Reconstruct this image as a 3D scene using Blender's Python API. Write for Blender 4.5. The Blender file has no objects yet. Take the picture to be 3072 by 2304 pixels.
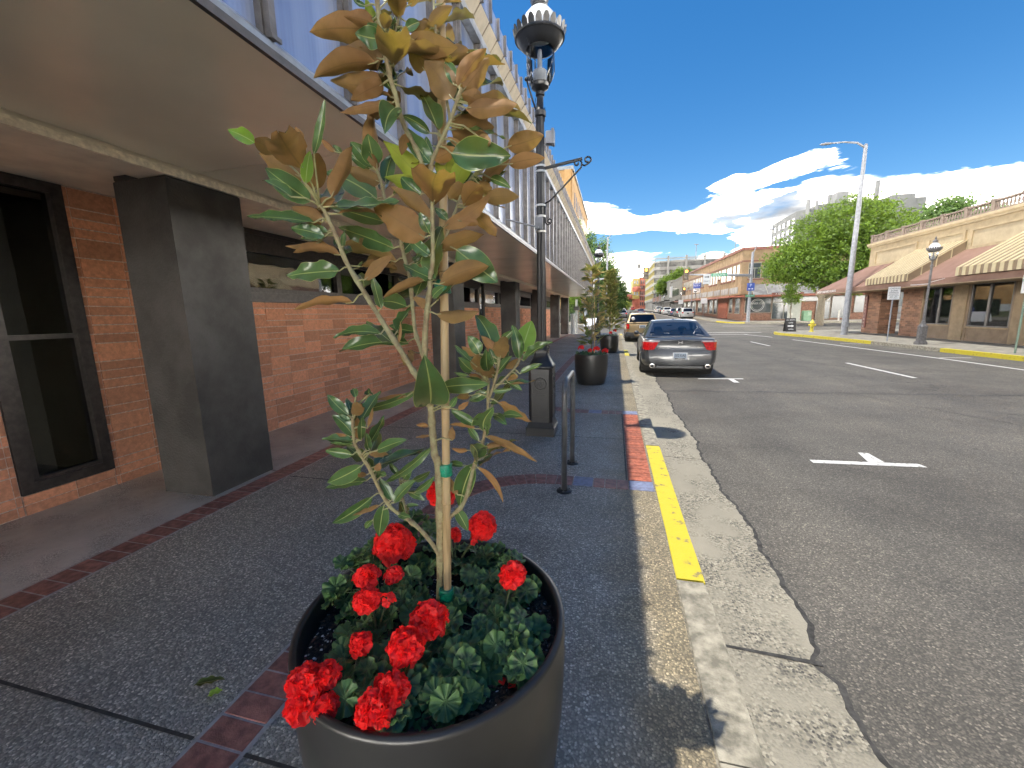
import bpy, bmesh, math, random
from math import sin, cos, pi, radians, sqrt, atan2
from mathutils import Vector, Matrix
random.seed(7)
SC = bpy.context.scene
COL = SC.collection
# ------------------------------------------------------------------ camera
cam = bpy.data.cameras.new('camera'); cam_o = bpy.data.objects.new('camera', cam); COL.objects.link(cam_o)
cam.sensor_fit = 'HORIZONTAL'; cam.sensor_width = 36; cam.lens = 14.356; cam.clip_start = .05; cam.clip_end = 4000
def cam_matrix(yaw, pitch, roll, loc):
    cy, sy, cp, sp, cr, sr = cos(yaw), sin(yaw), cos(pitch), sin(pitch), cos(roll), sin(roll)
    f = Vector((sy*cp, cy*cp, sp)); r0 = Vector((cy, -sy, 0)); u0 = r0.cross(f)
    r = r0*cr + u0*sr; u = u0*cr - r0*sr
    m = Matrix((r, u, -f)).transposed().to_4x4(); m.translation = loc
    return m
cam_o.matrix_world = cam_matrix(radians(-14.136), radians(-9.715), radians(-1.135), Vector((0, 0, 1.55)))
SC.camera = cam_o
# ------------------------------------------------------------------ light
TOSUN = Vector((-.33, -.15, 1)).normalized()
SC.view_settings.view_transform = 'Standard'; SC.view_settings.look = 'None'
SC.view_settings.exposure = 1.9; SC.view_settings.gamma = 1
SC.view_settings.use_curve_mapping = False
w = bpy.data.worlds.new('World'); SC.world = w; w.use_nodes = True
nt = w.node_tree; N = nt.nodes; L = nt.links
for n in list(N): N.remove(n)
def nd(tree, typ, **kw):
    n = tree.nodes.new(typ)
    for k, v in kw.items():
        if k.startswith('i_'): n.inputs[k[2:].replace('_', ' ')].default_value = v
        else: setattr(n, k, v)
    return n
def mth(tree, op, a, b=None, clamp=False):
    n = tree.nodes.new('ShaderNodeMath'); n.operation = op; n.use_clamp = clamp
    for i, v in enumerate((a, b)):
        if v is None: continue
        if isinstance(v, (int, float)): n.inputs[i].default_value = v
        else: tree.links.new(v, n.inputs[i])
    return n.outputs[0]
def ramp(tree, fac, stops, interp='LINEAR'):
    n = tree.nodes.new('ShaderNodeValToRGB'); n.color_ramp.interpolation = interp
    e = n.color_ramp.elements
    while len(e) > 1: e.remove(e[-1])
    e[0].position = stops[0][0]; e[0].color = (*stops[0][1], 1)
    for p, c in stops[1:]:
        x = e.new(p); x.color = (*c, 1)
    tree.links.new(fac, n.inputs[0]); return n.outputs[0]
def mixc(tree, fac, a, b, mode='MIX'):
    n = tree.nodes.new('ShaderNodeMix'); n.data_type = 'RGBA'; n.blend_type = mode
    for k, v in ((0, fac), (6, a), (7, b)):
        if isinstance(v, (int, float)): n.inputs[k].default_value = v
        elif isinstance(v, tuple): n.inputs[k].default_value = (*v, 1)
        else: tree.links.new(v, n.inputs[k])
    return n.outputs[2]
sky = nd(nt, 'ShaderNodeTexSky', sky_type='NISHITA'); sky.sun_disc = False
sky.sun_elevation = math.asin(TOSUN.z); sky.sun_rotation = atan2(TOSUN.x, TOSUN.y) % (2*pi)
SC.cycles.diffuse_bounces = 6; SC.cycles.max_bounces = 12; SC.cycles.transparent_max_bounces = 12; SC.cycles.sample_clamp_direct = 1.1; SC.cycles.sample_clamp_indirect = 12
sky.air_density = 1.0; sky.dust_density = .3; sky.ozone_density = 1.2; sky.altitude = 300
tc = nd(nt, 'ShaderNodeTexCoord')
sep = nd(nt, 'ShaderNodeSeparateXYZ'); L.new(tc.outputs['Generated'], sep.inputs[0])
zz = mth(nt, 'MAXIMUM', sep.outputs[2], 0.0)
den = mth(nt, 'ADD', zz, .14)
cmb = nd(nt, 'ShaderNodeCombineXYZ')
L.new(mth(nt, 'DIVIDE', sep.outputs[0], den), cmb.inputs[0]); L.new(mth(nt, 'DIVIDE', sep.outputs[1], den), cmb.inputs[1])
cmb.inputs[2].default_value = 3.1
n1 = nd(nt, 'ShaderNodeTexNoise'); n1.inputs['Scale'].default_value = .8; n1.inputs['Detail'].default_value = 9; n1.inputs['Roughness'].default_value = .52; n1.inputs['Distortion'].default_value = .25
L.new(cmb.outputs[0], n1.inputs['Vector'])
cov = ramp(nt, zz, [(0, (.36,)*3), (.10, (.27,)*3), (.20, (.17,)*3), (.27, (.10,)*3), (.36, (.0,)*3), (.45, (-.0,)*3), (1, (0, 0, 0))])
thr = mth(nt, 'ADD', n1.outputs[0], cov)
mask = ramp(nt, thr, [(.655, (0, 0, 0)), (.70, (.35, .35, .35)), (.76, (1, 1, 1))])
n2 = nd(nt, 'ShaderNodeTexNoise'); n2.inputs['Scale'].default_value = 1.5; n2.inputs['Detail'].default_value = 6; L.new(cmb.outputs[0], n2.inputs['Vector'])
shade = ramp(nt, n2.outputs[0], [(.37, (1.05, 1.05*1.05, 1.05*1.12)), (.43, (1.05*2, 1.05*2.0, 1.05*2.0)), (.56, (170.0, 170.0*.94, 170.0*.85))])
hs = nd(nt, 'ShaderNodeHueSaturation'); hs.inputs['Saturation'].default_value = 1.4; hs.inputs['Value'].default_value = 0.33; L.new(sky.outputs[0], hs.inputs['Color'])
cl = mixc(nt, mask, hs.outputs[0], shade)
bg = nd(nt, 'ShaderNodeBackground'); bg.inputs[1].default_value = 0.15; L.new(cl, bg.inputs[0])
wo = nd(nt, 'ShaderNodeOutputWorld'); L.new(bg.outputs[0], wo.inputs[0])
sun = bpy.data.lights.new('sun', 'SUN'); sun.energy = 2.0; sun.angle = radians(.53); sun.color = (1, .95, .86)
sun_o = bpy.data.objects.new('sun', sun); COL.objects.link(sun_o); sun_o.rotation_euler = TOSUN.to_track_quat('Z', 'Y').to_euler(); sun_o.location = (-20, -10, 40)
# ------------------------------------------------------------------ helpers
def h(y):
    k = [(-60, 0), (27, 0), (34, -.08), (45, 0), (56.8, .16), (112, 1.1), (250, 3.0), (500, 6.5), (1500, 18)]
    if y <= k[0][0]: return 0
    for (a, b), (c, d) in zip(k, k[1:]):
        if y <= c: return b+(d-b)*(y-a)/(c-a)
    return 18
def YS(a, b, st=1.0):
    ks = [y for y in (27, 34, 45, 56.8, 112, 250, 500) if a < y < b]
    n = max(1, int((b-a)/st)); ys = sorted(set([a+(b-a)*i/n for i in range(n+1)]+ks)); return ys
def tag(o, label=None, cat=None, group=None, kind=None):
    if label: o['label'] = label
    if cat: o['category'] = cat
    if group: o['group'] = group
    if kind: o['kind'] = kind
    return o
def empty(name, loc, label, cat, group=None, rz=0):
    o = bpy.data.objects.new(name, None); COL.objects.link(o); o.location = loc; o.rotation_euler = (0, 0, rz)
    o.empty_display_size = .2
    return tag(o, label, cat, group)
class MB:
    def __init__(s): s.v = []; s.f = []; s.m = []; s.mi = 0; s.T = None
    def add(s, vs, fs):
        b = len(s.v)
        if s.T is not None: vs = [s.T @ Vector(p) for p in vs]
        s.v += [tuple(p) for p in vs]; s.f += [tuple(b+i for i in f) for f in fs]; s.m += [s.mi]*len(fs); return s
    def box(s, x0, x1, y0, y1, z0, z1):
        vs = [(x, y, z) for z in (z0, z1) for y in (y0, y1) for x in (x0, x1)]
        return s.add(vs, [(0, 2, 3, 1), (4, 5, 7, 6), (0, 1, 5, 4), (2, 6, 7, 3), (0, 4, 6, 2), (1, 3, 7, 5)])
    def bev(s, x0, x1, y0, y1, z0, z1, b=.01):
        # box with chamfered top edges
        vs = [(x0, y0, z0), (x1, y0, z0), (x1, y1, z0), (x0, y1, z0), (x0, y0, z1-b), (x1, y0, z1-b), (x1, y1, z1-b), (x0, y1, z1-b),
              (x0+b, y0+b, z1), (x1-b, y0+b, z1), (x1-b, y1-b, z1), (x0+b, y1-b, z1)]
        return s.add(vs, [(3, 2, 1, 0), (0, 1, 5, 4), (1, 2, 6, 5), (2, 3, 7, 6), (3, 0, 4, 7), (4, 5, 9, 8), (5, 6, 10, 9), (6, 7, 11, 10), (7, 4, 8, 11), (8, 9, 10, 11)])
    def beam(s, a, b, wd, hh=None, up=(0, 0, 1)):
        a = Vector(a); b = Vector(b); hh = hh or wd; d = (b-a).normalized(); u = Vector(up)
        if abs(d.dot(u)) > .98: u = Vector((0, 1, 0))
        sx = d.cross(u).normalized()*wd/2; sz = sx.cross(d).normalized()*hh/2
        vs = [p+i*sx+j*sz for p in (a, b) for i, j in ((-1, -1), (1, -1), (1, 1), (-1, 1))]
        return s.add(vs, [(3, 2, 1, 0), (4, 5, 6, 7), (0, 1, 5, 4), (1, 2, 6, 5), (2, 3, 7, 6), (3, 0, 4, 7)])
    def tube(s, pts, rad, n=10, cap=True):
        pts = [Vector(p) for p in pts]
        if isinstance(rad, (int, float)): rad = [rad]*len(pts)
        vs = []; fs = []; ref = None
        for i, p in enumerate(pts):
            d = (pts[min(i+1, len(pts)-1)]-pts[max(i-1, 0)]).normalized()
            if ref is None: ref = Vector((0, 0, 1)) if abs(d.z) < .9 else Vector((1, 0, 0))
            x = (ref-d*ref.dot(d)).normalized(); y = d.cross(x); ref = x
            for k in range(n):
                a = 2*pi*k/n; vs.append(p+(x*cos(a)+y*sin(a))*rad[i])
        for i in range(len(pts)-1):
            for k in range(n): fs.append((i*n+k, i*n+(k+1) % n, (i+1)*n+(k+1) % n, (i+1)*n+k))
        if cap: fs.append(tuple(range(n-1, -1, -1))); fs.append(tuple((len(pts)-1)*n+k for k in range(n)))
        return s.add(vs, fs)
    def lathe(s, prof, n=24, c=(0, 0, 0), cap=True, wob=None):
        vs = []; fs = []
        for i, (r, z) in enumerate(prof):
            for k in range(n):
                a = 2*pi*(k+.5)/n; rr = r*(wob(k, i) if wob else 1); vs.append((c[0]+rr*cos(a), c[1]+rr*sin(a), c[2]+z))
        for i in range(len(prof)-1):
            for k in range(n): fs.append((i*n+k, i*n+(k+1) % n, (i+1)*n+(k+1) % n, (i+1)*n+k))
        if cap:
            if prof[0][0] > 1e-6: fs.append(tuple(range(n-1, -1, -1)))
            if prof[-1][0] > 1e-6: fs.append(tuple((len(prof)-1)*n+k for k in range(n)))
        return s.add(vs, fs)
    def prism(s, poly, z0, z1):
        n = len(poly); vs = [(x, y, z0) for x, y in poly]+[(x, y, z1) for x, y in poly]
        return s.add(vs, [tuple(range(n-1, -1, -1)), tuple(range(n, 2*n))]+[(i, (i+1) % n, n+(i+1) % n, n+i) for i in range(n)])
    def prismx(s, poly, x0, x1):   # poly in (y,z)
        n = len(poly); vs = [(x0, y, z) for y, z in poly]+[(x1, y, z) for y, z in poly]
        return s.add(vs, [tuple(range(n)), tuple(range(2*n-1, n-1, -1))]+[(i, n+i, n+(i+1) % n, (i+1) % n) for i in range(n)])
    def prismy(s, poly, y0, y1):   # poly in (x,z)
        n = len(poly); vs = [(x, y0, z) for x, z in poly]+[(x, y1, z) for x, z in poly]
        return s.add(vs, [tuple(range(n)), tuple(range(2*n-1, n-1, -1))]+[(i, n+i, n+(i+1) % n, (i+1) % n) for i in range(n)])
    def quad(s, a, b, c, d): return s.add([a, b, c, d], [(0, 1, 2, 3)])
    def ball(s, c, r, n=10, m=6, sz=1):
        return s.lathe([(max(1e-4, r*sin(pi*i/m)), -r*sz*cos(pi*i/m)) for i in range(m+1)], n, c, cap=False)
    def build(s, name, mat, parent=None, smooth=False, kind=None, auto=None):
        me = bpy.data.meshes.new(name); me.from_pydata(s.v, [], s.f)
        ms = mat if isinstance(mat, (list, tuple)) else [mat]
        for x in ms: me.materials.append(x)
        if len(ms) > 1: me.polygons.foreach_set('material_index', s.m)
        if smooth or auto:
            me.polygons.foreach_set('use_smooth', [True]*len(me.polygons))
            if auto: me.set_sharp_from_angle(angle=radians(auto))
        me.update()
        o = bpy.data.objects.new(name, me); COL.objects.link(o)
        if parent is not None: o.parent = parent
        if kind: o['kind'] = kind
        return o
def strip(mb, x0, x1, y0, y1, dz, st=2.0):
    ys = YS(y0, y1, st); vs = []
    fx0 = x0 if callable(x0) else (lambda y: x0); fx1 = x1 if callable(x1) else (lambda y: x1)
    for y in ys: vs += [(fx0(y), y, h(y)+dz), (fx1(y), y, h(y)+dz)]
    return mb.add(vs, [(2*i, 2*i+1, 2*i+3, 2*i+2) for i in range(len(ys)-1)])
def slab(mb, x0, x1, y0, y1, dz0, dz1, st=2.0):
    ys = YS(y0, y1, st); vs = []; n = len(ys)
    for y in ys: vs += [(x0, y, h(y)+dz0), (x1, y, h(y)+dz0), (x1, y, h(y)+dz1), (x0, y, h(y)+dz1)]
    fs = [(0, 1, 2, 3), tuple(4*(n-1)+i for i in (3, 2, 1, 0))]
    for i in range(n-1):
        a = 4*i; b = a+4
        for p, q in ((0, 1), (1, 2), (2, 3), (3, 0)): fs.append((a+p, b+p, b+q, a+q))
    return mb.add(vs, fs)
def dup(root, loc=None, rz=None, label=None, group=None, **kw):
    r = root.copy(); COL.objects.link(r)
    if loc is not None: r.location = loc
    if rz is not None: r.rotation_euler = (0, 0, rz)
    if label: r['label'] = label
    if group: r['group'] = group
    def rec(src, dst):
        for ch in list(src.children):
            c = ch.copy(); COL.objects.link(c); c.parent = dst; rec(ch, c)
    rec(root, r); return r
# ------------------------------------------------------------------ materials
MC = {}
def newmat(name):
    m = bpy.data.materials.new(name); m.use_nodes = True; t = m.node_tree
    b = t.nodes['Principled BSDF']; return m, t, b
def lin(c): return tuple(c)
def pm(name, col, rough=.6, metal=0, var=.12, scale=6, bump=0, bscale=60, spec=.5, rnd=0, coat=0, col2=None, mix=None, det=4, subs=0, island=0):
    """procedural paint/stone/metal: noise-varied colour, roughness and fine relief in world space"""
    if name in MC: return MC[name]
    m, t, b = newmat(name)
    g = nd(t, 'ShaderNodeNewGeometry'); pos = g.outputs['Position']
    n = nd(t, 'ShaderNodeTexNoise'); n.inputs['Scale'].default_value = scale; n.inputs['Detail'].default_value = det; n.inputs['Roughness'].default_value = .62
    t.links.new(pos, n.inputs['Vector'])
    c2 = col2 or tuple(x*(1-var*1.6) for x in col); c1 = tuple(min(1, x*(1+var)) for x in col)
    lo, hi = mix or (.38, .66)
    c = ramp(t, n.outputs[0], [(lo, c2), (hi, c1)])
    if rnd:
        oi = nd(t, 'ShaderNodeObjectInfo')
        r = oi.outputs['Random']
        if island: r = mth(t, 'FRACT', mth(t, 'ADD', r, g.outputs['Random Per Island']))
        c = mixc(t, 1.0, c, ramp(t, r, [(0, (1-rnd,)*3), (1, (1+rnd,)*3)]), 'MULTIPLY')
    t.links.new(c, b.inputs['Base Color'])
    rr = ramp(t, n.outputs[0], [(.3, (min(1, rough*1.12),)*3), (.7, (rough*.88,)*3)]); t.links.new(rr, b.inputs['Roughness'])
    b.inputs['Metallic'].default_value = metal; b.inputs['Specular IOR Level'].default_value = spec
    if coat: b.inputs['Coat Weight'].default_value = coat; b.inputs['Coat Roughness'].default_value = .04
    if bump:
        n3 = nd(t, 'ShaderNodeTexNoise'); n3.inputs['Scale'].default_value = bscale; n3.inputs['Detail'].default_value = 3; t.links.new(pos, n3.inputs['Vector'])
        bp = nd(t, 'ShaderNodeBump'); bp.inputs['Strength'].default_value = bump; bp.inputs['Distance'].default_value = .01
        t.links.new(n3.outputs[0], bp.inputs['Height']); t.links.new(bp.outputs[0], b.inputs['Normal'])
    MC[name] = m; return m
def pebble(name, cols, scale, dark, rough=.8, bump=.5, patch=.3, base=None, thr=0, spots=0, track=0, crack=0, sun_strip_dim=0):
    """exposed-aggregate / asphalt: voronoi stones with random tones, dark binder, big worn patches"""
    m, t, b = newmat(name)
    g = nd(t, 'ShaderNodeNewGeometry'); pos = g.outputs['Position']
    wn = nd(t, 'ShaderNodeTexNoise'); wn.inputs['Scale'].default_value = scale*.6; wn.inputs['Detail'].default_value = 2; t.links.new(pos, wn.inputs['Vector'])
    vm = nd(t, 'ShaderNodeVectorMath', operation='SCALE'); t.links.new(wn.outputs[1], vm.inputs[0]); vm.inputs['Scale'].default_value = .6/scale
    va = nd(t, 'ShaderNodeVectorMath', operation='ADD'); t.links.new(pos, va.inputs[0]); t.links.new(vm.outputs[0], va.inputs[1])
    v = nd(t, 'ShaderNodeTexVoronoi'); v.inputs['Scale'].default_value = scale; t.links.new(va.outputs[0], v.inputs['Vector'])
    sx = nd(t, 'ShaderNodeSeparateColor'); t.links.new(v.outputs['Color'], sx.inputs[0])
    stone = ramp(t, sx.outputs[0], cols, 'LINEAR')
    edge = ramp(t, mth(t, 'MULTIPLY', v.outputs['Distance'], 1.0), [(.42, (1, 1, 1)), (.72, (0, 0, 0))])
    c = mixc(t, edge, dark, stone)
    if base:   # smooth cement matrix hides some stones
        nm = nd(t, 'ShaderNodeTexNoise'); nm.inputs['Scale'].default_value = 3.5; nm.inputs['Detail'].default_value = 5; t.links.new(pos, nm.inputs['Vector'])
        c = mixc(t, ramp(t, nm.outputs[0], [(.42+thr, (0, 0, 0)), (.6+thr, (1, 1, 1))]), c, base)
    np_ = nd(t, 'ShaderNodeTexNoise'); np_.inputs['Scale'].default_value = .9; np_.inputs['Detail'].default_value = 6; np_.inputs['Roughness'].default_value = .65; t.links.new(pos, np_.inputs['Vector'])
    c = mixc(t, 1.0, c, ramp(t, np_.outputs[0], [(.34, (1-patch,)*3), (.62, (1+patch*.6,)*3)]), 'MULTIPLY')
    if spots:      # gum, oil drips and damp marks
        for sc_, r_, k_ in ((1.7, .075, .55), (.45, .10, .75)):
            vv = nd(t, 'ShaderNodeTexVoronoi'); vv.inputs['Scale'].default_value = sc_; vs_ = nd(t, 'ShaderNodeVectorMath', operation='ADD'); t.links.new(vm.outputs[0], vs_.inputs[0]); t.links.new(pos, vs_.inputs[1]); t.links.new(vs_.outputs[0], vv.inputs['Vector'])
            c = mixc(t, mth(t, 'MULTIPLY', ramp(t, vv.outputs['Distance'], [(r_*.5, (1, 1, 1)), (r_, (0, 0, 0))]), spots), c, tuple(k_*x for x in dark))
        bl = nd(t, 'ShaderNodeTexNoise'); bl.inputs['Scale'].default_value = .35; bl.inputs['Detail'].default_value = 8; bl.inputs['Roughness'].default_value = .7; t.links.new(pos, bl.inputs['Vector'])
        c = mixc(t, 1.0, c, ramp(t, bl.outputs[0], [(.36, (.74, .73, .72)), (.5, (1, 1, 1)), (.66, (1.12, 1.1, 1.07))]), 'MULTIPLY')
    if track:      # polish and rubber along the lanes
        mp = nd(t, 'ShaderNodeMapping'); mp.inputs['Scale'].default_value = (1.1, .035, 0); t.links.new(pos, mp.inputs['Vector'])
        tn = nd(t, 'ShaderNodeTexNoise'); tn.inputs['Scale'].default_value = 1; tn.inputs['Detail'].default_value = 4; t.links.new(mp.outputs[0], tn.inputs['Vector'])
        c = mixc(t, 1.0, c, ramp(t, tn.outputs[0], [(.36, (1-track,)*3), (.62, (1+track*.7, 1+track*.6, 1+track*.45))]), 'MULTIPLY')
    if crack:
        cw = nd(t, 'ShaderNodeTexNoise'); cw.inputs['Scale'].default_value = 2.2; cw.inputs['Detail'].default_value = 6; t.links.new(pos, cw.inputs['Vector'])
        cs_ = nd(t, 'ShaderNodeVectorMath', operation='SCALE'); t.links.new(cw.outputs[1], cs_.inputs[0]); cs_.inputs['Scale'].default_value = .9
        ca = nd(t, 'ShaderNodeVectorMath', operation='ADD'); t.links.new(pos, ca.inputs[0]); t.links.new(cs_.outputs[0], ca.inputs[1])
        cv = nd(t, 'ShaderNodeTexVoronoi', feature='DISTANCE_TO_EDGE'); cv.inputs['Scale'].default_value = .30; t.links.new(ca.outputs[0], cv.inputs['Vector'])
        ms = nd(t, 'ShaderNodeTexNoise'); ms.inputs['Scale'].default_value = .22; ms.inputs['Detail'].default_value = 3; t.links.new(pos, ms.inputs['Vector'])
        f_ = mth(t, 'MULTIPLY', ramp(t, cv.outputs['Distance'], [(.0015, (1, 1, 1)), (.005, (0, 0, 0))]), ramp(t, ms.outputs[0], [(.48, (0, 0, 0)), (.56, (crack,)*3)]))
        c = mixc(t, f_, c, tuple(.4*x for x in dark))
    if sun_strip_dim:  # mossy tan tint towards the kerb, painted in to dim the sunlit strip
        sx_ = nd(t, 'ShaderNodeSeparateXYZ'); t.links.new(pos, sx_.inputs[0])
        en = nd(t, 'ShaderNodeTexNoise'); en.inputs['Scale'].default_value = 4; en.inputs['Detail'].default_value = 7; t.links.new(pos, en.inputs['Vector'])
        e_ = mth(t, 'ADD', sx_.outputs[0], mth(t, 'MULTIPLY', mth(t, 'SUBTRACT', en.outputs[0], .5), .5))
        c = mixc(t, ramp(t, mth(t, 'ADD', e_, .5), [(.38, (0, 0, 0)), (.75, (sun_strip_dim,)*3)]), c, mixc(t, 1.0, c, (.62, .53, .36), 'MULTIPLY'))
    t.links.new(c, b.inputs['Base Color']); b.inputs['Roughness'].default_value = rough
    bp = nd(t, 'ShaderNodeBump'); bp.inputs['Strength'].default_value = bump; bp.inputs['Distance'].default_value = .6/scale
    t.links.new(edge, bp.inputs['Height']); t.links.new(bp.outputs[0], b.inputs['Normal'])
    return m
def glassmat(name, tint=(.02, .025, .03), ior=1.8, trans=.25, rough=.015, wav=0):
    m, t, b = newmat(name)
    for n in list(t.nodes):
        if n.type != 'OUTPUT_MATERIAL': t.nodes.remove(n)
    out = [n for n in t.nodes][0]
    tr = nd(t, 'ShaderNodeBsdfTransparent'); tr.inputs[0].default_value = (trans, trans*1.02, trans*1.03, 1)
    gl = nd(t, 'ShaderNodeBsdfGlossy'); gl.inputs['Roughness'].default_value = rough; gl.inputs[0].default_value = (.92, .95, 1, 1)
    fr = nd(t, 'ShaderNodeFresnel'); fr.inputs[0].default_value = ior
    g = nd(t, 'ShaderNodeNewGeometry')
    if wav:
        n = nd(t, 'ShaderNodeTexNoise'); n.inputs['Scale'].default_value = 1.6; t.links.new(g.outputs['Position'], n.inputs['Vector'])
        bp = nd(t, 'ShaderNodeBump'); bp.inputs['Strength'].default_value = wav; bp.inputs['Distance'].default_value = .02
        t.links.new(n.outputs[0], bp.inputs['Height']); t.links.new(bp.outputs[0], gl.inputs['Normal'])
    mx = nd(t, 'ShaderNodeMixShader'); t.links.new(fr.outputs[0], mx.inputs[0]); t.links.new(tr.outputs[0], mx.inputs[1]); t.links.new(gl.outputs[0], mx.inputs[2])
    t.links.new(mx.outputs[0], out.inputs[0]); return m
def leafmat(name, top, under, rough=.3, trans=(.25, .45, .05), tw=.25, vein=(.35, .42, .12), urough=.75):
    """two-sided leaf: glossy green face, matt underside, light let through, pale midrib and rim (UV)"""
    m, t, b = newmat(name)
    g = nd(t, 'ShaderNodeNewGeometry'); uv = nd(t, 'ShaderNodeUVMap')
    s = nd(t, 'ShaderNodeSeparateXYZ'); t.links.new(uv.outputs[0], s.inputs[0])
    n = nd(t, 'ShaderNodeTexNoise'); n.inputs['Scale'].default_value = 25; n.inputs['Detail'].default_value = 4; t.links.new(g.outputs['Position'], n.inputs['Vector'])
    oi = nd(t, 'ShaderNodeObjectInfo')
    def vary(c, k):
        cc = ramp(t, n.outputs[0], [(.3, tuple(x*.72 for x in c)), (.7, tuple(min(1, x*1.22) for x in c))])
        return mixc(t, 1.0, cc, ramp(t, oi.outputs['Random'], [(0, (1-k, 1-k*.8, 1-k)), (1, (1+k, 1+k*.6, 1+k*.3))]), 'MULTIPLY')
    mid = ramp(t, mth(t, 'ABSOLUTE', mth(t, 'SUBTRACT', s.outputs[0], .5)), [(.012, (1, 1, 1)), (.035, (0, 0, 0)), (.475, (0, 0, 0)), (.49, (1, 1, 1))])
    ct = mixc(t, mid, vary(top, .35), vein)
    cu = mixc(t, mth(t, 'MULTIPLY', mid, .55), vary(under, .3), tuple(x*.55 for x in under))
    bf = g.outputs['Backfacing']
    c = mixc(t, bf, ct, cu)
    t.links.new(c, b.inputs['Base Color'])
    t.links.new(mth(t, 'ADD', mth(t, 'MULTIPLY', bf, urough-rough), rough), b.inputs['Roughness'])
    b.inputs['Specular IOR Level'].default_value = .5
    tl = nd(t, 'ShaderNodeBsdfTranslucent'); tl.inputs[0].default_value = (*trans, 1)
    mx = nd(t, 'ShaderNodeMixShader'); mx.inputs[0].default_value = tw
    out = [q for q in t.nodes if q.type == 'OUTPUT_MATERIAL'][0]
    t.links.new(b.outputs[0], mx.inputs[1]); t.links.new(tl.outputs[0], mx.inputs[2]); t.links.new(mx.outputs[0], out.inputs[0])
    bp = nd(t, 'ShaderNodeBump'); bp.inputs['Strength'].default_value = .25; bp.inputs['Distance'].default_value = .002
    wv = nd(t, 'ShaderNodeTexNoise'); wv.inputs['Scale'].default_value = 90; t.links.new(g.outputs['Position'], wv.inputs['Vector'])
    t.links.new(wv.outputs[0], bp.inputs['Height']); t.links.new(bp.outputs[0], b.inputs['Normal'])
    return m
def emat(name, col, st):
    m, t, b = newmat(name); b.inputs['Base Color'].default_value = (*col, 1); b.inputs['Emission Color'].default_value = (*col, 1); b.inputs['Emission Strength'].default_value = st; return m
FONT = None
def text(name, s, size, mat, parent, loc, rot, ext=.002, align='CENTER', sx=1):
    c = bpy.data.curves.new(name, 'FONT'); c.body = s; c.size = size; c.extrude = ext; c.align_x = align; c.align_y = 'CENTER'
    c.resolution_u = 2
    o = bpy.data.objects.new(name, c); COL.objects.link(o)
    bpy.context.view_layer.update()
    me = bpy.data.meshes.new_from_object(o.evaluated_get(bpy.context.evaluated_depsgraph_get()))
    bpy.data.objects.remove(o); me.name = name; me.materials.clear(); me.materials.append(mat)
    o = bpy.data.objects.new(name, me); COL.objects.link(o); o.parent = parent; o.location = loc; o.rotation_euler = rot; o.scale = (sx, 1, 1)
    return o
M_ASPH = pebble('asphalt', [(0, (.052, .048, .041)), (.5, (.094, .086, .072)), (.85, (.125, .113, .092)), (1, (.23, .205, .165))], 100, (.050, .046, .039), .82, .3, .18, spots=.6, track=.14, crack=.8)
M_AGG = pebble('exposed_aggregate', [(0, (.15, .142, .122)), (.5, (.31, .292, .25)), (.85, (.44, .41, .34)), (1, (.72, .67, .57))], 100, (.17, .162, .14), .66, .5, .22, spots=.5, sun_strip_dim=.9)
M_GUT = pebble('gutter_concrete', [(0, (.045, .042, .038)), (.35, (.10, .092, .075)), (.6, (.25, .225, .17)), (1, (.34, .31, .24))], 75, (.19, .172, .13), .85, .35, .16, base=(.225, .205, .158), thr=.0)
M_KERB = pm('kerb_concrete', (.25, .228, .175), .85, var=.3, scale=14, bump=.35, bscale=120, det=8)
M_YEL = pm('yellow_kerb_paint', (.42, .34, .018), .6, var=.1, scale=11, bump=.5, bscale=70, col2=(.20, .165, .07), mix=(.36, .42), det=8)
M_WHITE = pm('white_road_paint', (.46, .45, .42), .6, var=.12, scale=16, bump=.2, bscale=120, col2=(.16, .15, .13), mix=(.36, .44), det=8)
M_TILE = pm('red_clay_paver', (.24, .105, .085), .55, var=.25, scale=20, bump=.15, bscale=150, rnd=.22)
M_TILER = pm('orange_brick_paver', (.30, .085, .045), .75, var=.25, scale=24, bump=.3, bscale=150, rnd=.2)
M_TILEB = pm('blue_paver', (.15, .17, .26), .5, var=.2, scale=20, bump=.1, bscale=150, rnd=.1)
M_MORT = pm('pale_mortar', (.40, .38, .34), .9, var=.2, scale=30)
M_DARK = pm('dark_joint', (.035, .033, .03), .9, var=.3, scale=20)
M_CONC = pm('side_pavement_concrete', (.21, .195, .16), .85, var=.22, scale=2.5, bump=.15, bscale=50, det=8)
M_BLACK = pm('black_gloss_paint', (.010, .011, .013), .36, var=.2, scale=5, spec=.35)
M_IRON = pm('weathered_grey_iron', (.07, .068, .07), .5, var=.25, scale=14, bump=.1, bscale=40)
M_GALV = pm('galvanised_steel', (.24, .25, .27), .5, metal=.15, var=.15, scale=7, det=6)
M_CHROME = pm('bright_metal', (.75, .75, .75), .15, metal=1, var=.05)
M_STAIN = pm('banding_steel', (.62, .60, .55), .3, metal=.8, var=.1)
M_RUB = pm('tyre_rubber', (.018, .018, .018), .85, var=.2, scale=30)
M_LWHITE = pm('opal_lamp_glass', (.9, .9, .88), .2, var=.02)
M_SIGNW = pm('white_sign_face', (.78, .78, .76), .35, var=.03)
M_SIGNK = pm('black_lettering', (.02, .02, .02), .5, var=.1)
M_SIGNG = pm('green_sign_face', (.03, .17, .10), .35, var=.05)
M_SIGNB = pm('blue_sign_face', (.03, .06, .25), .35, var=.05)
M_CLEAR = glassmat('clear_glass', ior=1.4, trans=.90)
M_WGLASS = glassmat('dark_window_glass', ior=1.75, trans=.35, wav=.10)
M_BARK = pm('grey_bark', (.20, .17, .12), .85, var=.3, scale=30, bump=.5, bscale=80)

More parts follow.
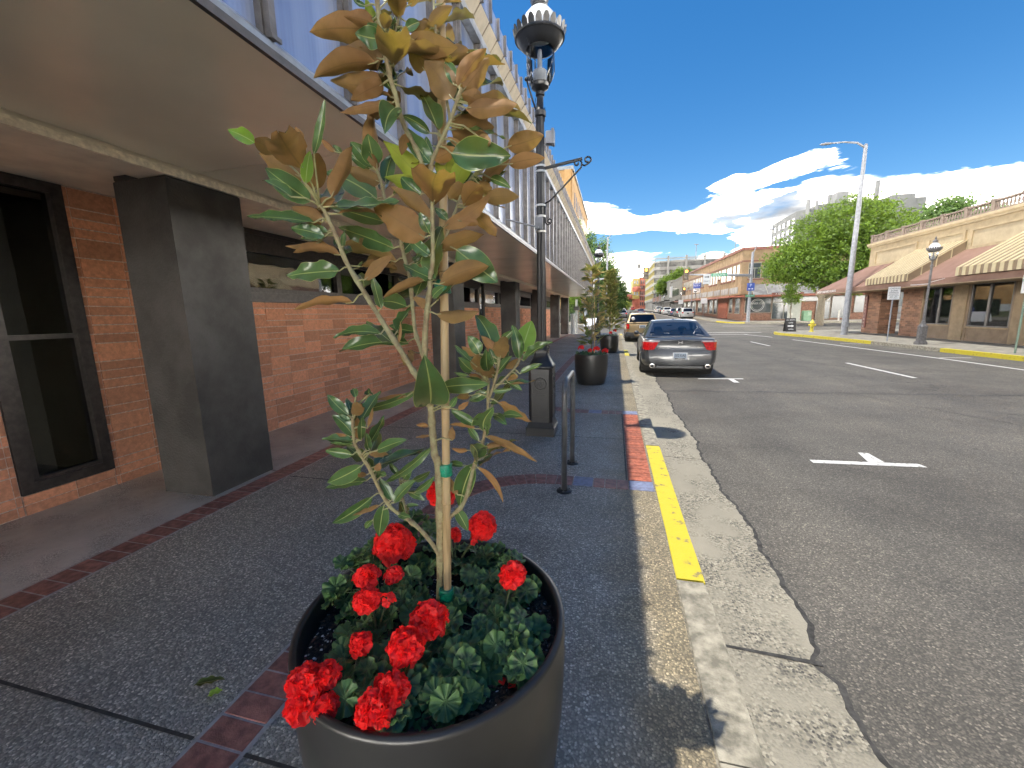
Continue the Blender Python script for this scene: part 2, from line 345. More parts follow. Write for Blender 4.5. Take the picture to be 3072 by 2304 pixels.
# ------------------------------------------------------------------ setting: road, pavements, kerbs
mb = MB(); n = 40
ys = YS(-12, 520, 3.0)
vs = []
for y in ys: vs += [(-140, y, h(y)-.136), (.55, y, h(y)-.136), (6, y, h(y)-.136), (14, y, h(y)-.136), (160, y, h(y)-.136)]
mb.add(vs, [(5*i+j, 5*i+j+1, 5*i+j+6, 5*i+j+5) for i in range(len(ys)-1) for j in range(4)])
road = mb.build('road', M_ASPH, kind='structure')
mb = MB(); ys = [-1500, -60, 27, 34, 45, 56.8, 112, 250, 500, 1500]
vs = [];
for y in ys: vs += [(-2500, y, h(y)-.5), (2500, y, h(y)-.5)]
mb.add(vs, [(2*i, 2*i+1, 2*i+3, 2*i+2) for i in range(len(ys)-1)])
mb.build('ground', pm('far_ground', (.16, .15, .11), .9, var=.3, scale=.05), kind='structure')
# left pavement
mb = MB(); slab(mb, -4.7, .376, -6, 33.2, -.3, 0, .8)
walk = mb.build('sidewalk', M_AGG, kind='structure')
# smooth concrete under the building front is a greyer pour
mb = MB(); strip(mb, -4.62, -3.368, -6, 32.4, .0035)
mb.build('walkway', pebble('smooth_pavement', [(0, (.30, .29, .26)), (1, (.56, .54, .48))], 130, (.25, .245, .22), .75, .2, .3, base=(.42, .405, .36), thr=-.04), kind='structure')
def tile_run(mat, x0, x1, y0, y1, n, par, z=.007, gap=.004, axis='y'):
    me = None
    for i in range(n):
        if axis == 'y':
            a = y0+(y1-y0)*i/n; cx, cy = (x0+x1)/2, a+(y1-y0)/n/2; sx, sy = (x1-x0), (y1-y0)/n
        else:
            a = x0+(x1-x0)*i/n; cx, cy = a+(x1-x0)/n/2, (y0+y1)/2; sx, sy = (x1-x0)/n, (y1-y0)
        if me is None:
            m_ = MB(); m_.bev(-sx/2+gap, sx/2-gap, -sy/2+gap, sy/2-gap, -.03, 0, .002); o = m_.build('paver', mat, par); me = o.data
        else:
            o = bpy.data.objects.new('paver', me); COL.objects.link(o); o.parent = par
        o.location = (cx, cy, h(cy)+z+random.uniform(-.0012, .0012))
NP = 0
# mortar beds then pavers proud of them
mb = MB(); strip(mb, -3.368, -3.118, -2, 32.3, .0045)
for s_ in (-1.492, ):
    strip(mb, s_, s_+.236, -1.2, 2.72, .0045)
    strip(mb, s_, s_+.236, 7.4, 31, .0045)
mb.build('paver_bedding', pm('pale_paver_bedding', (.38, .36, .34), .9, var=.15, scale=20), walk)
tile_run(M_TILE, -3.352, -3.134, 1.175, 1.175+.1085*106, 106, walk)
tile_run(M_TILE, -3.352, -3.134, 1.175+.1085*106, 32.0, 40, walk)
tile_run(M_TILE, -1.480, -1.272, .318, 2.74, 23, walk)
tile_run(M_TILE, -1.480, -1.272, 7.42, 15, 38, walk)
# curved corners and straight cross bands, wedge pavers
def arc_tiles(cx, cy, r0, r1, a0, a1, n, mat=M_TILE):
    for i in range(n):
        b0 = a0+(a1-a0)*(i+.03)/n; b1 = a0+(a1-a0)*(i+.97)/n
        m_ = MB(); m_.prism([(cx+r0*cos(b0), cy+r0*sin(b0)), (cx+r1*cos(b0), cy+r1*sin(b0)), (cx+r1*cos(b1), cy+r1*sin(b1)), (cx+r0*cos(b1), cy+r0*sin(b1))][::(1 if a1 > a0 else -1)], -.02, .0065+random.uniform(-.001, .001))
        m_.build('paver', mat, walk)
arc_tiles(-.50, 2.76, .772, .98, pi, pi/2, 14)
arc_tiles(-.50, 7.30, .772, .98, pi, pi*1.5, 14)
tile_run(M_TILE, -.50, -.345, 3.535, 3.738, 1, walk, axis='x')
m_ = MB(); m_.bev(-.34, -.165, 3.54, 3.738, -.02, .007, .002); m_.build('paver', M_TILEB, walk)
tile_run(M_TILE, -.16, .155, 3.535, 3.738, 3, walk, axis='x')
m_ = MB(); m_.bev(.16, .37, 3.54, 3.738, -.02, .007, .002); m_.build('paver', M_TILEB, walk)
tile_run(M_TILE, -.50, -.37, 6.32, 6.528, 1, walk, axis='x')
m_ = MB(); m_.bev(-.366, -.172, 6.325, 6.525, -.02, .007, .002); m_.build('paver', M_TILEB, walk)
tile_run(M_TILE, -.17, .145, 6.32, 6.528, 3, walk, axis='x')
m_ = MB(); m_.bev(.15, .37, 6.325, 6.525, -.02, .007, .002); m_.build('paver', M_TILEB, walk)
tile_run(M_TILER, .150, .368, 3.745, 6.315, 26, walk, z=.006)
# joints cut in the pavement (recessed look: thin dark filler sheets)
mb = MB()
for (x0, x1, y) in ((-3.1, -1.5, .953), (-1.26, .37, .95), (-3.1, -.15, 5.03), (-.6, .145, 5.03), (-3.1, -1.5, 3.2), (-1.25, .37, 8.0), (-3.1, .37, 12), (-3.1, .37, 16), (-3.1, .37, 20), (-3.1, .37, 24), (-3.1, .37, 28), (-4.6, -3.37, 3.3), (-4.6, -3.37, 9), (-4.6, -3.37, 14.5)):
    mb.quad((x0, y-.008, h(y)+.0045), (x1, y-.008, h(y)+.0045), (x1, y+.006, h(y)+.0045), (x0, y+.006, h(y)+.0045))
mb.quad((.132, 3.74, .005), (.146, 3.74, .005), (.146, 6.32, .005), (.132, 6.32, .005))
mb.build('pavement_joint', M_DARK, walk)
# kerb stones: each length is a piece, one painted yellow
curb = None
segs = [(-6, -1.2, 0), (-1.2, 1.31, 0), (1.31, 2.32, 0), (2.33, 4.83, 1), (4.84, 6.4, 0), (6.41, 8.9, 0), (8.91, 11.4, 0), (11.41, 13.9, 0), (13.91, 15.1, 0), (15.11, 17.4, 1), (17.41, 20, 0), (20.01, 23, 0), (23.01, 26, 0), (26.01, 29, 0), (29.01, 31.2, 1), (31.21, 33.2, 0)]
curb = bpy.data.objects.new('curb', None); COL.objects.link(curb); tag(curb, kind='structure')
for a, b, yl in segs:
    m_ = MB(); slab(m_, .386, .528, a, b-.006, -.3, .006, .25)
    # rounded nose
    slab(m_, .528, .540, a, b-.006, -.3, -.004, .25)
    # wobble edges slightly
    m_.v = [(x+random.uniform(-.0018, .0018), y, z+random.uniform(-.0012, .0012)) for x, y, z in m_.v]
    m_.build('kerb_stone', M_YEL if yl else M_KERB, curb)
m_ = MB(); slab(m_, .374, .388, -6, 33.2, -.3, -.004); m_.build('kerb_joint', pm('sandy_joint', (.20, .18, .14), .9, var=.3, scale=40, bump=.3, bscale=200), curb)
# gutter pan with the broken asphalt edge
def gedge(y):
    if y > 13: return 1.02
    v = 1.03+.022*sin(y*2.3+.6)+.014*sin(y*5.9)+.010*sin(y*13.7+1)+.006*sin(y*31)+.004*sin(y*67)
    if 1.9 < y < 2.1: v -= .05*(1-abs(y-2.0)/.1)
    return v
mb = MB()
ys = [-3+.03*i for i in range(540)]
vs = []
for y in ys: vs += [(.540, y, h(y)-.126), (gedge(y), y, h(y)-.132)]
mb.add(vs, [(2*i, 2*i+1, 2*i+3, 2*i+2) for i in range(len(ys)-1)])
b_ = MB(); strip(b_, .54, 1.02, 13.15, 33.4, -.130); mb.add(b_.v, b_.f)
gut = mb.build('gutter', M_GUT, kind='structure')
mb = MB(); vs = []
for y in ys: vs += [(gedge(y)-.004, y, h(y)-.1345), (gedge(y)+.014+.012*abs(sin(y*7.7))+.010*abs(sin(y*19)), y, h(y)-.1345)]
mb.add(vs, [(2*i, 2*i+1, 2*i+3, 2*i+2) for i in range(len(ys)-1)])
mb.quad((.56, 2.005, -.1225), (1.0, 1.985, -.1285), (1.0, 2.012, -.1285), (.56, 2.02, -.1225))
mb.quad((.56, 4.86, -.1235), (1.02, 4.83, -.129), (1.02, 4.838, -.129), (.56, 4.867, -.1235))
mb.build('gutter_crack', M_DARK, gut)
# painted marks
def mark(name, pts, dz=-.131, mat=M_WHITE, par=road):
    m_ = MB(); m_.add([(x, y, h(y)+dz) for x, y in pts], [tuple(range(len(pts)))]); return m_.build(name, mat, par)
def lline(x0, x1, y0, y1, wd=.11, n=None):
    m_ = MB(); n = n or max(1, int(abs(y1-y0)/4)); vs = []
    d = Vector((x1-x0, y1-y0)).normalized(); nx, ny = d.y*wd/2, -d.x*wd/2
    for i in range(n+1):
        t = i/n; x = x0+(x1-x0)*t; y = y0+(y1-y0)*t
        vs += [(x-nx, y-ny, h(y-ny)-.1305), (x+nx, y+ny, h(y+ny)-.1305)]
    m_.add(vs, [(2*i, 2*i+1, 2*i+3, 2*i+2) for i in range(n)])
    return m_.build('painted_line', M_WHITE, road)
def poly_from(pts): return pts
mark('parking_tee', [(2.16, 4.96), (3.24, 5.03), (3.22, 5.13), (2.16, 5.06)])
mark('parking_tee', [(2.74, 5.1), (2.90, 5.11), (2.90, 5.42), (2.80, 5.42)], -.1285)
mark('parking_tee', [(2.05, 10.85), (3.1, 10.95), (3.1, 11.05), (2.05, 10.95)])
mark('parking_tee', [(2.74, 10.4), (2.86, 10.4), (2.86, 10.9), (2.74, 10.9)], -.1285)
lline(6.95, 6.95, 11.6, 14.6, .11); lline(6.98, 6.98, 21.2, 24.0, .11); lline(6.95, 6.95, 2.2, 5.2, .11)
lline(10.6, 10.26, -6, 15.6, .12); lline(10.26, 9.25, 15.6, 28.8, .12); lline(9.25, 8.95, 28.8, 32.3, .12)
lline(.7, 10.9, 35.4, 35.2, .3); lline(.7, 9.2, 32.6, 32.4, .3)
lline(10.9, 19, 46.9, 45.1, .25); lline(19, 27, 45.1, 42.0, .25); lline(27, 50, 42, 40.0, .2)
lline(.6, 9.5, 49.6, 49.6, .3); lline(.6, 9.5, 52.6, 52.6, .3)
lline(16, 60, 51.5, 51.5, .12); lline(18, 60, 37, 37, .12)
lline(10.3, 10.3, 57, 240, .14)
lline(10.5, 16.5, 53.2, 50.6, .2)
for k in range(14): lline(5.2, 5.2, 60+12*k, 63+12*k, .11, 1)
for k in range(5):
    lline(10.35, 11.2, 22.5-6.2*k, 22.5-6.2*k, .09, 1)
# dark tar and skid marks
def tar(pts, wd=.03):
    m_ = MB(); vs = []
    for i, (x, y) in enumerate(pts):
        a = Vector(pts[max(0, i-1)]); b = Vector(pts[min(len(pts)-1, i+1)]); d = (b-a).normalized(); q = wd*random.uniform(.4, 1.2)
        vs += [(x-d.y*q, y+d.x*q, h(y)-.1322), (x+d.y*q, y-d.x*q, h(y)-.1322)]
    m_.add(vs, [(2*i, 2*i+1, 2*i+3, 2*i+2) for i in range(len(pts)-1)])
    m_.build('tar_seam', pm('tar', (.045, .043, .04), .8, var=.2, scale=30), road)
def wig(x0, y0, x1, y1, n, a):
    return [(x0+(x1-x0)*i/n+random.uniform(-a, a), y0+(y1-y0)*i/n+random.uniform(-a, a)) for i in range(n+1)]
tar(wig(1.1, 9.15, 14, 9.9, 40, .07), .035)
tar(wig(4.4, 9.6, 5.9, 6.4, 16, .05), .012); tar(wig(5.9, 6.4, 9.5, 4.9, 20, .05), .012); tar(wig(5.0, 8.2, 8.8, 6.8, 16, .04), .01)
tar(wig(7.5, 21.5, 11.5, 13, 20, .02), .05); tar(wig(9, 22.5, 14, 14, 20, .02), .05); tar(wig(12, 24, 2, 27, 20, .03), .04)
tar(wig(11.6, 38, 13.2, 36.5, 8, .05), .03)
m_ = MB(); m_.lathe([(.33, 0), (.33, .003), (.28, .004)], 20, (5.3, 33, h(33)-.134)); m_.build('manhole_cover', M_IRON, road)
# right pavement with kerb
rw = [(12.1, -6), (12.0, 12), (11.77, 16.5), (11.43, 22.2), (11.0, 26.5), (10.63, 30.3), (10.7, 31.8), (11.1, 33.2), (11.9, 34.4), (13.2, 35.2), (15, 35.5), (60, 35.5)]
def edge_slab(name, edge, inner, z0, z1, mat, kind='structure'):
    m_ = MB(); vs = []; nn = len(edge)
    for (x, y), (u, v) in zip(edge, inner):
        vs += [(x, y, h(y)+z0), (x, y, h(y)+z1), (u, v, h(v)+z1), (u, v, h(v)+z0)]
    fs = []
    for i in range(nn-1):
        a = 4*i; b = a+4
        fs += [(a, b, b+1, a+1), (a+1, b+1, b+2, a+2), (a+2, b+2, b+3, a+3)]
    fs += [(0, 1, 2, 3), (4*nn-1, 4*nn-2, 4*nn-3, 4*nn-4)]
    m_.add(vs, fs); return m_.build(name, mat, kind=kind)
def offs(edge, d):
    out = []
    for i, p in enumerate(edge):
        a = Vector(edge[max(0, i-1)]); b = Vector(edge[min(len(edge)-1, i+1)]); t = (b-a).normalized(); out.append((p[0]+t.y*d, p[1]-t.x*d))
    return out
def dens(e, st=1.5):
    out = []
    for a, b in zip(e, e[1:]):
        n_ = max(1, int((Vector(b)-Vector(a)).length/st))
        out += [(a[0]+(b[0]-a[0])*i/n_, a[1]+(b[1]-a[1])*i/n_) for i in range(n_)]
    return out+[e[-1]]
e0 = dens(rw); e1 = offs(e0, .16)
far = [(60, 34.9) if (y > 34 or x > 13.6) else (60, y) for x, y in e1]
sr = edge_slab('sidewalk', offs(e0, .17), [(max(x+5, 15.6) if y < 34 else max(x+2, 15.6), y if y < 33 else 32.9) for x, y in e1], -.3, 0, M_CONC)
m_ = MB(); slab(m_, 15.2, 60, -6, 35.2, -.3, -.004); m_.build('sidewalk', M_CONC, kind='structure')
cr = bpy.data.objects.new('curb', None); COL.objects.link(cr); tag(cr, kind='structure')
def kerb_pieces(e, par, yel):
    i = 0
    while i < len(e)-1:
        j = min(len(e)-1, i+2); sub = e[i:j+1]; ym = sub[0][1]; xm = sub[0][0]
        yl = any(a <= ym <= b and c <= xm <= d for a, b, c, d in yel)
        o = edge_slab('kerb_stone', sub, offs(sub, .165), -.3, .008, M_YEL if yl else M_KERB, None); o.parent = par
        i = j
kerb_pieces(e0, cr, [(21.8, 30.4, 10, 12), (8, 16.6, 11, 12.5)])
# far right block pavement and its kerb
b2 = dens([(12.6, 240), (12.6, 62), (12.75, 57), (13.3, 54), (14.6, 52.4), (16.5, 51.9), (60, 51.9)], 3)
s2 = edge_slab('sidewalk', b2, [(x+4.4 if y > 56.7 else x, y if y > 56.7 else 56.9) for x, y in b2], -.3, 0, M_CONC)
c2_ = bpy.data.objects.new('curb', None); COL.objects.link(c2_); tag(c2_, kind='structure')
b2k = dens([(12.45, 120), (12.45, 62), (12.6, 57), (13.15, 53.9), (14.5, 52.25), (16.5, 51.75), (45, 51.75)], 3)
kerb_pieces(b2k, c2_, [(51, 52.2, 20.5, 24), (56, 62, 12, 13)])
# left far block
m_ = MB(); slab(m_, -80, .37, 50.2, 300, -.3, .005, 6); m_.build('sidewalk', M_CONC, kind='structure')
m_ = MB(); slab(m_, -80, -7.2, 57, 140, -.2, .02, 6); m_.build('lawn', pm('park_ground', (.10, .12, .04), .95, var=.3, scale=1.2, bump=.4, bscale=20), kind='structure')

# ------------------------------------------------------------------ office building on the left
OB = empty('office_building', (-4.62, 12, 0), 'long two storey office building with brick ground floor and glass upper storey over the pavement', 'building')
OB.location = (0, 0, 0)
def taupe(name, rough, col, spec=.5):
    m, t, b = newmat(name)
    g = nd(t, 'ShaderNodeNewGeometry')
    n = nd(t, 'ShaderNodeTexNoise'); n.inputs['Scale'].default_value = 1.3; n.inputs['Detail'].default_value = 5; t.links.new(g.outputs['Position'], n.inputs['Vector'])
    t.links.new(ramp(t, n.outputs[0], [(.3, tuple(x*.9 for x in col)), (.7, tuple(x*1.06 for x in col))]), b.inputs['Base Color'])
    b.inputs['Roughness'].default_value = rough; b.inputs['Specular IOR Level'].default_value = spec
    wv = nd(t, 'ShaderNodeTexNoise'); wv.inputs['Scale'].default_value = 1.9; wv.inputs['Detail'].default_value = 1
    t.links.new(g.outputs['Position'], wv.inputs['Vector'])
    bp = nd(t, 'ShaderNodeBump'); bp.inputs['Strength'].default_value = .22; bp.inputs['Distance'].default_value = .03
    t.links.new(wv.outputs[0], bp.inputs['Height']); t.links.new(bp.outputs[0], b.inputs['Normal'])
    return m
M_SOF = taupe('taupe_metal_soffit', .22, (.80, .73, .57), .6)
M_TRIM = pm('beige_trim', (.84, .78, .62), .55, var=.15, scale=20, det=8)
M_CEIL = pm('taupe_plaster', (.74, .68, .55), .8, var=.08, scale=3, bump=.1, bscale=60)
M_CORN = pm('tan_cornice_panel', (.50, .44, .34), .5, var=.1, scale=5)
M_BRZ = pm('dark_bronze', (.035, .03, .028), .4, var=.3, scale=20)
M_MULL = pm('weathered_bronze_mullion', (.11, .098, .088), .35, metal=.3, var=.25, scale=9, spec=.7)
M_FLASH = pm('grey_metal_flashing', (.36, .37, .37), .35, metal=.4, var=.2, scale=6, det=6)
M_STUC = pm('black_stucco', (.045, .044, .042), .72, var=.22, scale=2.2, bump=.5, bscale=60, det=8, spec=.4)
M_STUCG = M_STUC
def brickmat(name, col, k):
    return pm(name, col, .85, var=.10, scale=30, bump=.3, bscale=160, rnd=k, island=1, col2=tuple(x*.80 for x in col), det=8)
M_BRK = brickmat('terracotta_brick', (.70, .34, .20), .26)
M_MORT2 = pm('brick_mortar', (.74, .56, .44), .9, var=.2, scale=40)
# glazing of the upper storey: fluted blue reflective panes
def fluted():
    m, t, b = newmat('fluted_blue_pane')
    g = nd(t, 'ShaderNodeNewGeometry'); s = nd(t, 'ShaderNodeSeparateXYZ'); t.links.new(g.outputs['Position'], s.inputs[0])
    wv = nd(t, 'ShaderNodeTexNoise'); wv.inputs['Scale'].default_value = 1.1; wv.inputs['Detail'].default_value = 3; t.links.new(g.outputs['Position'], wv.inputs['Vector'])
    st = nd(t, 'ShaderNodeTexNoise', noise_dimensions='1D'); st.inputs['Scale'].default_value = 5; st.inputs['Detail'].default_value = 4; t.links.new(s.outputs[1], st.inputs['W'])
    c = ramp(t, mth(t, 'MULTIPLY', mth(t, 'ADD', wv.outputs[0], st.outputs[0]), .5), [(.38, (.26, .32, .48)), (.6, (.45, .51, .64))])
    t.links.new(c, b.inputs['Base Color']); b.inputs['Metallic'].default_value = .35; b.inputs['Roughness'].default_value = .16; b.inputs['Specular IOR Level'].default_value = .9
    sn = mth(t, 'SINE', mth(t, 'MULTIPLY', s.outputs[1], 2*pi/.026))
    bp = nd(t, 'ShaderNodeBump'); bp.inputs['Strength'].default_value = .12; bp.inputs['Distance'].default_value = .003; t.links.new(sn, bp.inputs['Height']); t.links.new(bp.outputs[0], b.inputs['Normal'])
    return m
M_PANE = fluted()
XW = -4.62
# hollow shell: floor slab over the walkway, end walls, roof, room behind the windows
m_ = MB()
m_.box(-30, XW-.02, -6, -5.8, 0, 5.1); m_.box(-30, -1.72, 31.78, 32.0, 2.80, 5.1); m_.box(-30, -9, -6, 32, -.2, 5.1)
m_.build('end_wall', M_CEIL, OB)
m_ = MB(); m_.box(-30, -1.60, -6, 32, 5.02, 5.12); m_.build('roof', M_CEIL, OB)
m_ = MB(); m_.box(-9, -1.75, -6, 32, 2.80, 2.88); m_.build('floor_slab', M_BRZ, OB)
m_ = MB(); m_.box(-9, XW-.2, -6, 32, -.02, .02); m_.build('room_floor', pm('dark_carpet', (.05, .05, .045), .95, var=.2), OB)
m_ = MB(); m_.box(-6.6, -6.5, -1, 32, .02, 2.7); m_.box(-6.6, XW-.05, 2.9, 3.0, .02, 2.7); m_.build('room_partition', pm('olive_room_wall', (.20, .19, .13), .8, var=.1), OB)
# walkway ceiling, beam, trim
m_ = MB(); m_.box(XW-.3, -3.735, -6, 32, 2.715, 2.79); m_.build('walkway_ceiling', M_CEIL, OB)
m_ = MB(); m_.box(-3.73, -3.425, -6, 32.0, 2.68, 2.80); m_.build('beam', M_CEIL, OB)
m_ = MB(); m_.box(-3.424, -3.400, -6, 32.0, 2.676, 2.712); m_.box(-3.424, -3.406, -6, 32.0, 2.714, 2.735); m_.build('beam_trim', M_TRIM, OB)
# metal soffit panels
ys = [-6+2.97*i for i in range(14)]
for a, b in zip(ys, ys[1:]):
    b = min(b, 32.0); m_ = MB(); m_.box(-3.40, -1.60, a+.006, b-.004, 2.758, 2.795); o = m_.build('soffit_panel', M_SOF, OB)
m_ = MB(); m_.box(-3.43, -1.61, -6, 32, 2.768, 2.799); m_.build('soffit_backing', M_DARK, OB)
m_ = MB(); m_.box(-1.598, -1.575, -6, 32.05, 2.750, 2.768); m_.box(-1.625, -1.588, -6, 32.05, 2.768, 2.80); m_.build('drip_edge', M_BRZ, OB)
m_ = MB(); m_.prismy([(-1.70, 2.93), (-1.70, 2.801), (-1.592, 2.801), (-1.592, 2.83)], -6, 32.05); m_.build('window_sill', M_FLASH, OB)
# upper storey
p = .664; y0 = 1.88-p*11; npn = 58
pane = None
for i in range(npn+1):
    y = y0+p*i
    if y > 32: break
    if pane is None:
        m_ = MB(); m_.box(-.012, .012, .03, p-.03, 2.90, 4.70); pane = m_.build('window_pane', M_PANE, OB)
        m_ = MB(); m_.box(-.02, .085, -.020, .020, 2.875, 4.70); m_.box(-.02, .05, -.030, -.021, 2.875, 4.70); m_.box(-.02, .05, .021, .030, 2.875, 4.70); m_.box(.086, .10, -.03, .03, 2.865, 2.885)
        mull = m_.build('mullion', M_MULL, OB)
        pane.location = (-1.70, y, 0); mull.location = (-1.70, y, 0)
    else:
        if y+p < 32.3:
            o = bpy.data.objects.new('window_pane', pane.data); COL.objects.link(o); o.parent = OB; o.location = (-1.70, y, 0)
        o = bpy.data.objects.new('mullion', mull.data); COL.objects.link(o); o.parent = OB; o.location = (-1.70, y, 0)
m_ = MB(); m_.box(-1.73, -1.60, -6, 32.05, 4.705, 4.80); m_.build('window_head', M_FLASH, OB)
m_ = MB(); m_.box(-1.70, -1.615, -6, 32.05, 4.801, 4.822); m_.build('head_joint', M_BRZ, OB)
m_ = MB(); m_.box(-1.80, -1.55, -6, 32.0, 4.98, 5.015); m_.build('cornice_backing', M_BRZ, OB)
m_ = MB(); m_.box(-1.76, -1.735, -6, 32.0, 2.9, 4.98); m_.build('curtain_backing', M_BRZ, OB)
q = .332; sp = pp = fn = None
for i in range(116):
    y = -6+q*i
    if y+q > 32.1: break
    if sp is None:
        m_ = MB(); m_.add([(-1.625, .012, 4.825), (-1.625, q-.012, 4.825), (-1.522, q-.012, 4.962), (-1.522, .012, 4.962), (-1.64, .012, 4.85), (-1.64, q-.012, 4.85), (-1.54, q-.012, 4.975), (-1.54, .012, 4.975)], [(0, 3, 2, 1), (4, 5, 6, 7), (0, 1, 5, 4), (1, 2, 6, 5), (2, 3, 7, 6), (3, 0, 4, 7)])
        sp = m_.build('cornice_panel', M_CORN, OB)
        m_ = MB(); m_.box(-1.535, -1.52, .010, q-.010, 4.966, 5.185); pp = m_.build('parapet_panel', M_PANE, OB)
        m_ = MB(); m_.box(-1.54, -1.485, -.010, .010, 4.955, 5.20); fn = m_.build('parapet_fin', M_MULL, OB)
        for o in (sp, pp, fn): o.location = (0, y, 0)
    else:
        for nm, src in (('cornice_panel', sp), ('parapet_panel', pp), ('parapet_fin', fn)):
            o = bpy.data.objects.new(nm, src.data); COL.objects.link(o); o.parent = OB; o.location = (0, y, 0)
m_ = MB(); m_.box(-1.58, -1.536, -6, 32, 4.98, 5.17); m_.build('parapet_backing', M_BRZ, OB)
# rendered columns
for i, yc in enumerate((-3.2, 2.66, 8.52, 14.36, 20.2, 26.05, 31.3)):
    m_ = MB(); m_.bev(-3.975, -3.427, yc, yc+.665, -.35, 2.675, .012); m_.v = [(x+random.uniform(-.002, .002), y+random.uniform(-.002, .002), z) for x, y, z in m_.v]
    m_.box(-3.975, -3.75, yc+.01, yc+.655, 2.676, 2.714)
    m_.build('column', M_STUC, OB, auto=30)
# brick walls, piece by piece
PIT = .341; CH = .0845
spare = MB(); BRK = [None]; wall_boxes = []
def brick_wall(y0, y1, z1, ref=4.673):
    m_ = MB(); m_.box(XW-.14, XW-.005, y0, y1, -.3, z1); wl = m_.build('brick_wall', M_MORT2, OB)
    k0 = math.floor((y0-ref)/PIT); cols = []
    k = k0
    while ref+k*PIT < y1-.01:
        a = max(y0, ref+k*PIT); b = min(y1, ref+(k+1)*PIT); k += 1
        if b-a > .03: cols.append((a, b))
    cells = []
    for a, b in cols:
        z = 0.006-.17; n = 0
        while z < z1-.02:
            c = CH
            if random.random() < .22 and z+2*CH < z1: c = 2*CH
            zz_ = min(z+c, z1); cells.append((a, b, z, zz_)); z = zz_
    for a, b, c, d in cells:
        if d < -.02: continue
        g = .0058; pr = random.uniform(-.0015, .004)
        vs = ((XW-.03, XW+pr), (a+g*.6, b-g*.6), (c+g, d-g))
        yc = (a+b)/2
        if yc < 8.0 and NB[0] < 292:
            NB[0] += 1
            w_, h_ = b-a, d-c
            key = (round(w_, 2), round(h_, 2))
            if key not in BME:
                q_ = MB(); q_.T = None
                x0, x1 = -.03, 0; y0_, y1_ = -w_/2+g*.6, w_/2-g*.6; z0_, z1_ = -h_/2+g, h_/2-g; e = .003
                q_.add([(x0, y0_, z0_), (x0, y1_, z0_), (x0, y1_, z1_), (x0, y0_, z1_), (x1-e, y0_, z0_), (x1-e, y1_, z0_), (x1-e, y1_, z1_), (x1-e, y0_, z1_), (x1, y0_+e, z0_+e), (x1, y1_-e, z0_+e), (x1, y1_-e, z1_-e), (x1, y0_+e, z1_-e)],
                       [(0, 1, 5, 4), (1, 2, 6, 5), (2, 3, 7, 6), (3, 0, 4, 7), (4, 5, 9, 8), (5, 6, 10, 9), (6, 7, 11, 10), (7, 4, 8, 11), (8, 9, 10, 11)])
                o = q_.build('brick', M_BRK, wl); BME[key] = o.data
            else:
                o = bpy.data.objects.new('brick', BME[key]); COL.objects.link(o); o.parent = wl
            o.location = (XW+pr, yc, (c+d)/2)
        else: spare.box(XW-.03, XW+pr, a+g*.6, b-g*.6, c+g, d-g)
NB = [0]; BME = {}
def glass_light(y0, y1, z0, z1, fr=.05, trans=()):
    """one dark framed light: frame bars part, pane sub-part"""
    m_ = MB(); x0, x1 = XW-.10, XW+.012
    m_.box(x0, x1, y0, y0+fr, z0, z1); m_.box(x0, x1, y1-fr, y1, z0, z1); m_.box(x0, x1, y0+fr, y1-fr, z1-fr, z1); m_.box(x0, x1, y0+fr, y1-fr, z0, z0+fr)
    for t_ in trans: m_.box(x0+.01, x1-.01, y0+fr, y1-fr, t_-.02, t_+.02)
    f = m_.build('window_frame', M_BRZ, OB)
    m_ = MB(); m_.box(XW-.052, XW-.046, y0+fr, y1-fr, z0+fr, z1-fr); m_.build('pane', M_WGLASS, f)
    return f
# window by the left edge: wide jambs, transom, two sill courses under it
brick_wall(.9, 2.045, 2.713, ref=2.69)
brick_wall(2.05, 2.685, .165, ref=2.05-.0)
brick_wall(2.69, 3.71, 2.713, ref=2.725)
f = glass_light(2.05, 2.687, .172, 2.71, fr=.085, trans=(1.44,))
m_ = MB(); m_.box(XW-.09, XW-.005, 2.136, 2.175, .258, 2.62); m_.box(XW-.09, XW-.005, 2.176, 2.60, .258, .285); m_.build('sash', M_BRZ, f)
brick_wall(3.715, 13.78, 1.775); brick_wall(14.5, 22.98, 1.83); brick_wall(23.7, 30.9, 1.83)
m_ = MB()
for a, b in ((3.72, 13.78), (14.5, 22.98), (23.7, 30.9)): m_.box(XW-.15, XW+.03, a, b, 1.832 if a > 14 else 1.778, 1.90)
m_.build('wall_coping', M_BRZ, OB)
for a, b in ((3.72, 6.28), (6.285, 8.30), (8.305, 10.6), (10.605, 13.78), (14.5, 16.4), (16.405, 19.0), (19.005, 22.98), (23.7, 26.4), (26.405, 28.5), (28.505, 30.9)):
    f = glass_light(a, b, 1.902, 2.71, fr=.06)
    m_ = MB(); m_.box(XW-.10, XW+.008, a+.06, b-.06, 2.42, 2.648); m_.build('blind_box', M_BRZ, f)
glass_light(13.79, 14.49, 0.02, 2.71, fr=.06, trans=(1.0,)); glass_light(22.99, 23.69, 0.0, 2.71, fr=.06, trans=(1.0,))
spare.build('brick_courses', M_BRK, OB, kind='stuff')
m_ = MB(); m_.box(XW-.6, XW+.0, 31.0, 31.2, -.4, 2.71); m_.build('end_pier', M_STUC, OB)
m_ = MB(); m_.tube([(-3.5, 4.02, 2.83), (-3.4, 4.02, 2.83)], .004, 6)

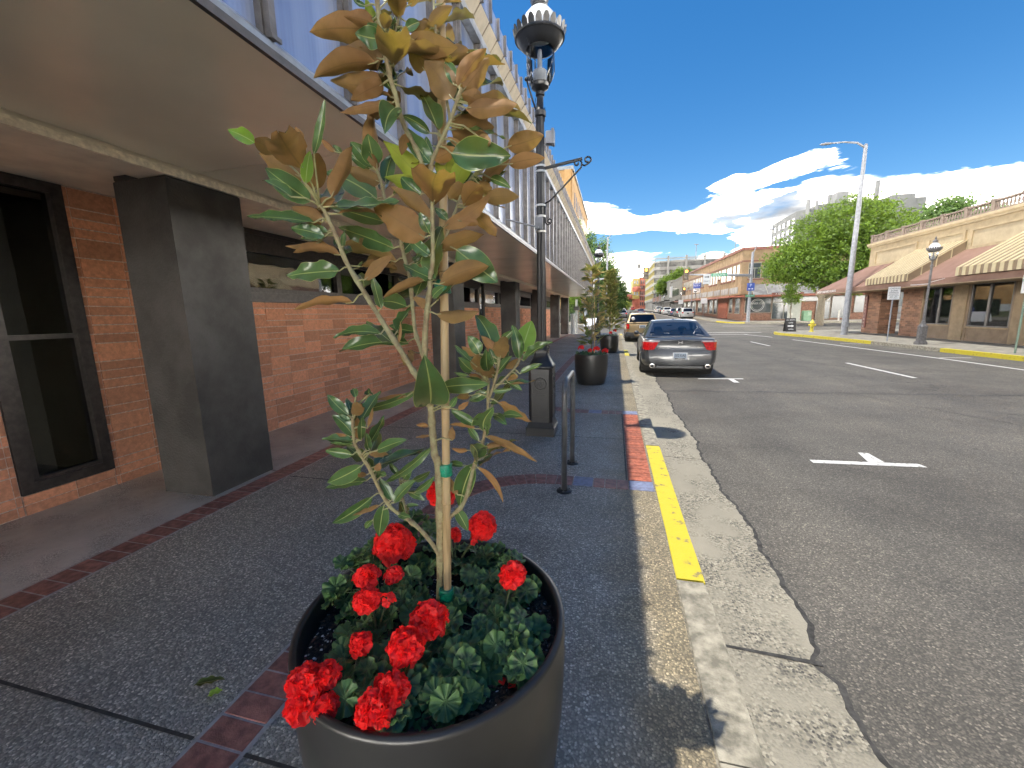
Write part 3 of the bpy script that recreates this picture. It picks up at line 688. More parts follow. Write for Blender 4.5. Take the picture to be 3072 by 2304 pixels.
# ------------------------------------------------------------------ planters, magnolias, geraniums
M_POT = pm('black_planter_resin', (.016, .016, .0155), .38, var=.12, scale=3, spec=.45)
M_SOIL = pebble('potting_soil', [(0, (.012, .010, .008)), (.6, (.035, .026, .018)), (.9, (.07, .05, .035)), (.93, (.7, .7, .68)), (1, (.8, .8, .78))], 130, (.01, .008, .006), .9, .8, .3)
M_MULCH = pm('bark_mulch', (.075, .038, .022), .85, var=.35, scale=60, bump=.4, bscale=150, rnd=.5, island=1)
M_BAM = None
def bammat():
    m, t, b = newmat('bamboo_cane'); g = nd(t, 'ShaderNodeNewGeometry')
    s = nd(t, 'ShaderNodeMapping'); s.inputs['Scale'].default_value = (60, 60, 3); t.links.new(g.outputs['Position'], s.inputs['Vector'])
    n = nd(t, 'ShaderNodeTexNoise'); n.inputs['Scale'].default_value = 1; n.inputs['Detail'].default_value = 6; t.links.new(s.outputs[0], n.inputs['Vector'])
    t.links.new(ramp(t, n.outputs[0], [(.25, (.30, .19, .08)), (.42, (.55, .40, .20)), (.7, (.66, .50, .27))]), b.inputs['Base Color']); b.inputs['Roughness'].default_value = .4
    return m
M_BAM = bammat()
M_TIE = pm('green_plastic_tie', (.0, .16, .09), .3, var=.2, scale=60, bump=.3, bscale=150)
def planter(loc, rimz, R, label, grp=None):
    r = empty('planter', loc, label, 'planter', grp)
    prof = [(R*.70, 0), (R*.80, .0), (R*.86, .06), (R*.93, rimz*.3), (R*.985, rimz*.6), (R*1.0, rimz*.8), (R*1.0, rimz-.012), (R*.995, rimz), (R*.955, rimz+.002), (R*.945, rimz-.006), (R*.93, rimz-.12), (R*.9, rimz-.16)]
    m_ = MB(); m_.lathe(prof, 72, cap=False); m_.build('pot', M_POT, r, smooth=True)
    m_ = MB()
    n = 20; vs = [(0, 0, rimz-.055)]; fs = []
    for i in range(1, 9):
        for k in range(n*2):
            a = 2*pi*k/(n*2); rr = R*.935*i/8; vs.append((rr*cos(a), rr*sin(a), rimz-.06+.012*sin(rr*40+a*3)*cos(a*5)+random.uniform(-.004, .004)-(0.012 if i == 8 else 0)))
    N_ = n*2
    for k in range(N_): fs.append((0, 1+k, 1+(k+1) % N_))
    for i in range(7):
        for k in range(N_): fs.append((1+i*N_+k, 1+(i+1)*N_+k, 1+(i+1)*N_+(k+1) % N_, 1+i*N_+(k+1) % N_))
    m_.add(vs, fs); m_.build('soil', M_SOIL, r, smooth=True)
    return r
PC = (-.509, 1.006)
P1 = planter((PC[0], PC[1], 0), .68, .390, 'nearest black planter, filled with red geraniums and a staked young magnolia', 'black planters along the kerb')
m_ = MB()
for i in range(1500):
    a = random.uniform(0, 2*pi); rr = .355*sqrt(random.random()); x = rr*cos(a); y = rr*sin(a)
    if x < -.16 and random.random() < .7: continue
    L_ = random.uniform(.008, .03); w_ = random.uniform(.003, .007); t_ = random.uniform(.0015, .003); an = random.uniform(0, pi)
    m_.T = Matrix.Translation((x, y, .627+random.uniform(0, .012))) @ Matrix.Rotation(an, 4, 'Z') @ Matrix.Rotation(random.uniform(-.45, .45), 4, 'Y') @ Matrix.Rotation(random.uniform(-.4, .4), 4, 'X')
    m_.box(-L_/2, L_/2, -w_/2, w_/2, -t_/2, t_/2)
m_.T = None; m_.build('mulch', M_MULCH, P1, kind='stuff')
# magnolia leaves -------------------------------------------------
M_LG = leafmat('magnolia_leaf', (.045, .10, .038), (.24, .14, .06), .22, (.28, .30, .05), .14, vein=(.42, .45, .16))
M_LB = leafmat('magnolia_leaf_rusty', (.05, .105, .04), (.23, .125, .05), .22, (.38, .27, .04), .22, vein=(.42, .45, .16))
M_LL = leafmat('magnolia_leaf_new', (.16, .34, .06), (.38, .40, .07), .25, (.55, .75, .06), .38, vein=(.6, .68, .25))
M_STEM = pm('magnolia_stem', (.26, .25, .13), .7, var=.3, scale=40, bump=.3, bscale=120, col2=(.20, .15, .08))
M_PET = pm('petiole', (.38, .36, .17), .6, var=.2, scale=40)
UPV = Vector((0, 0, 1))
def leaf_mesh(name, base, tip, width, toward, curl, cup, wave, roll, nl=12, nw=6, origin=(0, 0, 0), seed=0):
    rn = random.Random(seed)
    d = tip-base; Ln = d.length; d.normalize()
    s = d.cross(toward).normalized(); nrm = s.cross(d).normalized()       # nrm ~ facing 'toward'
    R_ = Matrix.Rotation(roll, 3, d); s = R_ @ s; nrm = R_ @ nrm
    vs = []; uv = []; p1 = rn.uniform(0, 6.28); p2 = rn.uniform(0, 6.28); fq = rn.uniform(1.6, 3.4); bend = rn.uniform(-.06, .06)*Ln
    tipc = rn.uniform(-.3, 1.0)
    for i in range(nl+1):
        t = i/nl
        wd = width*(sin(pi*min(1, t**.82*1.0))**.72 if 0 < t < 1 else 0.02)
        wd = max(wd, width*.03)*(1-.12*t)
        c = base+d*(Ln*t)+nrm*(curl*Ln*(4*t*(1-t))*.5)+s*(bend*4*t*(1-t))
        if t > .75: c = c - nrm*(tipc*.25*Ln*(t-.75)**1.5*4*.25)
        for j in range(nw+1):
            u = j/nw-.5; e = abs(u)*2
            off = cup*wd*(e**1.6)*.6 + wave*width*(e**2)*sin(fq*2*pi*t+(p1 if u < 0 else p2))
            tw = 1-.10*cup*e
            q_ = c+s*(u*wd*tw)+nrm*off
            vs.append(tuple(q_-Vector(origin))); uv.append((j/nw, t))
    fs = [(i*(nw+1)+j, i*(nw+1)+j+1, (i+1)*(nw+1)+j+1, (i+1)*(nw+1)+j) for i in range(nl) for j in range(nw)]
    me = bpy.data.meshes.new(name); me.from_pydata(vs, [], fs)
    ul = me.uv_layers.new(name='UVMap')
    for lp in me.loops: ul.data[lp.index].uv = uv[lp.vertex_index]
    me.polygons.foreach_set('use_smooth', [True]*len(me.polygons)); me.update()
    return me
BRANCHES=[
 ('T', [(-0.5209, 1.0777, 0.6526), (-0.5109, 1.0737, 0.8309), (-0.5024, 1.0697, 0.9995), (-0.5006, 1.0657, 1.1198), (-0.507, 1.0617, 1.1456), (-0.5078, 1.0577, 1.229), (-0.507, 1.0537, 1.2847), (-0.5096, 1.0497, 1.3322), (-0.5138, 1.0457, 1.4186), (-0.5071, 1.0417, 1.4969), (-0.494, 1.0377, 1.5681), (-0.4824, 1.0337, 1.6178), (-0.4763, 1.0297, 1.6562), (-0.4657, 1.0257, 1.6935), (-0.4581, 1.0217, 1.8117), (-0.4551, 1.0177, 1.8321)], 0.013, 0.0045),
 ('B', [(-0.5086, 1.0477, 1.2977), (-0.5249, 1.0344, 1.3634), (-0.5455, 1.0211, 1.4111), (-0.568, 1.0077, 1.462), (-0.6067, 0.9944, 1.5367), (-0.6518, 0.9811, 1.6241), (-0.6853, 0.9677, 1.6975), (-0.694, 0.9544, 1.7482), (-0.7138, 0.9411, 1.8138), (-0.7183, 0.9277, 1.826)], 0.0085, 0.005),
 ('C', [(-0.514, 1.0477, 1.4136), (-0.5282, 1.0566, 1.4541), (-0.5479, 1.0655, 1.5062), (-0.5569, 1.0744, 1.5799), (-0.5646, 1.0833, 1.6579), (-0.5851, 1.0922, 1.7299), (-0.598, 1.1011, 1.779), (-0.6376, 1.11, 1.8646), (-0.6547, 1.1188, 1.9289), (-0.6701, 1.1277, 1.9641)], 0.006, 0.0045),
 ('U', [(-0.4908, 1.0977, 1.8543), (-0.4858, 1.0894, 1.9094), (-0.4797, 1.0811, 1.9485), (-0.4511, 1.0727, 1.9879), (-0.4156, 1.0644, 2.0371), (-0.3946, 1.0561, 2.0698), (-0.376, 1.0477, 2.0992)], 0.006, 0.0045),
 ('V', [(-0.4864, 1.0877, 1.8515), (-0.5021, 1.0766, 1.9403), (-0.5218, 1.0655, 1.9955), (-0.5373, 1.0544, 2.0313), (-0.5456, 1.0433, 2.0676), (-0.5464, 1.0322, 2.0972), (-0.5522, 1.0211, 2.131), (-0.5572, 1.01, 2.1917), (-0.5607, 0.9988, 2.2629), (-0.5545, 0.9877, 2.3067)], 0.006, 0.006),
 ('W', [(-0.5558, 1.0277, 2.1348), (-0.555, 1.0427, 2.1983), (-0.5548, 1.0577, 2.2422), (-0.5465, 1.0727, 2.2927), (-0.5475, 1.0877, 2.3422)], 0.004, 0.003),
 ('X', [(-0.4169, 1.0677, 2.0386), (-0.4366, 1.0811, 2.1402), (-0.4554, 1.0944, 2.241), (-0.4643, 1.1077, 2.3549)], 0.004, 0.003),
 ('Y', [(-0.4648, 1.0777, 1.7171), (-0.4399, 1.0917, 1.7873), (-0.4291, 1.1057, 1.8273), (-0.413, 1.1197, 1.8783), (-0.4056, 1.1337, 1.9028), (-0.3822, 1.1477, 1.9339)], 0.004, 0.003),
 ('E', [(-0.4975, 1.0777, 0.8864), (-0.4792, 1.082, 0.936), (-0.4296, 1.0863, 0.9923), (-0.3936, 1.0906, 1.1141), (-0.3702, 1.0949, 1.1738), (-0.3562, 1.0992, 1.24), (-0.3505, 1.1034, 1.3027), (-0.3479, 1.1077, 1.3655)], 0.007, 0.0045),
 ('E2', [(-0.3518, 1.1077, 1.3017), (-0.3347, 1.0944, 1.3372), (-0.3157, 1.0811, 1.3855), (-0.3012, 1.0677, 1.4327)], 0.004, 0.003),
 ('E3', [(-0.3327, 1.0977, 1.3395), (-0.2836, 1.1211, 1.3878), (-0.2629, 1.1444, 1.4218), (-0.264, 1.1677, 1.4378)], 0.004, 0.003),
 ('F', [(-0.5121, 1.0677, 0.8208), (-0.5507, 1.05, 0.8956), (-0.5904, 1.0322, 0.9455), (-0.6307, 1.0144, 0.9856), (-0.6519, 0.9966, 1.0413), (-0.6636, 0.9788, 1.1051), (-0.6642, 0.9611, 1.1369), (-0.6764, 0.9433, 1.1843), (-0.6759, 0.9255, 1.2242), (-0.6608, 0.9077, 1.2932)], 0.007, 0.004),
 ('F2', [(-0.5822, 1.0177, 0.9539), (-0.6176, 1.0577, 0.9941), (-0.6478, 1.0977, 1.0398)], 0.004, 0.003),
]
LEAVES=[
 ((-0.559,1.0044,2.2277),(-0.6042,1.021,2.245),(-0.7661,1.0296,2.2726),0.0522,'b'),
 ((-0.5599,1.0016,2.2454),(-0.5773,1.0049,2.2452),(-0.6381,0.9852,2.2589),0.0296,'b'),
 ((-0.5581,1.0072,2.2098),(-0.5655,1.0049,2.2112),(-0.5971,0.9604,2.201),0.0358,'g'),
 ((-0.5554,1.0141,2.1693),(-0.567,1.0098,2.1699),(-0.6789,1.0278,2.2194),0.0469,'b'),
 ((-0.5554,1.0141,2.1693),(-0.5883,1.0172,2.169),(-0.743,0.9989,2.1486),0.041,'b'),
 ((-0.5515,1.0225,2.1268),(-0.5771,1.032,2.1289),(-0.7223,1.0434,2.1619),0.048,'b'),
 ((-0.5515,1.0225,2.1268),(-0.5763,1.0303,2.1267),(-0.6712,1.0343,2.1041),0.0319,'b'),
 ((-0.5554,1.0352,2.1665),(-0.5464,1.0325,2.1614),(-0.4904,0.9143,2.1594),0.0672,'b'),
 ((-0.5599,1.0016,2.2454),(-0.5779,1.0086,2.2462),(-0.5868,0.9929,2.2887),0.0203,'y'),
 ((-0.5581,1.0072,2.2098),(-0.5637,1.0046,2.2108),(-0.5828,0.9867,2.2341),0.0234,'g'),
 ((-0.559,1.0044,2.2277),(-0.5472,1.0062,2.2269),(-0.5311,0.9731,2.2394),0.0234,'b'),
 ((-0.5465,1.0727,2.2927),(-0.546,1.0728,2.2925),(-0.5193,1.0145,2.2979),0.0366,'b'),
 ((-0.5591,0.9961,2.274),(-0.5914,0.9962,2.279),(-0.6147,0.9863,2.2882),0.0093,'g'),
 ((-0.5603,1.0002,2.2542),(-0.5777,1.0013,2.2508),(-0.6123,1.0297,2.292),0.014,'g'),
 ((-0.4576,1.0977,2.2696),(-0.4755,1.0951,2.2683),(-0.4137,1.0951,2.3065),0.0272,'b'),
 ((-0.5537,1.0596,2.2485),(-0.5122,1.0479,2.227),(-0.3947,1.0611,2.1972),0.0406,'b'),
 ((-0.4389,1.0827,2.1528),(-0.4327,1.0821,2.1563),(-0.5208,1.0753,2.2426),0.0335,'b'),
 ((-0.4413,1.0844,2.1654),(-0.4894,1.0877,2.173),(-0.5476,1.1186,2.2615),0.0421,'b'),
 ((-0.3922,1.055,2.0735),(-0.4018,1.0492,2.0778),(-0.466,1.0525,2.1691),0.0537,'b'),
 ((-0.4483,1.0894,2.2032),(-0.3769,1.1223,2.2172),(-0.4294,1.0822,2.1901),0.0348,'b'),
 ((-0.3783,1.0488,2.0956),(-0.3865,1.0491,2.0999),(-0.3143,1.0437,2.1668),0.0358,'b'),
 ((-0.3783,1.0488,2.0956),(-0.3732,1.0506,2.0934),(-0.3116,1.058,2.1554),0.0391,'b'),
 ((-0.3783,1.0488,2.0956),(-0.3971,1.0491,2.1094),(-0.4207,1.0629,2.1678),0.0228,'g'),
 ((-0.5506,1.0652,2.2674),(-0.5257,1.0649,2.2603),(-0.4932,1.078,2.2773),0.0198,'g'),
 ((-0.5506,1.0652,2.2674),(-0.5174,1.0842,2.262),(-0.4659,1.0787,2.2718),0.0151,'b'),
 ((-0.3876,1.0529,2.081),(-0.3295,1.0796,2.0675),(-0.3729,1.0465,2.0822),0.0331,'b'),
 ((-0.3972,1.0571,2.0658),(-0.3717,1.0543,2.0558),(-0.2445,1.0447,2.0426),0.0288,'b'),
 ((-0.4287,1.0675,2.0189),(-0.4155,1.0664,2.016),(-0.3353,1.1637,2.0512),0.0618,'b'),
 ((-0.42,1.0654,2.0311),(-0.3466,1.0761,1.9963),(-0.307,1.0471,1.9658),0.0238,'b'),
 ((-0.3852,1.146,1.93),(-0.298,1.1842,2.0047),(-0.2041,1.1887,2.0242),0.0444,'b'),
 ((-0.4546,1.0738,1.9831),(-0.4134,1.0588,1.9569),(-0.2715,1.0706,1.9414),0.0614,'g'),
 ((-0.3852,1.146,1.93),(-0.2834,1.137,1.9438),(-0.1951,1.1547,1.9554),0.031,'b'),
 ((-0.3852,1.146,1.93),(-0.3595,1.1449,1.9066),(-0.2899,1.1641,1.9616),0.0293,'b'),
 ((-0.4963,1.0808,1.9074),(-0.51,1.0862,1.9052),(-0.5995,1.0669,2.0024),0.0438,'y'),
 ((-0.4963,1.0808,1.9074),(-0.5151,1.0816,1.9015),(-0.6143,1.0879,1.9276),0.0335,'y'),
 ((-0.4843,1.0873,1.9193),(-0.4427,1.0887,1.9148),(-0.4485,1.1554,2.0074),0.0483,'y'),
 ((-0.413,1.1197,1.8783),(-0.4352,1.1138,1.8895),(-0.3607,1.123,1.9888),0.038,'y'),
 ((-0.4554,1.0182,1.8296),(-0.4501,1.0161,1.8292),(-0.3827,0.8876,1.8549),0.0846,'b'),
 ((-0.4904,1.085,1.8741),(-0.5157,1.0827,1.8734),(-0.567,1.0798,1.9192),0.0315,'g'),
 ((-0.4804,1.0821,1.9437),(-0.4803,1.0826,1.9428),(-0.5486,1.0847,2.0355),0.0369,'g'),
 ((-0.4804,1.0821,1.9437),(-0.4831,1.0808,1.9457),(-0.4954,1.0914,2.0158),0.0221,'g'),
 ((-0.442,1.0707,2.0004),(-0.4818,1.0878,2.0241),(-0.5479,1.0732,2.066),0.0204,'g'),
 ((-0.476,1.08,1.9535),(-0.4749,1.0808,1.9563),(-0.4118,1.0749,1.9749),0.0313,'b'),
 ((-0.442,1.0707,2.0004),(-0.3976,1.0863,1.9822),(-0.4306,1.0841,2.0057),0.013,'b'),
 ((-0.391,1.1425,1.9222),(-0.3729,1.1397,1.9071),(-0.3261,1.1033,1.874),0.0243,'b'),
 ((-0.4056,1.1337,1.9028),(-0.4185,1.1386,1.909),(-0.3943,1.1988,1.932),0.0287,'g'),
 ((-0.4231,1.111,1.8464),(-0.4082,1.1159,1.8439),(-0.3385,1.0518,1.8684),0.0454,'b'),
 ((-0.4211,1.1127,1.8528),(-0.4542,1.1228,1.8649),(-0.3966,1.0902,1.8897),0.037,'b'),
 ((-0.3852,1.146,1.93),(-0.3332,1.1301,1.9122),(-0.2798,1.1234,1.8829),0.0197,'g'),
 ((-0.4084,1.1285,1.8936),(-0.3444,1.1131,1.8573),(-0.2561,1.1081,1.8525),0.0323,'b'),
 ((-0.443,1.09,1.7786),(-0.4564,1.082,1.7839),(-0.3278,1.0798,1.8513),0.0272,'b'),
 ((-0.459,1.0222,1.7972),(-0.4679,1.0233,1.7958),(-0.5744,1.0327,1.8803),0.0297,'b'),
 ((-0.4618,1.0237,1.7533),(-0.4867,1.0306,1.7519),(-0.6136,1.0252,1.8331),0.0659,'b'),
 ((-0.4359,1.097,1.8023),(-0.4479,1.0958,1.8075),(-0.4788,1.0891,1.8355),0.0191,'g'),
 ((-0.4251,1.1092,1.84),(-0.3901,1.1245,1.8308),(-0.3178,1.1137,1.7612),0.0283,'b'),
 ((-0.4345,1.0987,1.8073),(-0.4111,1.09,1.7998),(-0.3568,1.0858,1.7875),0.019,'b'),
 ((-0.4648,1.0777,1.7171),(-0.468,1.076,1.723),(-0.3438,1.0654,1.7555),0.0333,'b'),
 ((-0.4585,1.0812,1.7347),(-0.4206,1.0836,1.7254),(-0.3146,1.084,1.64),0.0609,'g'),
 ((-0.4801,1.0322,1.6323),(-0.4584,1.0434,1.6327),(-0.3227,1.0257,1.6678),0.0445,'b'),
 ((-0.4786,1.0312,1.6419),(-0.4615,1.032,1.6418),(-0.5585,1.0505,1.6869),0.026,'g'),
 ((-0.5646,1.0833,1.6579),(-0.5669,1.084,1.6578),(-0.6344,1.223,1.7477),0.0756,'b'),
 ((-0.4647,1.0252,1.7086),(-0.4751,1.0275,1.7054),(-0.5334,1.0451,1.7495),0.0259,'g'),
 ((-0.4618,1.0237,1.7533),(-0.47,1.0235,1.7609),(-0.4862,1.0107,1.8072),0.0218,'g'),
 ((-0.5851,1.0922,1.7299),(-0.5874,1.092,1.7276),(-0.5667,1.1196,1.7634),0.0233,'g'),
 ((-0.6682,1.1266,1.9597),(-0.6685,1.1258,1.9631),(-0.6564,1.1108,2.1058),0.0314,'b'),
 ((-0.6682,1.1266,1.9597),(-0.6793,1.1224,1.9695),(-0.7291,1.1041,2.0317),0.033,'g'),
 ((-0.6682,1.1266,1.9597),(-0.6793,1.1328,1.9792),(-0.667,1.0891,2.0392),0.0456,'g'),
 ((-0.6682,1.1266,1.9597),(-0.6895,1.1291,1.9694),(-0.7434,1.1125,2.0062),0.021,'g'),
 ((-0.7177,0.9294,1.8245),(-0.6842,0.8821,1.9217),(-0.6332,0.8663,2.0181),0.0137,'g'),
 ((-0.6682,1.1266,1.9597),(-0.7929,1.117,2.021),(-0.8223,1.0977,2.0539),0.0121,'b'),
 ((-0.6682,1.1266,1.9597),(-0.8068,1.1679,2.0351),(-0.8238,1.1547,2.0556),0.0145,'g'),
 ((-0.5458,1.0405,2.0751),(-0.5519,1.0394,2.0734),(-0.5389,0.9575,1.9852),0.0419,'g'),
 ((-0.5461,1.0363,2.0862),(-0.5588,1.0381,2.0848),(-0.703,1.0351,2.0794),0.0177,'b'),
 ((-0.5461,1.0363,2.0862),(-0.5559,1.0327,2.0821),(-0.5976,1.0305,2.0768),0.0096,'b'),
 ((-0.5315,1.0586,2.018),(-0.5343,1.0594,2.0186),(-0.5568,1.0661,1.9739),0.0197,'b'),
 ((-0.7177,0.9294,1.8245),(-0.789,0.8247,1.9377),(-0.8614,0.8321,1.975),0.0256,'l'),
 ((-0.7177,0.9294,1.8245),(-0.7873,0.8823,1.9374),(-0.7969,0.8337,1.9469),0.0301,'b'),
 ((-0.7177,0.9294,1.8245),(-0.7928,0.9639,1.9072),(-0.9356,0.9956,1.9861),0.0523,'b'),
 ((-0.7177,0.9294,1.8245),(-0.7249,0.8978,1.8962),(-0.678,0.778,1.9222),0.0668,'b'),
 ((-0.7177,0.9294,1.8245),(-0.7745,0.9571,1.9913),(-0.7862,0.9543,2.0207),0.0163,'b'),
 ((-0.7177,0.9294,1.8245),(-0.7418,0.9468,1.8662),(-0.6835,0.8964,1.9248),0.0455,'b'),
 ((-0.7177,0.9294,1.8245),(-0.7411,0.9288,1.836),(-0.8622,0.9316,1.9228),0.0432,'g'),
 ((-0.7177,0.9294,1.8245),(-0.7744,0.9013,1.8431),(-0.8459,0.8987,1.8861),0.0182,'g'),
 ((-0.7177,0.9294,1.8245),(-0.7268,0.898,1.8682),(-0.7015,0.8911,1.9314),0.0209,'l'),
 ((-0.7172,0.9311,1.823),(-0.6823,0.9301,1.8427),(-0.6136,0.9211,1.9416),0.0288,'b'),
 ((-0.7177,0.9294,1.8245),(-0.7252,0.9284,1.8191),(-0.6835,0.9403,1.8398),0.0201,'b'),
 ((-0.709,0.9444,1.7976),(-0.7254,0.9408,1.7876),(-0.8067,0.9414,1.8283),0.0346,'b'),
 ((-0.709,0.9444,1.7976),(-0.7358,0.9261,1.7854),(-0.934,0.9367,1.8145),0.0233,'g'),
 ((-0.6991,0.9511,1.7649),(-0.7166,0.9389,1.754),(-0.8024,0.9289,1.776),0.0273,'g'),
 ((-0.7016,0.9494,1.7731),(-0.7161,0.9483,1.7647),(-0.7732,0.9496,1.7872),0.0202,'g'),
 ((-0.6966,0.9527,1.7566),(-0.7666,0.9747,1.746),(-0.877,0.9887,1.7466),0.0132,'b'),
 ((-0.6876,0.9644,1.7104),(-0.7014,0.9687,1.711),(-0.8466,0.9851,1.7286),0.0244,'b'),
 ((-0.6771,0.9711,1.6794),(-0.712,0.9776,1.6722),(-0.8581,0.9641,1.6654),0.0417,'g'),
 ((-0.6462,0.9827,1.6133),(-0.6921,0.9965,1.5896),(-0.8789,0.999,1.5734),0.0193,'b'),
 ((-0.6178,1.1055,1.8217),(-0.6478,1.1135,1.8186),(-0.8098,1.0966,1.8704),0.0259,'g'),
 ((-0.5883,1.0944,1.7422),(-0.6112,1.0897,1.7404),(-0.7819,1.0976,1.806),0.0338,'g'),
 ((-0.58,1.09,1.7119),(-0.6161,1.1021,1.7049),(-0.7913,1.1102,1.7555),0.0427,'b'),
 ((-0.6603,0.9777,1.6427),(-0.6353,0.9711,1.6455),(-0.5519,0.9661,1.6974),0.0207,'b'),
 ((-0.6908,0.9594,1.7294),(-0.6834,0.9591,1.7294),(-0.6746,0.9583,1.7656),0.0093,'g'),
 ((-0.6182,0.9911,1.5588),(-0.6064,0.9929,1.5716),(-0.6119,0.9737,1.6543),0.0173,'g'),
 ((-0.6991,0.9511,1.7649),(-0.7481,0.9519,1.746),(-0.804,0.9569,1.7568),0.0111,'g'),
 ((-0.6419,1.1122,1.8806),(-0.6707,1.1195,1.883),(-0.8271,1.1224,1.9686),0.0528,'g'),
 ((-0.6547,1.1188,1.9289),(-0.6575,1.1189,1.9279),(-0.758,1.1118,1.9738),0.0347,'b'),
 ((-0.5569,1.0744,1.5799),(-0.5753,1.0777,1.5765),(-0.6785,1.1317,1.5931),0.0397,'g'),
 ((-0.5479,1.0655,1.5062),(-0.5418,1.0674,1.5063),(-0.6257,1.0671,1.5243),0.0227,'g'),
 ((-0.5972,0.9977,1.5182),(-0.6174,0.9993,1.504),(-0.7622,1.0049,1.4942),0.0232,'g'),
 ((-0.5405,1.0622,1.4866),(-0.5736,1.0659,1.4767),(-0.7975,1.0772,1.4515),0.0392,'g'),
 ((-0.4786,1.0312,1.6419),(-0.4951,1.0363,1.6456),(-0.6195,1.0432,1.606),0.0201,'b'),
 ((-0.494,1.0377,1.5681),(-0.4864,1.0363,1.57),(-0.5354,1.0442,1.5995),0.0201,'b'),
 ((-0.4956,1.0382,1.5593),(-0.4684,1.0383,1.5536),(-0.3549,1.0397,1.5573),0.0241,'b'),
 ((-0.5512,1.0177,1.4239),(-0.5547,1.0191,1.4218),(-0.6031,1.0716,1.4414),0.0237,'b'),
 ((-0.5512,1.0177,1.4239),(-0.5544,1.0186,1.4218),(-0.55,1.0443,1.4486),0.0197,'b'),
 ((-0.5076,1.0527,1.2966),(-0.5086,1.0524,1.2986),(-0.4511,0.9192,1.4428),0.0758,'g'),
 ((-0.4867,1.0352,1.5993),(-0.4795,1.0392,1.5978),(-0.4368,1.0241,1.6232),0.0181,'g'),
 ((-0.5729,1.0061,1.4715),(-0.5703,1.0047,1.4749),(-0.5667,1.018,1.5333),0.0058,'b'),
 ((-0.5101,1.0492,1.3432),(-0.4719,1.0517,1.3503),(-0.3426,1.0598,1.3596),0.0293,'g'),
 ((-0.3482,1.1072,1.3577),(-0.3657,1.1017,1.3614),(-0.4142,1.0866,1.3707),0.0184,'g'),
 ((-0.3492,1.1056,1.3342),(-0.3515,1.106,1.334),(-0.4048,1.1035,1.304),0.0231,'g'),
 ((-0.3498,1.1045,1.3185),(-0.4013,1.0911,1.3211),(-0.4391,1.0887,1.3141),0.0183,'b'),
 ((-0.5071,1.0542,1.2778),(-0.4202,1.0382,1.2911),(-0.3809,1.0249,1.3153),0.0101,'b'),
 ((-0.507,1.0537,1.2847),(-0.4405,1.0372,1.2983),(-0.4162,1.0282,1.3287),0.0145,'g'),
 ((-0.303,1.0694,1.4269),(-0.3583,1.0682,1.4428),(-0.3869,1.0607,1.491),0.0283,'g'),
 ((-0.303,1.0694,1.4269),(-0.3755,1.0906,1.439),(-0.4206,1.1005,1.4596),0.0167,'b'),
 ((-0.3482,1.1072,1.3577),(-0.387,1.0796,1.4186),(-0.4359,1.0853,1.4639),0.0136,'g'),
 ((-0.3482,1.1072,1.3577),(-0.3809,1.1157,1.3891),(-0.3609,1.0663,1.44),0.0311,'b'),
 ((-0.3139,1.0794,1.3915),(-0.3435,1.0864,1.3968),(-0.3302,1.0398,1.4545),0.0288,'g'),
 ((-0.3066,1.0727,1.4152),(-0.3176,1.0705,1.4174),(-0.33,1.069,1.4562),0.0179,'g'),
 ((-0.3482,1.1072,1.3577),(-0.4012,1.1213,1.388),(-0.4309,1.0978,1.4286),0.0282,'g'),
 ((-0.3482,1.1072,1.3577),(-0.4164,1.1247,1.3744),(-0.4538,1.1166,1.3839),0.0078,'g'),
 ((-0.3482,1.1072,1.3577),(-0.3525,1.1127,1.371),(-0.3166,1.0061,1.411),0.0435,'b'),
 ((-0.3482,1.1072,1.3577),(-0.3684,1.1103,1.3647),(-0.3984,1.094,1.3809),0.017,'b'),
 ((-0.303,1.0694,1.4269),(-0.3069,1.0673,1.4387),(-0.3492,1.0645,1.4906),0.0223,'b'),
 ((-0.303,1.0694,1.4269),(-0.3013,1.0688,1.4326),(-0.2707,1.016,1.4902),0.0328,'b'),
 ((-0.303,1.0694,1.4269),(-0.3017,1.0857,1.4787),(-0.2692,1.0805,1.5053),0.0167,'g'),
 ((-0.2629,1.1444,1.4218),(-0.2657,1.1444,1.4216),(-0.2854,1.1529,1.5131),0.0287,'g'),
 ((-0.2638,1.1648,1.4358),(-0.2636,1.1647,1.4401),(-0.2439,1.2168,1.5233),0.0455,'l'),
 ((-0.2638,1.1648,1.4358),(-0.2604,1.1647,1.4385),(-0.2425,1.2495,1.4743),0.0422,'b'),
 ((-0.2629,1.1444,1.4218),(-0.2534,1.1462,1.4167),(-0.1699,1.1269,1.468),0.0192,'g'),
 ((-0.3157,1.0811,1.3855),(-0.3153,1.0811,1.3857),(-0.2717,1.0726,1.4354),0.0181,'g'),
 ((-0.2655,1.1415,1.4175),(-0.2633,1.1407,1.4188),(-0.3027,1.1351,1.3971),0.0191,'b'),
 ((-0.2785,1.1269,1.3962),(-0.2612,1.1286,1.3812),(-0.1968,1.1218,1.4093),0.0142,'g'),
 ((-0.2836,1.1211,1.3878),(-0.2653,1.125,1.3754),(-0.2977,1.1314,1.3611),0.0126,'b'),
 ((-0.3347,1.0944,1.3372),(-0.3352,1.095,1.3349),(-0.2799,1.1038,1.341),0.0092,'g'),
 ((-0.302,1.1123,1.3697),(-0.2931,1.1195,1.3568),(-0.2577,1.1309,1.3334),0.0141,'g'),
 ((-0.3505,1.1034,1.3027),(-0.343,1.1067,1.2989),(-0.319,1.0914,1.2999),0.0093,'g'),
 ((-0.3475,1.1044,1.3107),(-0.3217,1.108,1.3002),(-0.2295,1.0988,1.2521),0.0209,'b'),
 ((-0.354,1.1008,1.2636),(-0.3084,1.1043,1.2624),(-0.2479,1.0868,1.2651),0.0188,'g'),
 ((-0.3596,1.0981,1.2235),(-0.3889,1.0946,1.2328),(-0.4568,1.0912,1.2728),0.0248,'g'),
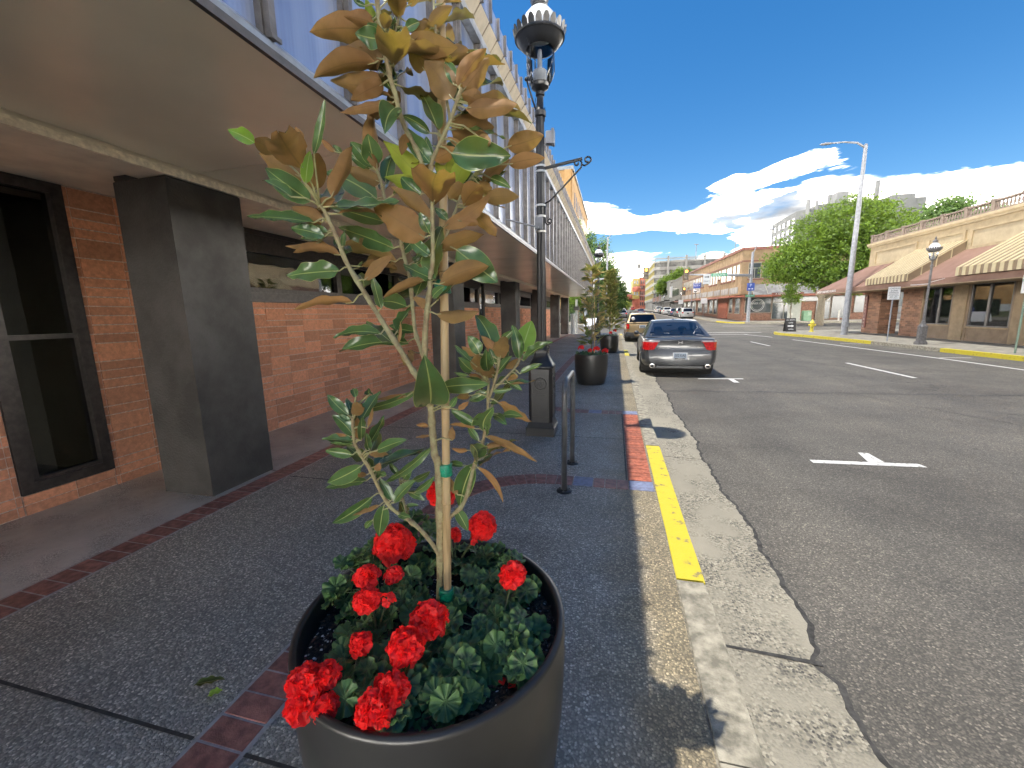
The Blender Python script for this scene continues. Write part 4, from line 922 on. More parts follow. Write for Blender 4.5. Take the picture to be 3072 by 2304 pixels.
 ((-0.3614,1.0976,1.2153),(-0.3634,1.098,1.2175),(-0.3072,1.001,1.3021),0.0457,'g'),
 ((-0.354,1.1008,1.2636),(-0.3342,1.1094,1.2601),(-0.2902,1.0675,1.247),0.021,'g'),
 ((-0.3684,1.0954,1.1821),(-0.3793,1.0948,1.1841),(-0.4162,1.1122,1.2199),0.0166,'g'),
 ((-0.3649,1.0965,1.1988),(-0.3608,1.0952,1.2007),(-0.22,1.109,1.1312),0.0166,'b'),
 ((-0.3702,1.0949,1.1738),(-0.3631,1.099,1.1657),(-0.3013,1.1117,1.1766),0.0125,'b'),
 ((-0.3848,1.0922,1.1366),(-0.3843,1.0906,1.1332),(-0.3616,0.9829,1.2081),0.0454,'g'),
 ((-0.3936,1.0906,1.1141),(-0.3957,1.089,1.1171),(-0.4514,1.1089,0.9716),0.0474,'g'),
 ((-0.3936,1.0906,1.1141),(-0.3854,1.0912,1.1055),(-0.318,1.1077,0.9997),0.0144,'b'),
 ((-0.4542,1.0842,0.9644),(-0.4598,1.087,0.9693),(-0.4279,1.0959,0.8977),0.0267,'g'),
 ((-0.398,1.0901,1.0992),(-0.43,1.0929,1.1062),(-0.4829,1.112,1.1046),0.0165,'g'),
 ((-0.3614,1.0976,1.2153),(-0.3875,1.096,1.2213),(-0.4705,1.1021,1.2268),0.0104,'b'),
 ((-0.5074,1.0597,1.1876),(-0.4382,1.0372,1.201),(-0.4438,1.0547,1.2345),0.0157,'b'),
 ((-0.3819,1.0927,1.1441),(-0.4096,1.0809,1.1598),(-0.465,1.0977,1.1552),0.0102,'b'),
 ((-0.425,1.0868,1.0078),(-0.4518,1.0897,1.0119),(-0.4731,1.0892,1.0623),0.0165,'b'),
 ((-0.6627,0.91,1.2848),(-0.6799,0.9174,1.2931),(-0.7398,0.9229,1.3441),0.0242,'g'),
 ((-0.6627,0.91,1.2848),(-0.6314,0.8866,1.3498),(-0.6482,0.9032,1.3681),0.0151,'g'),
 ((-0.6627,0.91,1.2848),(-0.66,0.9073,1.2932),(-0.6034,0.857,1.3402),0.0253,'b'),
 ((-0.5209,1.0377,1.3472),(-0.5293,1.0391,1.3462),(-0.7836,1.0569,1.2729),0.0161,'g'),
 ((-0.6627,0.91,1.2848),(-0.5824,0.8739,1.363),(-0.554,0.8282,1.3857),0.0122,'g'),
 ((-0.674,0.9233,1.2331),(-0.6759,0.9244,1.2348),(-0.7281,0.9194,1.2889),0.0258,'g'),
 ((-0.6627,0.91,1.2848),(-0.6691,0.9106,1.2805),(-0.7005,0.9062,1.2983),0.0113,'g'),
 ((-0.676,0.9277,1.2193),(-0.6777,0.9272,1.2169),(-0.7608,0.9134,1.225),0.0187,'g'),
 ((-0.6759,0.9255,1.2242),(-0.6906,0.9301,1.2204),(-0.7218,0.9167,1.2413),0.0086,'b'),
 ((-0.6762,0.9322,1.2094),(-0.6866,0.9356,1.2052),(-0.763,0.9431,1.2052),0.013,'g'),
 ((-0.6764,0.9433,1.1843),(-0.6993,0.9466,1.1729),(-0.7758,0.9385,1.1812),0.0191,'g'),
 ((-0.676,0.9277,1.2193),(-0.6615,0.9315,1.2233),(-0.6606,0.9277,1.2831),0.0159,'b'),
 ((-0.6761,0.93,1.2144),(-0.6546,0.9269,1.2234),(-0.6354,0.9103,1.2919),0.0144,'g'),
 ((-0.6684,0.9166,1.2592),(-0.6262,0.9167,1.2613),(-0.5971,0.9038,1.3174),0.0071,'b'),
 ((-0.6735,0.9477,1.1726),(-0.6449,0.9441,1.1912),(-0.6366,0.9272,1.2428),0.0146,'g'),
 ((-0.6704,0.9522,1.1608),(-0.6176,0.9393,1.1928),(-0.5318,0.9381,1.227),0.0247,'g'),
 ((-0.672,0.95,1.1667),(-0.6522,0.9509,1.1798),(-0.5857,0.9364,1.184),0.0133,'b'),
 ((-0.5209,1.0377,1.3472),(-0.5656,1.0273,1.3266),(-0.6732,1.0469,1.3086),0.0096,'b'),
 ((-0.5077,1.0572,1.236),(-0.518,1.0558,1.2329),(-0.5518,1.0475,1.2372),0.0115,'b'),
 ((-0.5076,1.0587,1.2084),(-0.5157,1.0558,1.2058),(-0.5506,1.0409,1.2029),0.0065,'b'),
 ((-0.5073,1.0602,1.1771),(-0.5114,1.0585,1.173),(-0.6738,1.064,1.0517),0.0163,'g'),
 ((-0.6674,0.9566,1.1489),(-0.6764,0.9496,1.1406),(-0.7875,0.9519,1.0832),0.0329,'g'),
 ((-0.6622,0.9811,1.0973),(-0.6894,0.9849,1.0814),(-0.8268,0.9864,1.0459),0.0217,'g'),
 ((-0.6519,0.9966,1.0413),(-0.6852,1.0019,1.0246),(-0.8268,1.0004,0.9274),0.0253,'g'),
 ((-0.6414,1.0055,1.0137),(-0.6634,1.0027,0.9992),(-0.7416,0.9858,0.9683),0.0095,'b'),
 ((-0.6388,1.0077,1.0067),(-0.656,1.0103,0.9963),(-0.6815,1.0148,0.8958),0.035,'g'),
 ((-0.6334,1.0122,0.9927),(-0.6979,1.0109,0.9442),(-0.731,1.0179,0.9085),0.0143,'g'),
 ((-0.6388,1.0077,1.0067),(-0.6244,1.0074,1.0163),(-0.6647,1.0151,1.0746),0.0222,'g'),
 ((-0.6361,1.01,0.9997),(-0.6211,1.0076,1.0088),(-0.5533,1.0156,1.078),0.0254,'g'),
 ((-0.6176,1.0577,0.9941),(-0.6322,1.0605,0.9865),(-0.648,1.1115,0.9184),0.0267,'g'),
 ((-0.6157,1.0211,0.9706),(-0.6161,1.0218,0.9672),(-0.5657,1.003,0.9706),0.0161,'g'),
 ((-0.6251,1.0677,1.0052),(-0.5825,1.0645,1.0175),(-0.5152,1.0575,1.0752),0.0151,'g'),
 ((-0.6289,1.0727,1.0108),(-0.6089,1.0751,1.0143),(-0.5571,1.0762,0.9925),0.0169,'g'),
 ((-0.6087,1.0477,0.9837),(-0.6053,1.0486,0.9808),(-0.5686,1.0569,0.9825),0.0099,'g'),
 ((-0.644,1.0927,1.0339),(-0.6338,1.0939,1.0446),(-0.5986,1.0823,1.1),0.0241,'g'),
 ((-0.644,1.0927,1.0339),(-0.6447,1.0854,1.0634),(-0.6727,1.0868,1.097),0.0154,'g'),
 ((-0.644,1.0927,1.0339),(-0.6028,1.0989,1.041),(-0.5396,1.0847,1.0799),0.0138,'g'),
 ((-0.6593,0.9855,1.0815),(-0.6157,0.9713,1.1078),(-0.655,0.9877,1.1073),0.0122,'g'),
 ((-0.6638,0.9744,1.1132),(-0.6533,0.9768,1.1173),(-0.6425,0.9873,1.1362),0.0154,'b'),
 ((-0.6638,0.9744,1.1132),(-0.675,0.9695,1.1074),(-0.6809,0.9359,1.1169),0.0122,'b'),
]
FLOWERS=[
  (-0.713,1.141,0.780,0.0789),
  (-0.458,1.324,0.780,0.0552),
  (-0.566,1.314,0.740,0.0270),
  (-0.608,1.311,0.900,0.0533),
  (-0.661,0.903,0.760,0.0355),
  (-0.714,0.981,0.770,0.0361),
  (-0.639,1.006,0.770,0.0283),
  (-0.603,0.916,0.760,0.0210),
  (-0.469,0.889,0.740,0.0512),
  (-0.486,0.792,0.740,0.0436),
  (-0.618,0.799,0.720,0.0293),
  (-0.691,0.687,0.690,0.0448),
  (-0.655,0.715,0.700,0.0323),
  (-0.679,0.652,0.670,0.0345),
  (-0.625,0.664,0.670,0.0317),
  (-0.480,0.708,0.700,0.0416),
  (-0.492,0.670,0.690,0.0423),
  (-0.293,1.126,0.740,0.0416),
  (-0.476,1.272,0.750,0.0163),
]
GLEAVES=[
(-0.844,0.997,0.680),(-0.835,1.029,0.770),(-0.844,0.998,0.680),(-0.830,1.048,0.680),(-0.818,1.095,0.710),(-0.731,0.914,0.660),(-0.677,0.905,0.660),(-0.674,0.956,0.660),(-0.629,0.952,0.660),(-0.744,0.889,0.660),(-0.747,0.964,0.660),(-0.682,0.837,0.660),(-0.686,0.811,0.660),(-0.642,0.780,0.660),(-0.622,0.737,0.660),(-0.669,0.758,0.660),(-0.591,0.851,0.660),(-0.603,0.818,0.660),(-0.584,0.772,0.660),(-0.563,0.725,0.660),(-0.526,0.813,0.660),(-0.492,0.798,0.660),(-0.545,0.792,0.660),(-0.467,0.837,0.660),(-0.649,1.126,0.660),(-0.649,1.165,0.660),(-0.640,1.072,0.660),(-0.626,1.023,0.660),(-0.587,1.032,0.660),(-0.697,1.068,0.660),(-0.683,1.280,0.800),(-0.651,1.302,0.770),(-0.720,1.250,0.790),(-0.670,1.290,0.730),(-0.656,1.298,0.660),(-0.682,1.245,0.660),(-0.521,1.235,0.660),(-0.504,1.283,0.660),(-0.472,1.313,0.660),(-0.425,1.323,0.690),(-0.373,1.310,0.690),(-0.333,1.285,0.690),(-0.375,1.267,0.660),(-0.456,1.187,0.660),(-0.408,1.178,0.660),(-0.448,1.079,0.660),(-0.450,1.038,0.660),(-0.403,1.106,0.660),(-0.378,1.185,0.660),(-0.334,1.139,0.660),(-0.292,1.166,0.660),(-0.259,1.156,0.660),(-0.274,1.046,0.660),(-0.240,1.017,0.660),(-0.309,1.093,0.660),(-0.321,1.013,0.660),(-0.356,0.984,0.660),(-0.352,0.924,0.660),(-0.322,0.944,0.660),(-0.283,0.953,0.660),(-0.259,0.984,0.660),(-0.241,0.949,0.660),(-0.260,0.908,0.660),(-0.290,0.889,0.660),(-0.323,0.899,0.660),(-0.367,0.908,0.660),(-0.387,0.879,0.660),(-0.368,0.854,0.660),(-0.369,0.821,0.660),(-0.342,0.838,0.660),(-0.341,0.762,0.660),(-0.319,0.801,0.660),(-0.358,0.758,0.660),(-0.395,0.769,0.660),(-0.450,0.928,0.660),(-0.441,0.972,0.660),(-0.437,0.886,0.660),(-0.444,0.734,0.660),(-0.452,0.683,0.660),(-0.464,0.674,0.680),(-0.205,0.866,0.680),(-0.219,0.838,0.680),(-0.807,1.148,0.760),(-0.826,1.110,0.740),(-0.469,0.782,0.660),(-0.478,1.335,0.720),(-0.572,1.328,0.660),(-0.758,1.184,0.660),(-0.193,0.911,0.660),]

TRB = Vector((-.497, 1.06, .62))
MAG = empty('magnolia_tree', TRB, 'young magnolia with glossy leaves and rusty undersides growing in the nearest planter', 'tree')
def addp(name, me_or_mb, mat=None, parent=MAG):
    o = bpy.data.objects.new(name, me_or_mb); COL.objects.link(o); o.parent = parent
    if mat: me_or_mb.materials.append(mat)
    return o
def smoothpath(P_, k=4):
    P_ = [Vector(p) for p in P_]; out = []
    for i in range(len(P_)-1):
        p0, p1, p2, p3 = P_[max(0, i-1)], P_[i], P_[i+1], P_[min(len(P_)-1, i+2)]
        for j in range(k):
            t = j/k; out.append(.5*((2*p1)+(-p0+p2)*t+(2*p0-5*p1+4*p2-p3)*t*t+(-p0+3*p1-3*p2+p3)*t**3))
    out.append(P_[-1]); return out
for nm, P_, r0, r1 in BRANCHES:
    sp_ = smoothpath(P_); n = len(sp_); m_ = MB()
    m_.tube([p-TRB for p in sp_], [(r0+(r1-r0)*i/(n-1))*(1+.10*sin(i*2.1)+(.22 if i % 7 == 0 else 0)) for i in range(n)], 9)
    m_.build('trunk' if nm == 'T' else 'limb', M_STEM, MAG, smooth=True)
for i, (pa, pb, pt, wd, fc) in enumerate(LEAVES):
    rn = random.Random(100+i)
    pa, pb, pt = Vector(pa), Vector(pb), Vector(pt)
    tocam = (Vector((0, 0, 1.55))-(pb+pt)/2).normalized()
    Ln = (pt-pb).length; pt = pb+(pt-pb)*1.07; wd *= 1.38; tw = max(wd, min(Ln*.42, wd*1.3)); roll = math.acos(max(.35, min(1, wd/tw)))*(1 if rn.random() < .5 else -1)
    tow = tocam if fc in 'gl' else -tocam
    # lean the upper face up a little, as real leaves do
    tow = (tow+UPV*(.18 if fc in 'gl' else .10)).normalized()
    me = leaf_mesh('leaf', pb, pt, tw, tow, rn.uniform(-.05, .16), rn.uniform(.05, .55), rn.uniform(.02, .13), roll*.8, origin=TRB, seed=i)
    me.materials.append({'g': M_LG, 'b': M_LB, 'y': M_LL, 'l': M_LL}[fc]); addp('leaf', me)
    if (pa-pb).length < .16:
        m_ = MB(); mid = (pa*.5+pb*.5)+Vector((0, 0, .12*(pb-pa).length)); m_.tube([p-TRB for p in (pa, mid, pb, pb+(pt-pb)*.12)], [.0028, .0022, .0019, .001], 6); m_.build('petiole', M_PET, MAG, smooth=True)
# leaves behind that fill the crown
def nearest_branch(p):
    best = None
    for nm, P_, r0, r1 in BRANCHES:
        for q_ in P_:
            d = (Vector(q_)-p).length
            if best is None or d < best[0]: best = (d, Vector(q_))
    return best[1]
for i in range(105):
    rn = random.Random(900+i)
    nm, P_, r0, r1 = BRANCHES[rn.choice([0, 1, 2, 3, 4, 4, 5, 6, 7, 8, 9, 3, 2, 11, 4, 6])]
    k = rn.randrange(len(P_)//3, len(P_)-1) if len(P_) > 3 else rn.randrange(len(P_)-1)
    t = rn.random(); a = Vector(P_[k])*(1-t)+Vector(P_[k+1])*t
    if a.z < 1.05: continue
    d = Vector((rn.uniform(-1, 1), rn.uniform(.25, 1.1), rn.uniform(-.15, .8))).normalized(); Ln = rn.uniform(.09, .17)
    b = a+d*.03; me = leaf_mesh('leaf', b, b+d*Ln, Ln*.40, (UPV+Vector((rn.uniform(-.5, .5), rn.uniform(-.6, .2), 0))).normalized(), rn.uniform(-.1, .15), rn.uniform(.1, .5), .08, 0, origin=TRB, seed=i)
    me.materials.append(M_LG if rn.random() < .5 else M_LB); addp('leaf', me)
    m_ = MB(); m_.tube([a-TRB, b+d*.01-TRB], [.0025, .0015], 6); m_.build('petiole', M_PET, MAG)
# bamboo stake
SB = Vector((-.489, 1.050, .55)); ST = Vector((-.4585, 1.145, 2.40))
STK = empty('bamboo_stake', SB, 'straight pale bamboo cane tied beside the magnolia stem', 'stake')
zs = [0, .14, .44, .73, 1.12, 1.48, 1.85]
for a, b in zip(zs, zs[1:]):
    m_ = MB(); T_ = lambda z: (ST-SB)*(z/1.85)
    pr = [(0, .0128), (.004, .0138), (.009, .0124), (.03, .0121), (b-a-.02, .0119), (b-a-.004, .0130), (b-a-.001, .0125)]
    m_.tube([T_(a+z) for z, r in pr], [r for z, r in pr], 18); m_.build('cane_segment', M_BAM, STK, smooth=True)
for z in (.145, .545, 1.08):
    c = (ST-SB)*(z/1.85)
    m_ = MB(); m_.lathe([(.0165, -.019), (.0195, -.016), (.0180, -.006), (.0198, .004), (.0182, .012), (.0195, .017), (.0165, .019)], 20, c, wob=lambda k, i: 1+.05*sin(k*1.7+i)+(.35 if 9 <= k <= 12 else 0)); m_.build('tie', M_TIE, STK, smooth=True)
# geraniums ------------------------------------------------------
def petmat(name, col, deep, tr):
    m, t, b = newmat(name); g = nd(t, 'ShaderNodeNewGeometry'); uv = nd(t, 'ShaderNodeUVMap'); s = nd(t, 'ShaderNodeSeparateXYZ'); t.links.new(uv.outputs[0], s.inputs[0])
    n = nd(t, 'ShaderNodeTexNoise'); n.inputs['Scale'].default_value = 60; t.links.new(g.outputs['Position'], n.inputs['Vector'])
    c = ramp(t, mth(t, 'ADD', mth(t, 'ADD', mth(t, 'MULTIPLY', s.outputs[1], .5), mth(t, 'MULTIPLY', g.outputs['Random Per Island'], .35)), mth(t, 'MULTIPLY', n.outputs[0], .25)), [(.15, deep), (.45, col), (.95, tuple(min(1, x*1.15+.01) for x in col))])
    t.links.new(c, b.inputs['Base Color']); b.inputs['Roughness'].default_value = .55
    tl = nd(t, 'ShaderNodeBsdfTranslucent'); tl.inputs[0].default_value = (*tr, 1); mx = nd(t, 'ShaderNodeMixShader'); mx.inputs[0].default_value = .3
    out = [q for q in t.nodes if q.type == 'OUTPUT_MATERIAL'][0]; t.links.new(b.outputs[0], mx.inputs[1]); t.links.new(tl.outputs[0], mx.inputs[2]); t.links.new(mx.outputs[0], out.inputs[0]); return m
M_RED = petmat('geranium_petal', (.86, .022, .018), (.42, .006, .01), (.9, .05, .03))
def germat():
    m, t, b = newmat('geranium_leaf'); g = nd(t, 'ShaderNodeNewGeometry'); uv = nd(t, 'ShaderNodeUVMap'); s = nd(t, 'ShaderNodeSeparateXYZ'); t.links.new(uv.outputs[0], s.inputs[0])
    n = nd(t, 'ShaderNodeTexNoise'); n.inputs['Scale'].default_value = 70; n.inputs['Detail'].default_value = 5; t.links.new(g.outputs['Position'], n.inputs['Vector'])
    oi = nd(t, 'ShaderNodeObjectInfo')
    rr = mth(t, 'ADD', s.outputs[1], mth(t, 'MULTIPLY', mth(t, 'SUBTRACT', n.outputs[0], .5), .22))
    zone = ramp(t, rr, [(0, (.12, .20, .06)), (.34, (.09, .16, .05)), (.46, (.035, .065, .03)), (.68, (.04, .075, .035)), (.80, (.085, .17, .05)), (1, (.14, .23, .07))])
    plain = ramp(t, rr, [(0, (.09, .16, .05)), (.5, (.05, .11, .035)), (1, (.075, .15, .045))])
    c = mixc(t, ramp(t, oi.outputs['Random'], [(.35, (0, 0, 0)), (.65, (1, 1, 1))]), plain, zone)
    ve = mth(t, 'ABSOLUTE', mth(t, 'SUBTRACT', mth(t, 'FRACT', mth(t, 'MULTIPLY', s.outputs[0], 9)), .5))
    c = mixc(t, ramp(t, ve, [(.42, (0, 0, 0)), (.49, (.14, .14, .14))]), c, (.16, .24, .08))
    t.links.new(c, b.inputs['Base Color']); b.inputs['Roughness'].default_value = .5; b.inputs['Specular IOR Level'].default_value = .4
    bp = nd(t, 'ShaderNodeBump'); bp.inputs['Strength'].default_value = .6; bp.inputs['Distance'].default_value = .003; t.links.new(mth(t, 'ADD', n.outputs[0], mth(t, 'MULTIPLY', ve, -1.2)), bp.inputs['Height']); t.links.new(bp.outputs[0], b.inputs['Normal'])
    tl = nd(t, 'ShaderNodeBsdfTranslucent'); tl.inputs[0].default_value = (.12, .25, .04, 1); mx = nd(t, 'ShaderNodeMixShader'); mx.inputs[0].default_value = .15
    out = [q for q in t.nodes if q.type == 'OUTPUT_MATERIAL'][0]; t.links.new(b.outputs[0], mx.inputs[1]); t.links.new(tl.outputs[0], mx.inputs[2]); t.links.new(mx.outputs[0], out.inputs[0]); return m
M_GER = germat(); M_GST = pm('geranium_stalk', (.10, .14, .05), .6, var=.3, scale=50)
def ger_leaf(R, seed):
    rn = random.Random(seed); n = 54; rings = 5; vs = [(0, 0, 0)]; uv = [(0, 0)]; fs = []
    gap = .12; ph = rn.uniform(0, 6); cup = rn.uniform(-.1, .45); sc = rn.choice([7, 8, 9])
    for i in range(1, rings+1):
        f = i/rings
        for k in range(n+1):
            a = gap+(2*pi-2*gap)*k/n
            lob = 1+.09*f*abs(sin(sc*a/2))**.6+.035*f*abs(sin(sc*a*1.5+ph))
            notch = 1-.25*max(0, 1-min(a, 2*pi-a)/.5)*0
            rr = R*f*lob*notch*(.86+.14*abs(cos(a/2-pi/2)))
            z = R*(cup*f*f*.5+.17*f*f*sin(sc*a+ph)+.10*f*f*sin(3*a+ph)+.05*f*sin(2*sc*a))
            vs.append((rr*cos(a), rr*sin(a), z)); uv.append((a/(2*pi), f))
    for k in range(n): fs.append((0, 1+k, 2+k))
    for i in range(rings-1):
        for k in range(n): a = 1+i*(n+1)+k; fs.append((a, a+n+1, a+n+2, a+1))
    me = bpy.data.meshes.new('leaf'); me.from_pydata(vs, [], fs); ul = me.uv_layers.new(name='UVMap')
    for lp in me.loops: ul.data[lp.index].uv = uv[lp.vertex_index]
    me.polygons.foreach_set('use_smooth', [True]*len(me.polygons)); me.materials.append(M_GER); return me
GL = [ger_leaf(1, s) for s in range(10)]
def petal(m_, uvs, c, nrm, up, w, l, rn):
    # one rounded wavy petal
    s = nrm.cross(up).normalized(); n = 5; k = 5; ph = rn.uniform(0, 6); b0 = len(m_.v); vs = []
    for i in range(n+1):
        t = i/n; ww = w*(sin(pi*(.08+.86*t)**.9)**.6)*(.35+.65*min(1, t*1.6))
        for j in range(k+1):
            u = j/k-.5
            p = c+up*(l*t)+s*(u*ww)+nrm*(-.25*l*t*t+.10*w*sin(u*9+ph)*t+.25*abs(u)*w*t)
            vs.append(p); uvs.append((j/k, t))
    m_.add(vs, [(i*(k+1)+j, i*(k+1)+j+1, (i+1)*(k+1)+j+1, (i+1)*(k+1)+j) for i in range(n) for j in range(k)])
def flower_head(c, R, seed, par, org, ring=False, n=None):
    rn = random.Random(seed); m_ = MB(); uvs = []
    R *= 1.22; nf = n or max(4, int(17*(R/.06)**1.3))
    if R < .03: nf = 4
    tocam = (Vector((0, 0, 1.55))-Vector(c)).normalized()
    for q in range(nf):
        z = 1-2*(q+.5)/nf*.72; a = q*2.39996+rn.uniform(-.3, .3); r = sqrt(max(0, 1-z*z)); d = Vector((r*cos(a), r*sin(a), z)); d = (d+tocam*.25).normalized()
        ctr = Vector(c)+d*R*.62; ux = d.orthogonal().normalized(); np_ = 6 if R > .03 else 5; fl = min(.031, R*.6)*rn.uniform(.85, 1.15)
        for k in range(np_):
            up = (Matrix.Rotation(2*pi*k/np_+rn.uniform(-.2, .2), 3, d) @ ux); tilt = rn.uniform(.15, .75)
            u2 = (up*cos(tilt)+d*sin(tilt)).normalized(); nn = (d*cos(tilt)-up*sin(tilt)).normalized()
            petal(m_, uvs, ctr-d*fl*.25, nn, u2, fl*rn.uniform(.95, 1.2), fl, rn)
    m_.v = [tuple(Vector(p)-org) for p in m_.v]
    o = m_.build('flower_head', M_RED, par, smooth=True); ul = o.data.uv_layers.new(name='UVMap')
    for lp in o.data.loops: ul.data[lp.index].uv = uvs[lp.vertex_index]
    return o
PLANTS = [('back of the planter behind the cane', (-.55, 1.27)), ('left rear of the planter, with the biggest round bloom', (-.74, 1.08)), ('left middle of the planter, with half open ring of blooms', (-.66, .93)),
          ('middle front of the planter, with long double bloom', (-.50, .82)), ('right side of the planter, with one small bloom', (-.31, 1.0)), ('front left rim, spilling over the edge', (-.62, .74)), ('front rim, with one tall bloom', (-.44, .74))]
GP = []
for lab, (x, y) in PLANTS:
    GP.append((Vector((x, y, .625)), empty('geranium', (x, y, .625), 'red geranium at the '+lab, 'flower', 'geraniums in the nearest planter')))
def nearest_plant(p): return min(GP, key=lambda g: (Vector((g[0].x, g[0].y, 0))-Vector((p[0], p[1], 0))).length)
for i, (x, y, z) in enumerate(GLEAVES):
    rn = random.Random(50+i); pv, pr = nearest_plant((x, y))
    for c in range(4 if i % 3 else 3):
        dx, dy, dz = (0, 0, 0) if c == 0 else (rn.uniform(-.045, .045), rn.uniform(-.045, .045), rn.uniform(-.055, .01))
        px, py, pz = x+dx, y+dy, z+dz+rn.uniform(-.01, .025)
        if Vector((px-PC[0], py-PC[1], 0)).length > .345 and pz < .70: continue
        o = bpy.data.objects.new('leaf', GL[rn.randrange(10)]); COL.objects.link(o); o.parent = pr
        R = rn.uniform(.024, .038); o.location = Vector((px, py, pz))-pv
        out = Vector((px-PC[0], py-PC[1], 0)); nrm = (Vector((0, 0, 1))+out*rn.uniform(-.5, 1.8)+Vector((rn.uniform(-.5, .5), rn.uniform(-.75, .25), 0))).normalized()
        o.rotation_euler = nrm.to_track_quat('Z', 'Y').to_euler(); o.rotation_euler.rotate_axis('Z', rn.uniform(0, 6.28)); o.scale = (R, R, R)
        if c == 0:
            m_ = MB(); a = Vector((0, 0, 0)); b = Vector((px, py, pz))-pv; m_.tube([a, (a+b)/2+Vector((0, 0, .01)), b], [.0025, .002, .0015], 5); m_.build('stalk', M_GST, pr)
for i, (x, y, z, R) in enumerate(FLOWERS):
    pv, pr = nearest_plant((x, y)); flower_head((x, y, z), R, 300+i, pr, pv)
    b = Vector((x, y, z-R*.2))-pv; m_ = MB(); m_.tube([Vector((0, 0, 0)), b*.5+Vector((.005, 0, .02)), b], [.003, .0024, .002], 6); m_.build('stalk', M_GST, pr)
# fallen petals, leaf litter
for k, (x, y, z) in enumerate(((-.20, .93, .64), (-.235, .835, .64), (-.25, .84, .64), (-.21, 1.02, .64))):
    m_ = MB(); uvs = []; petal(m_, uvs, Vector((0, 0, 0)), UPV, Vector((cos(k), sin(k), .1)).normalized(), .022, .022, random.Random(k))
    o = m_.build('fallen_petal', M_RED, None, smooth=True); o.location = (x, y, z); ul = o.data.uv_layers.new(name='UVMap')
    for lp in o.data.loops: ul.data[lp.index].uv = uvs[lp.vertex_index]
    tag(o, ['fallen red petal on the mulch, farther up beside the planter rim', 'fallen red petal on the mulch, left one of the close pair by the rim', 'fallen red petal on the mulch, right one of the close pair by the rim', 'fallen red petal on the mulch, farthest from the camera'][k], 'petal', 'fallen petals on the mulch')
me = leaf_mesh('fallen_leaf', Vector((0, 0, .004)), Vector((.11, .05, .012)), .045, UPV, .1, .3, .1, 0, seed=5); me.materials.append(M_LB)
o = bpy.data.objects.new('fallen_leaf', me); COL.objects.link(o); o.location = (-1.72, 1.13, .003); tag(o, 'dry brown leaf lying on the pavement left of the paver strip', 'leaf')
me = leaf_mesh('fallen_leaf', Vector((0, 0, .004)), Vector((.045, .03, .012)), .04, UPV, .1, .3, .1, 0, seed=6); me.materials.append(M_LL)
o = bpy.data.objects.new('fallen_leaf', me); COL.objects.link(o); o.location = (-1.61, 1.10, .003); tag(o, 'small green leaf scrap lying on the pavement beside the brown one', 'leaf')
# planters down the pavement, each with its own magnolia (simple build, copied)
P2 = planter((-.484, 9.1, 0), .66, .362, 'second black planter, past the black lamp post, with red flowers at its rim', 'black planters along the kerb')
P3 = dup(P2, (-.19, 16.4, h(16.4)), label='third black planter, half hidden behind the second one', group='black planters along the kerb')
def small_tree(loc, H, label, seed, nlf=420, rad=.42):
    rn = random.Random(seed); r = empty('magnolia_tree', loc, label, 'tree', 'magnolias in the far planters')
    m_ = MB(); m_.tube([(0, 0, 0), (.02, 0, H*.5), (0, .02, H)], [.016, .012, .004], 7); m_.build('trunk', M_BARK, r, smooth=True)
    lb = MB()
    for k in range(14):
        z = H*rn.uniform(.15, .8); a = rn.uniform(0, 6.28); l_ = rad*rn.uniform(.5, 1); lb.tube([(0, 0, z), (cos(a)*l_*.5, sin(a)*l_*.5, z+.15), (cos(a)*l_, sin(a)*l_, z+.35)], [.008, .006, .003], 5)
    lb.build('limb', M_BARK, r)
    m_ = MB(); uvs = []
    for k in range(nlf):
        t = rn.random(); z = H*(.14+.92*t); w_ = rad*(1.0-.75*t)*sqrt(rn.random())*(1+.3*sin(z*5+seed)); a = rn.uniform(0, 6.28)
        c = Vector((w_*cos(a), w_*sin(a), z)); d = Vector((cos(a)+rn.uniform(-.6, .6), sin(a)+rn.uniform(-.6, .6), rn.uniform(-.2, 1.1))).normalized(); l_ = rn.uniform(.15, .26); s = d.cross(UPV+Vector((rn.uniform(-.8, .8), rn.uniform(-.8, .8), 0))).normalized()*l_*.24
        n_ = s.cross(d).normalized()*l_*.08
        m_.add([c, c+d*l_*.4+s+n_, c+d*l_, c+d*l_*.4-s+n_, c+d*l_*.45], [(0, 4, 1), (1, 4, 2), (2, 4, 3), (3, 4, 0)]); uvs += [(.5, 0), (1, .5), (.5, 1), (0, .5), (.4, .4)]
    o = m_.build('crown', M_LB2, r); ul = o.data.uv_layers.new(name='UVMap')
    for lp in o.data.loops: ul.data[lp.index].uv = uvs[lp.vertex_index]
    m_ = MB(); m_.tube([(.07, 0, -.05), (.05, 0, H*.78)], .012, 8); m_.build('cane', M_BAM, r)
    return r
M_LB2 = leafmat('magnolia_crown', (.055, .10, .04), (.33, .25, .10), .3, (.5, .45, .1), .25)
small_tree((-.484, 9.1, .6), 1.75, 'magnolia sapling with tan leaf undersides in the second planter', 3, 190, .24)
small_tree((-.19, 16.4, .55), 2.35, 'taller bushy magnolia rising from the third planter', 5, 800, .36)
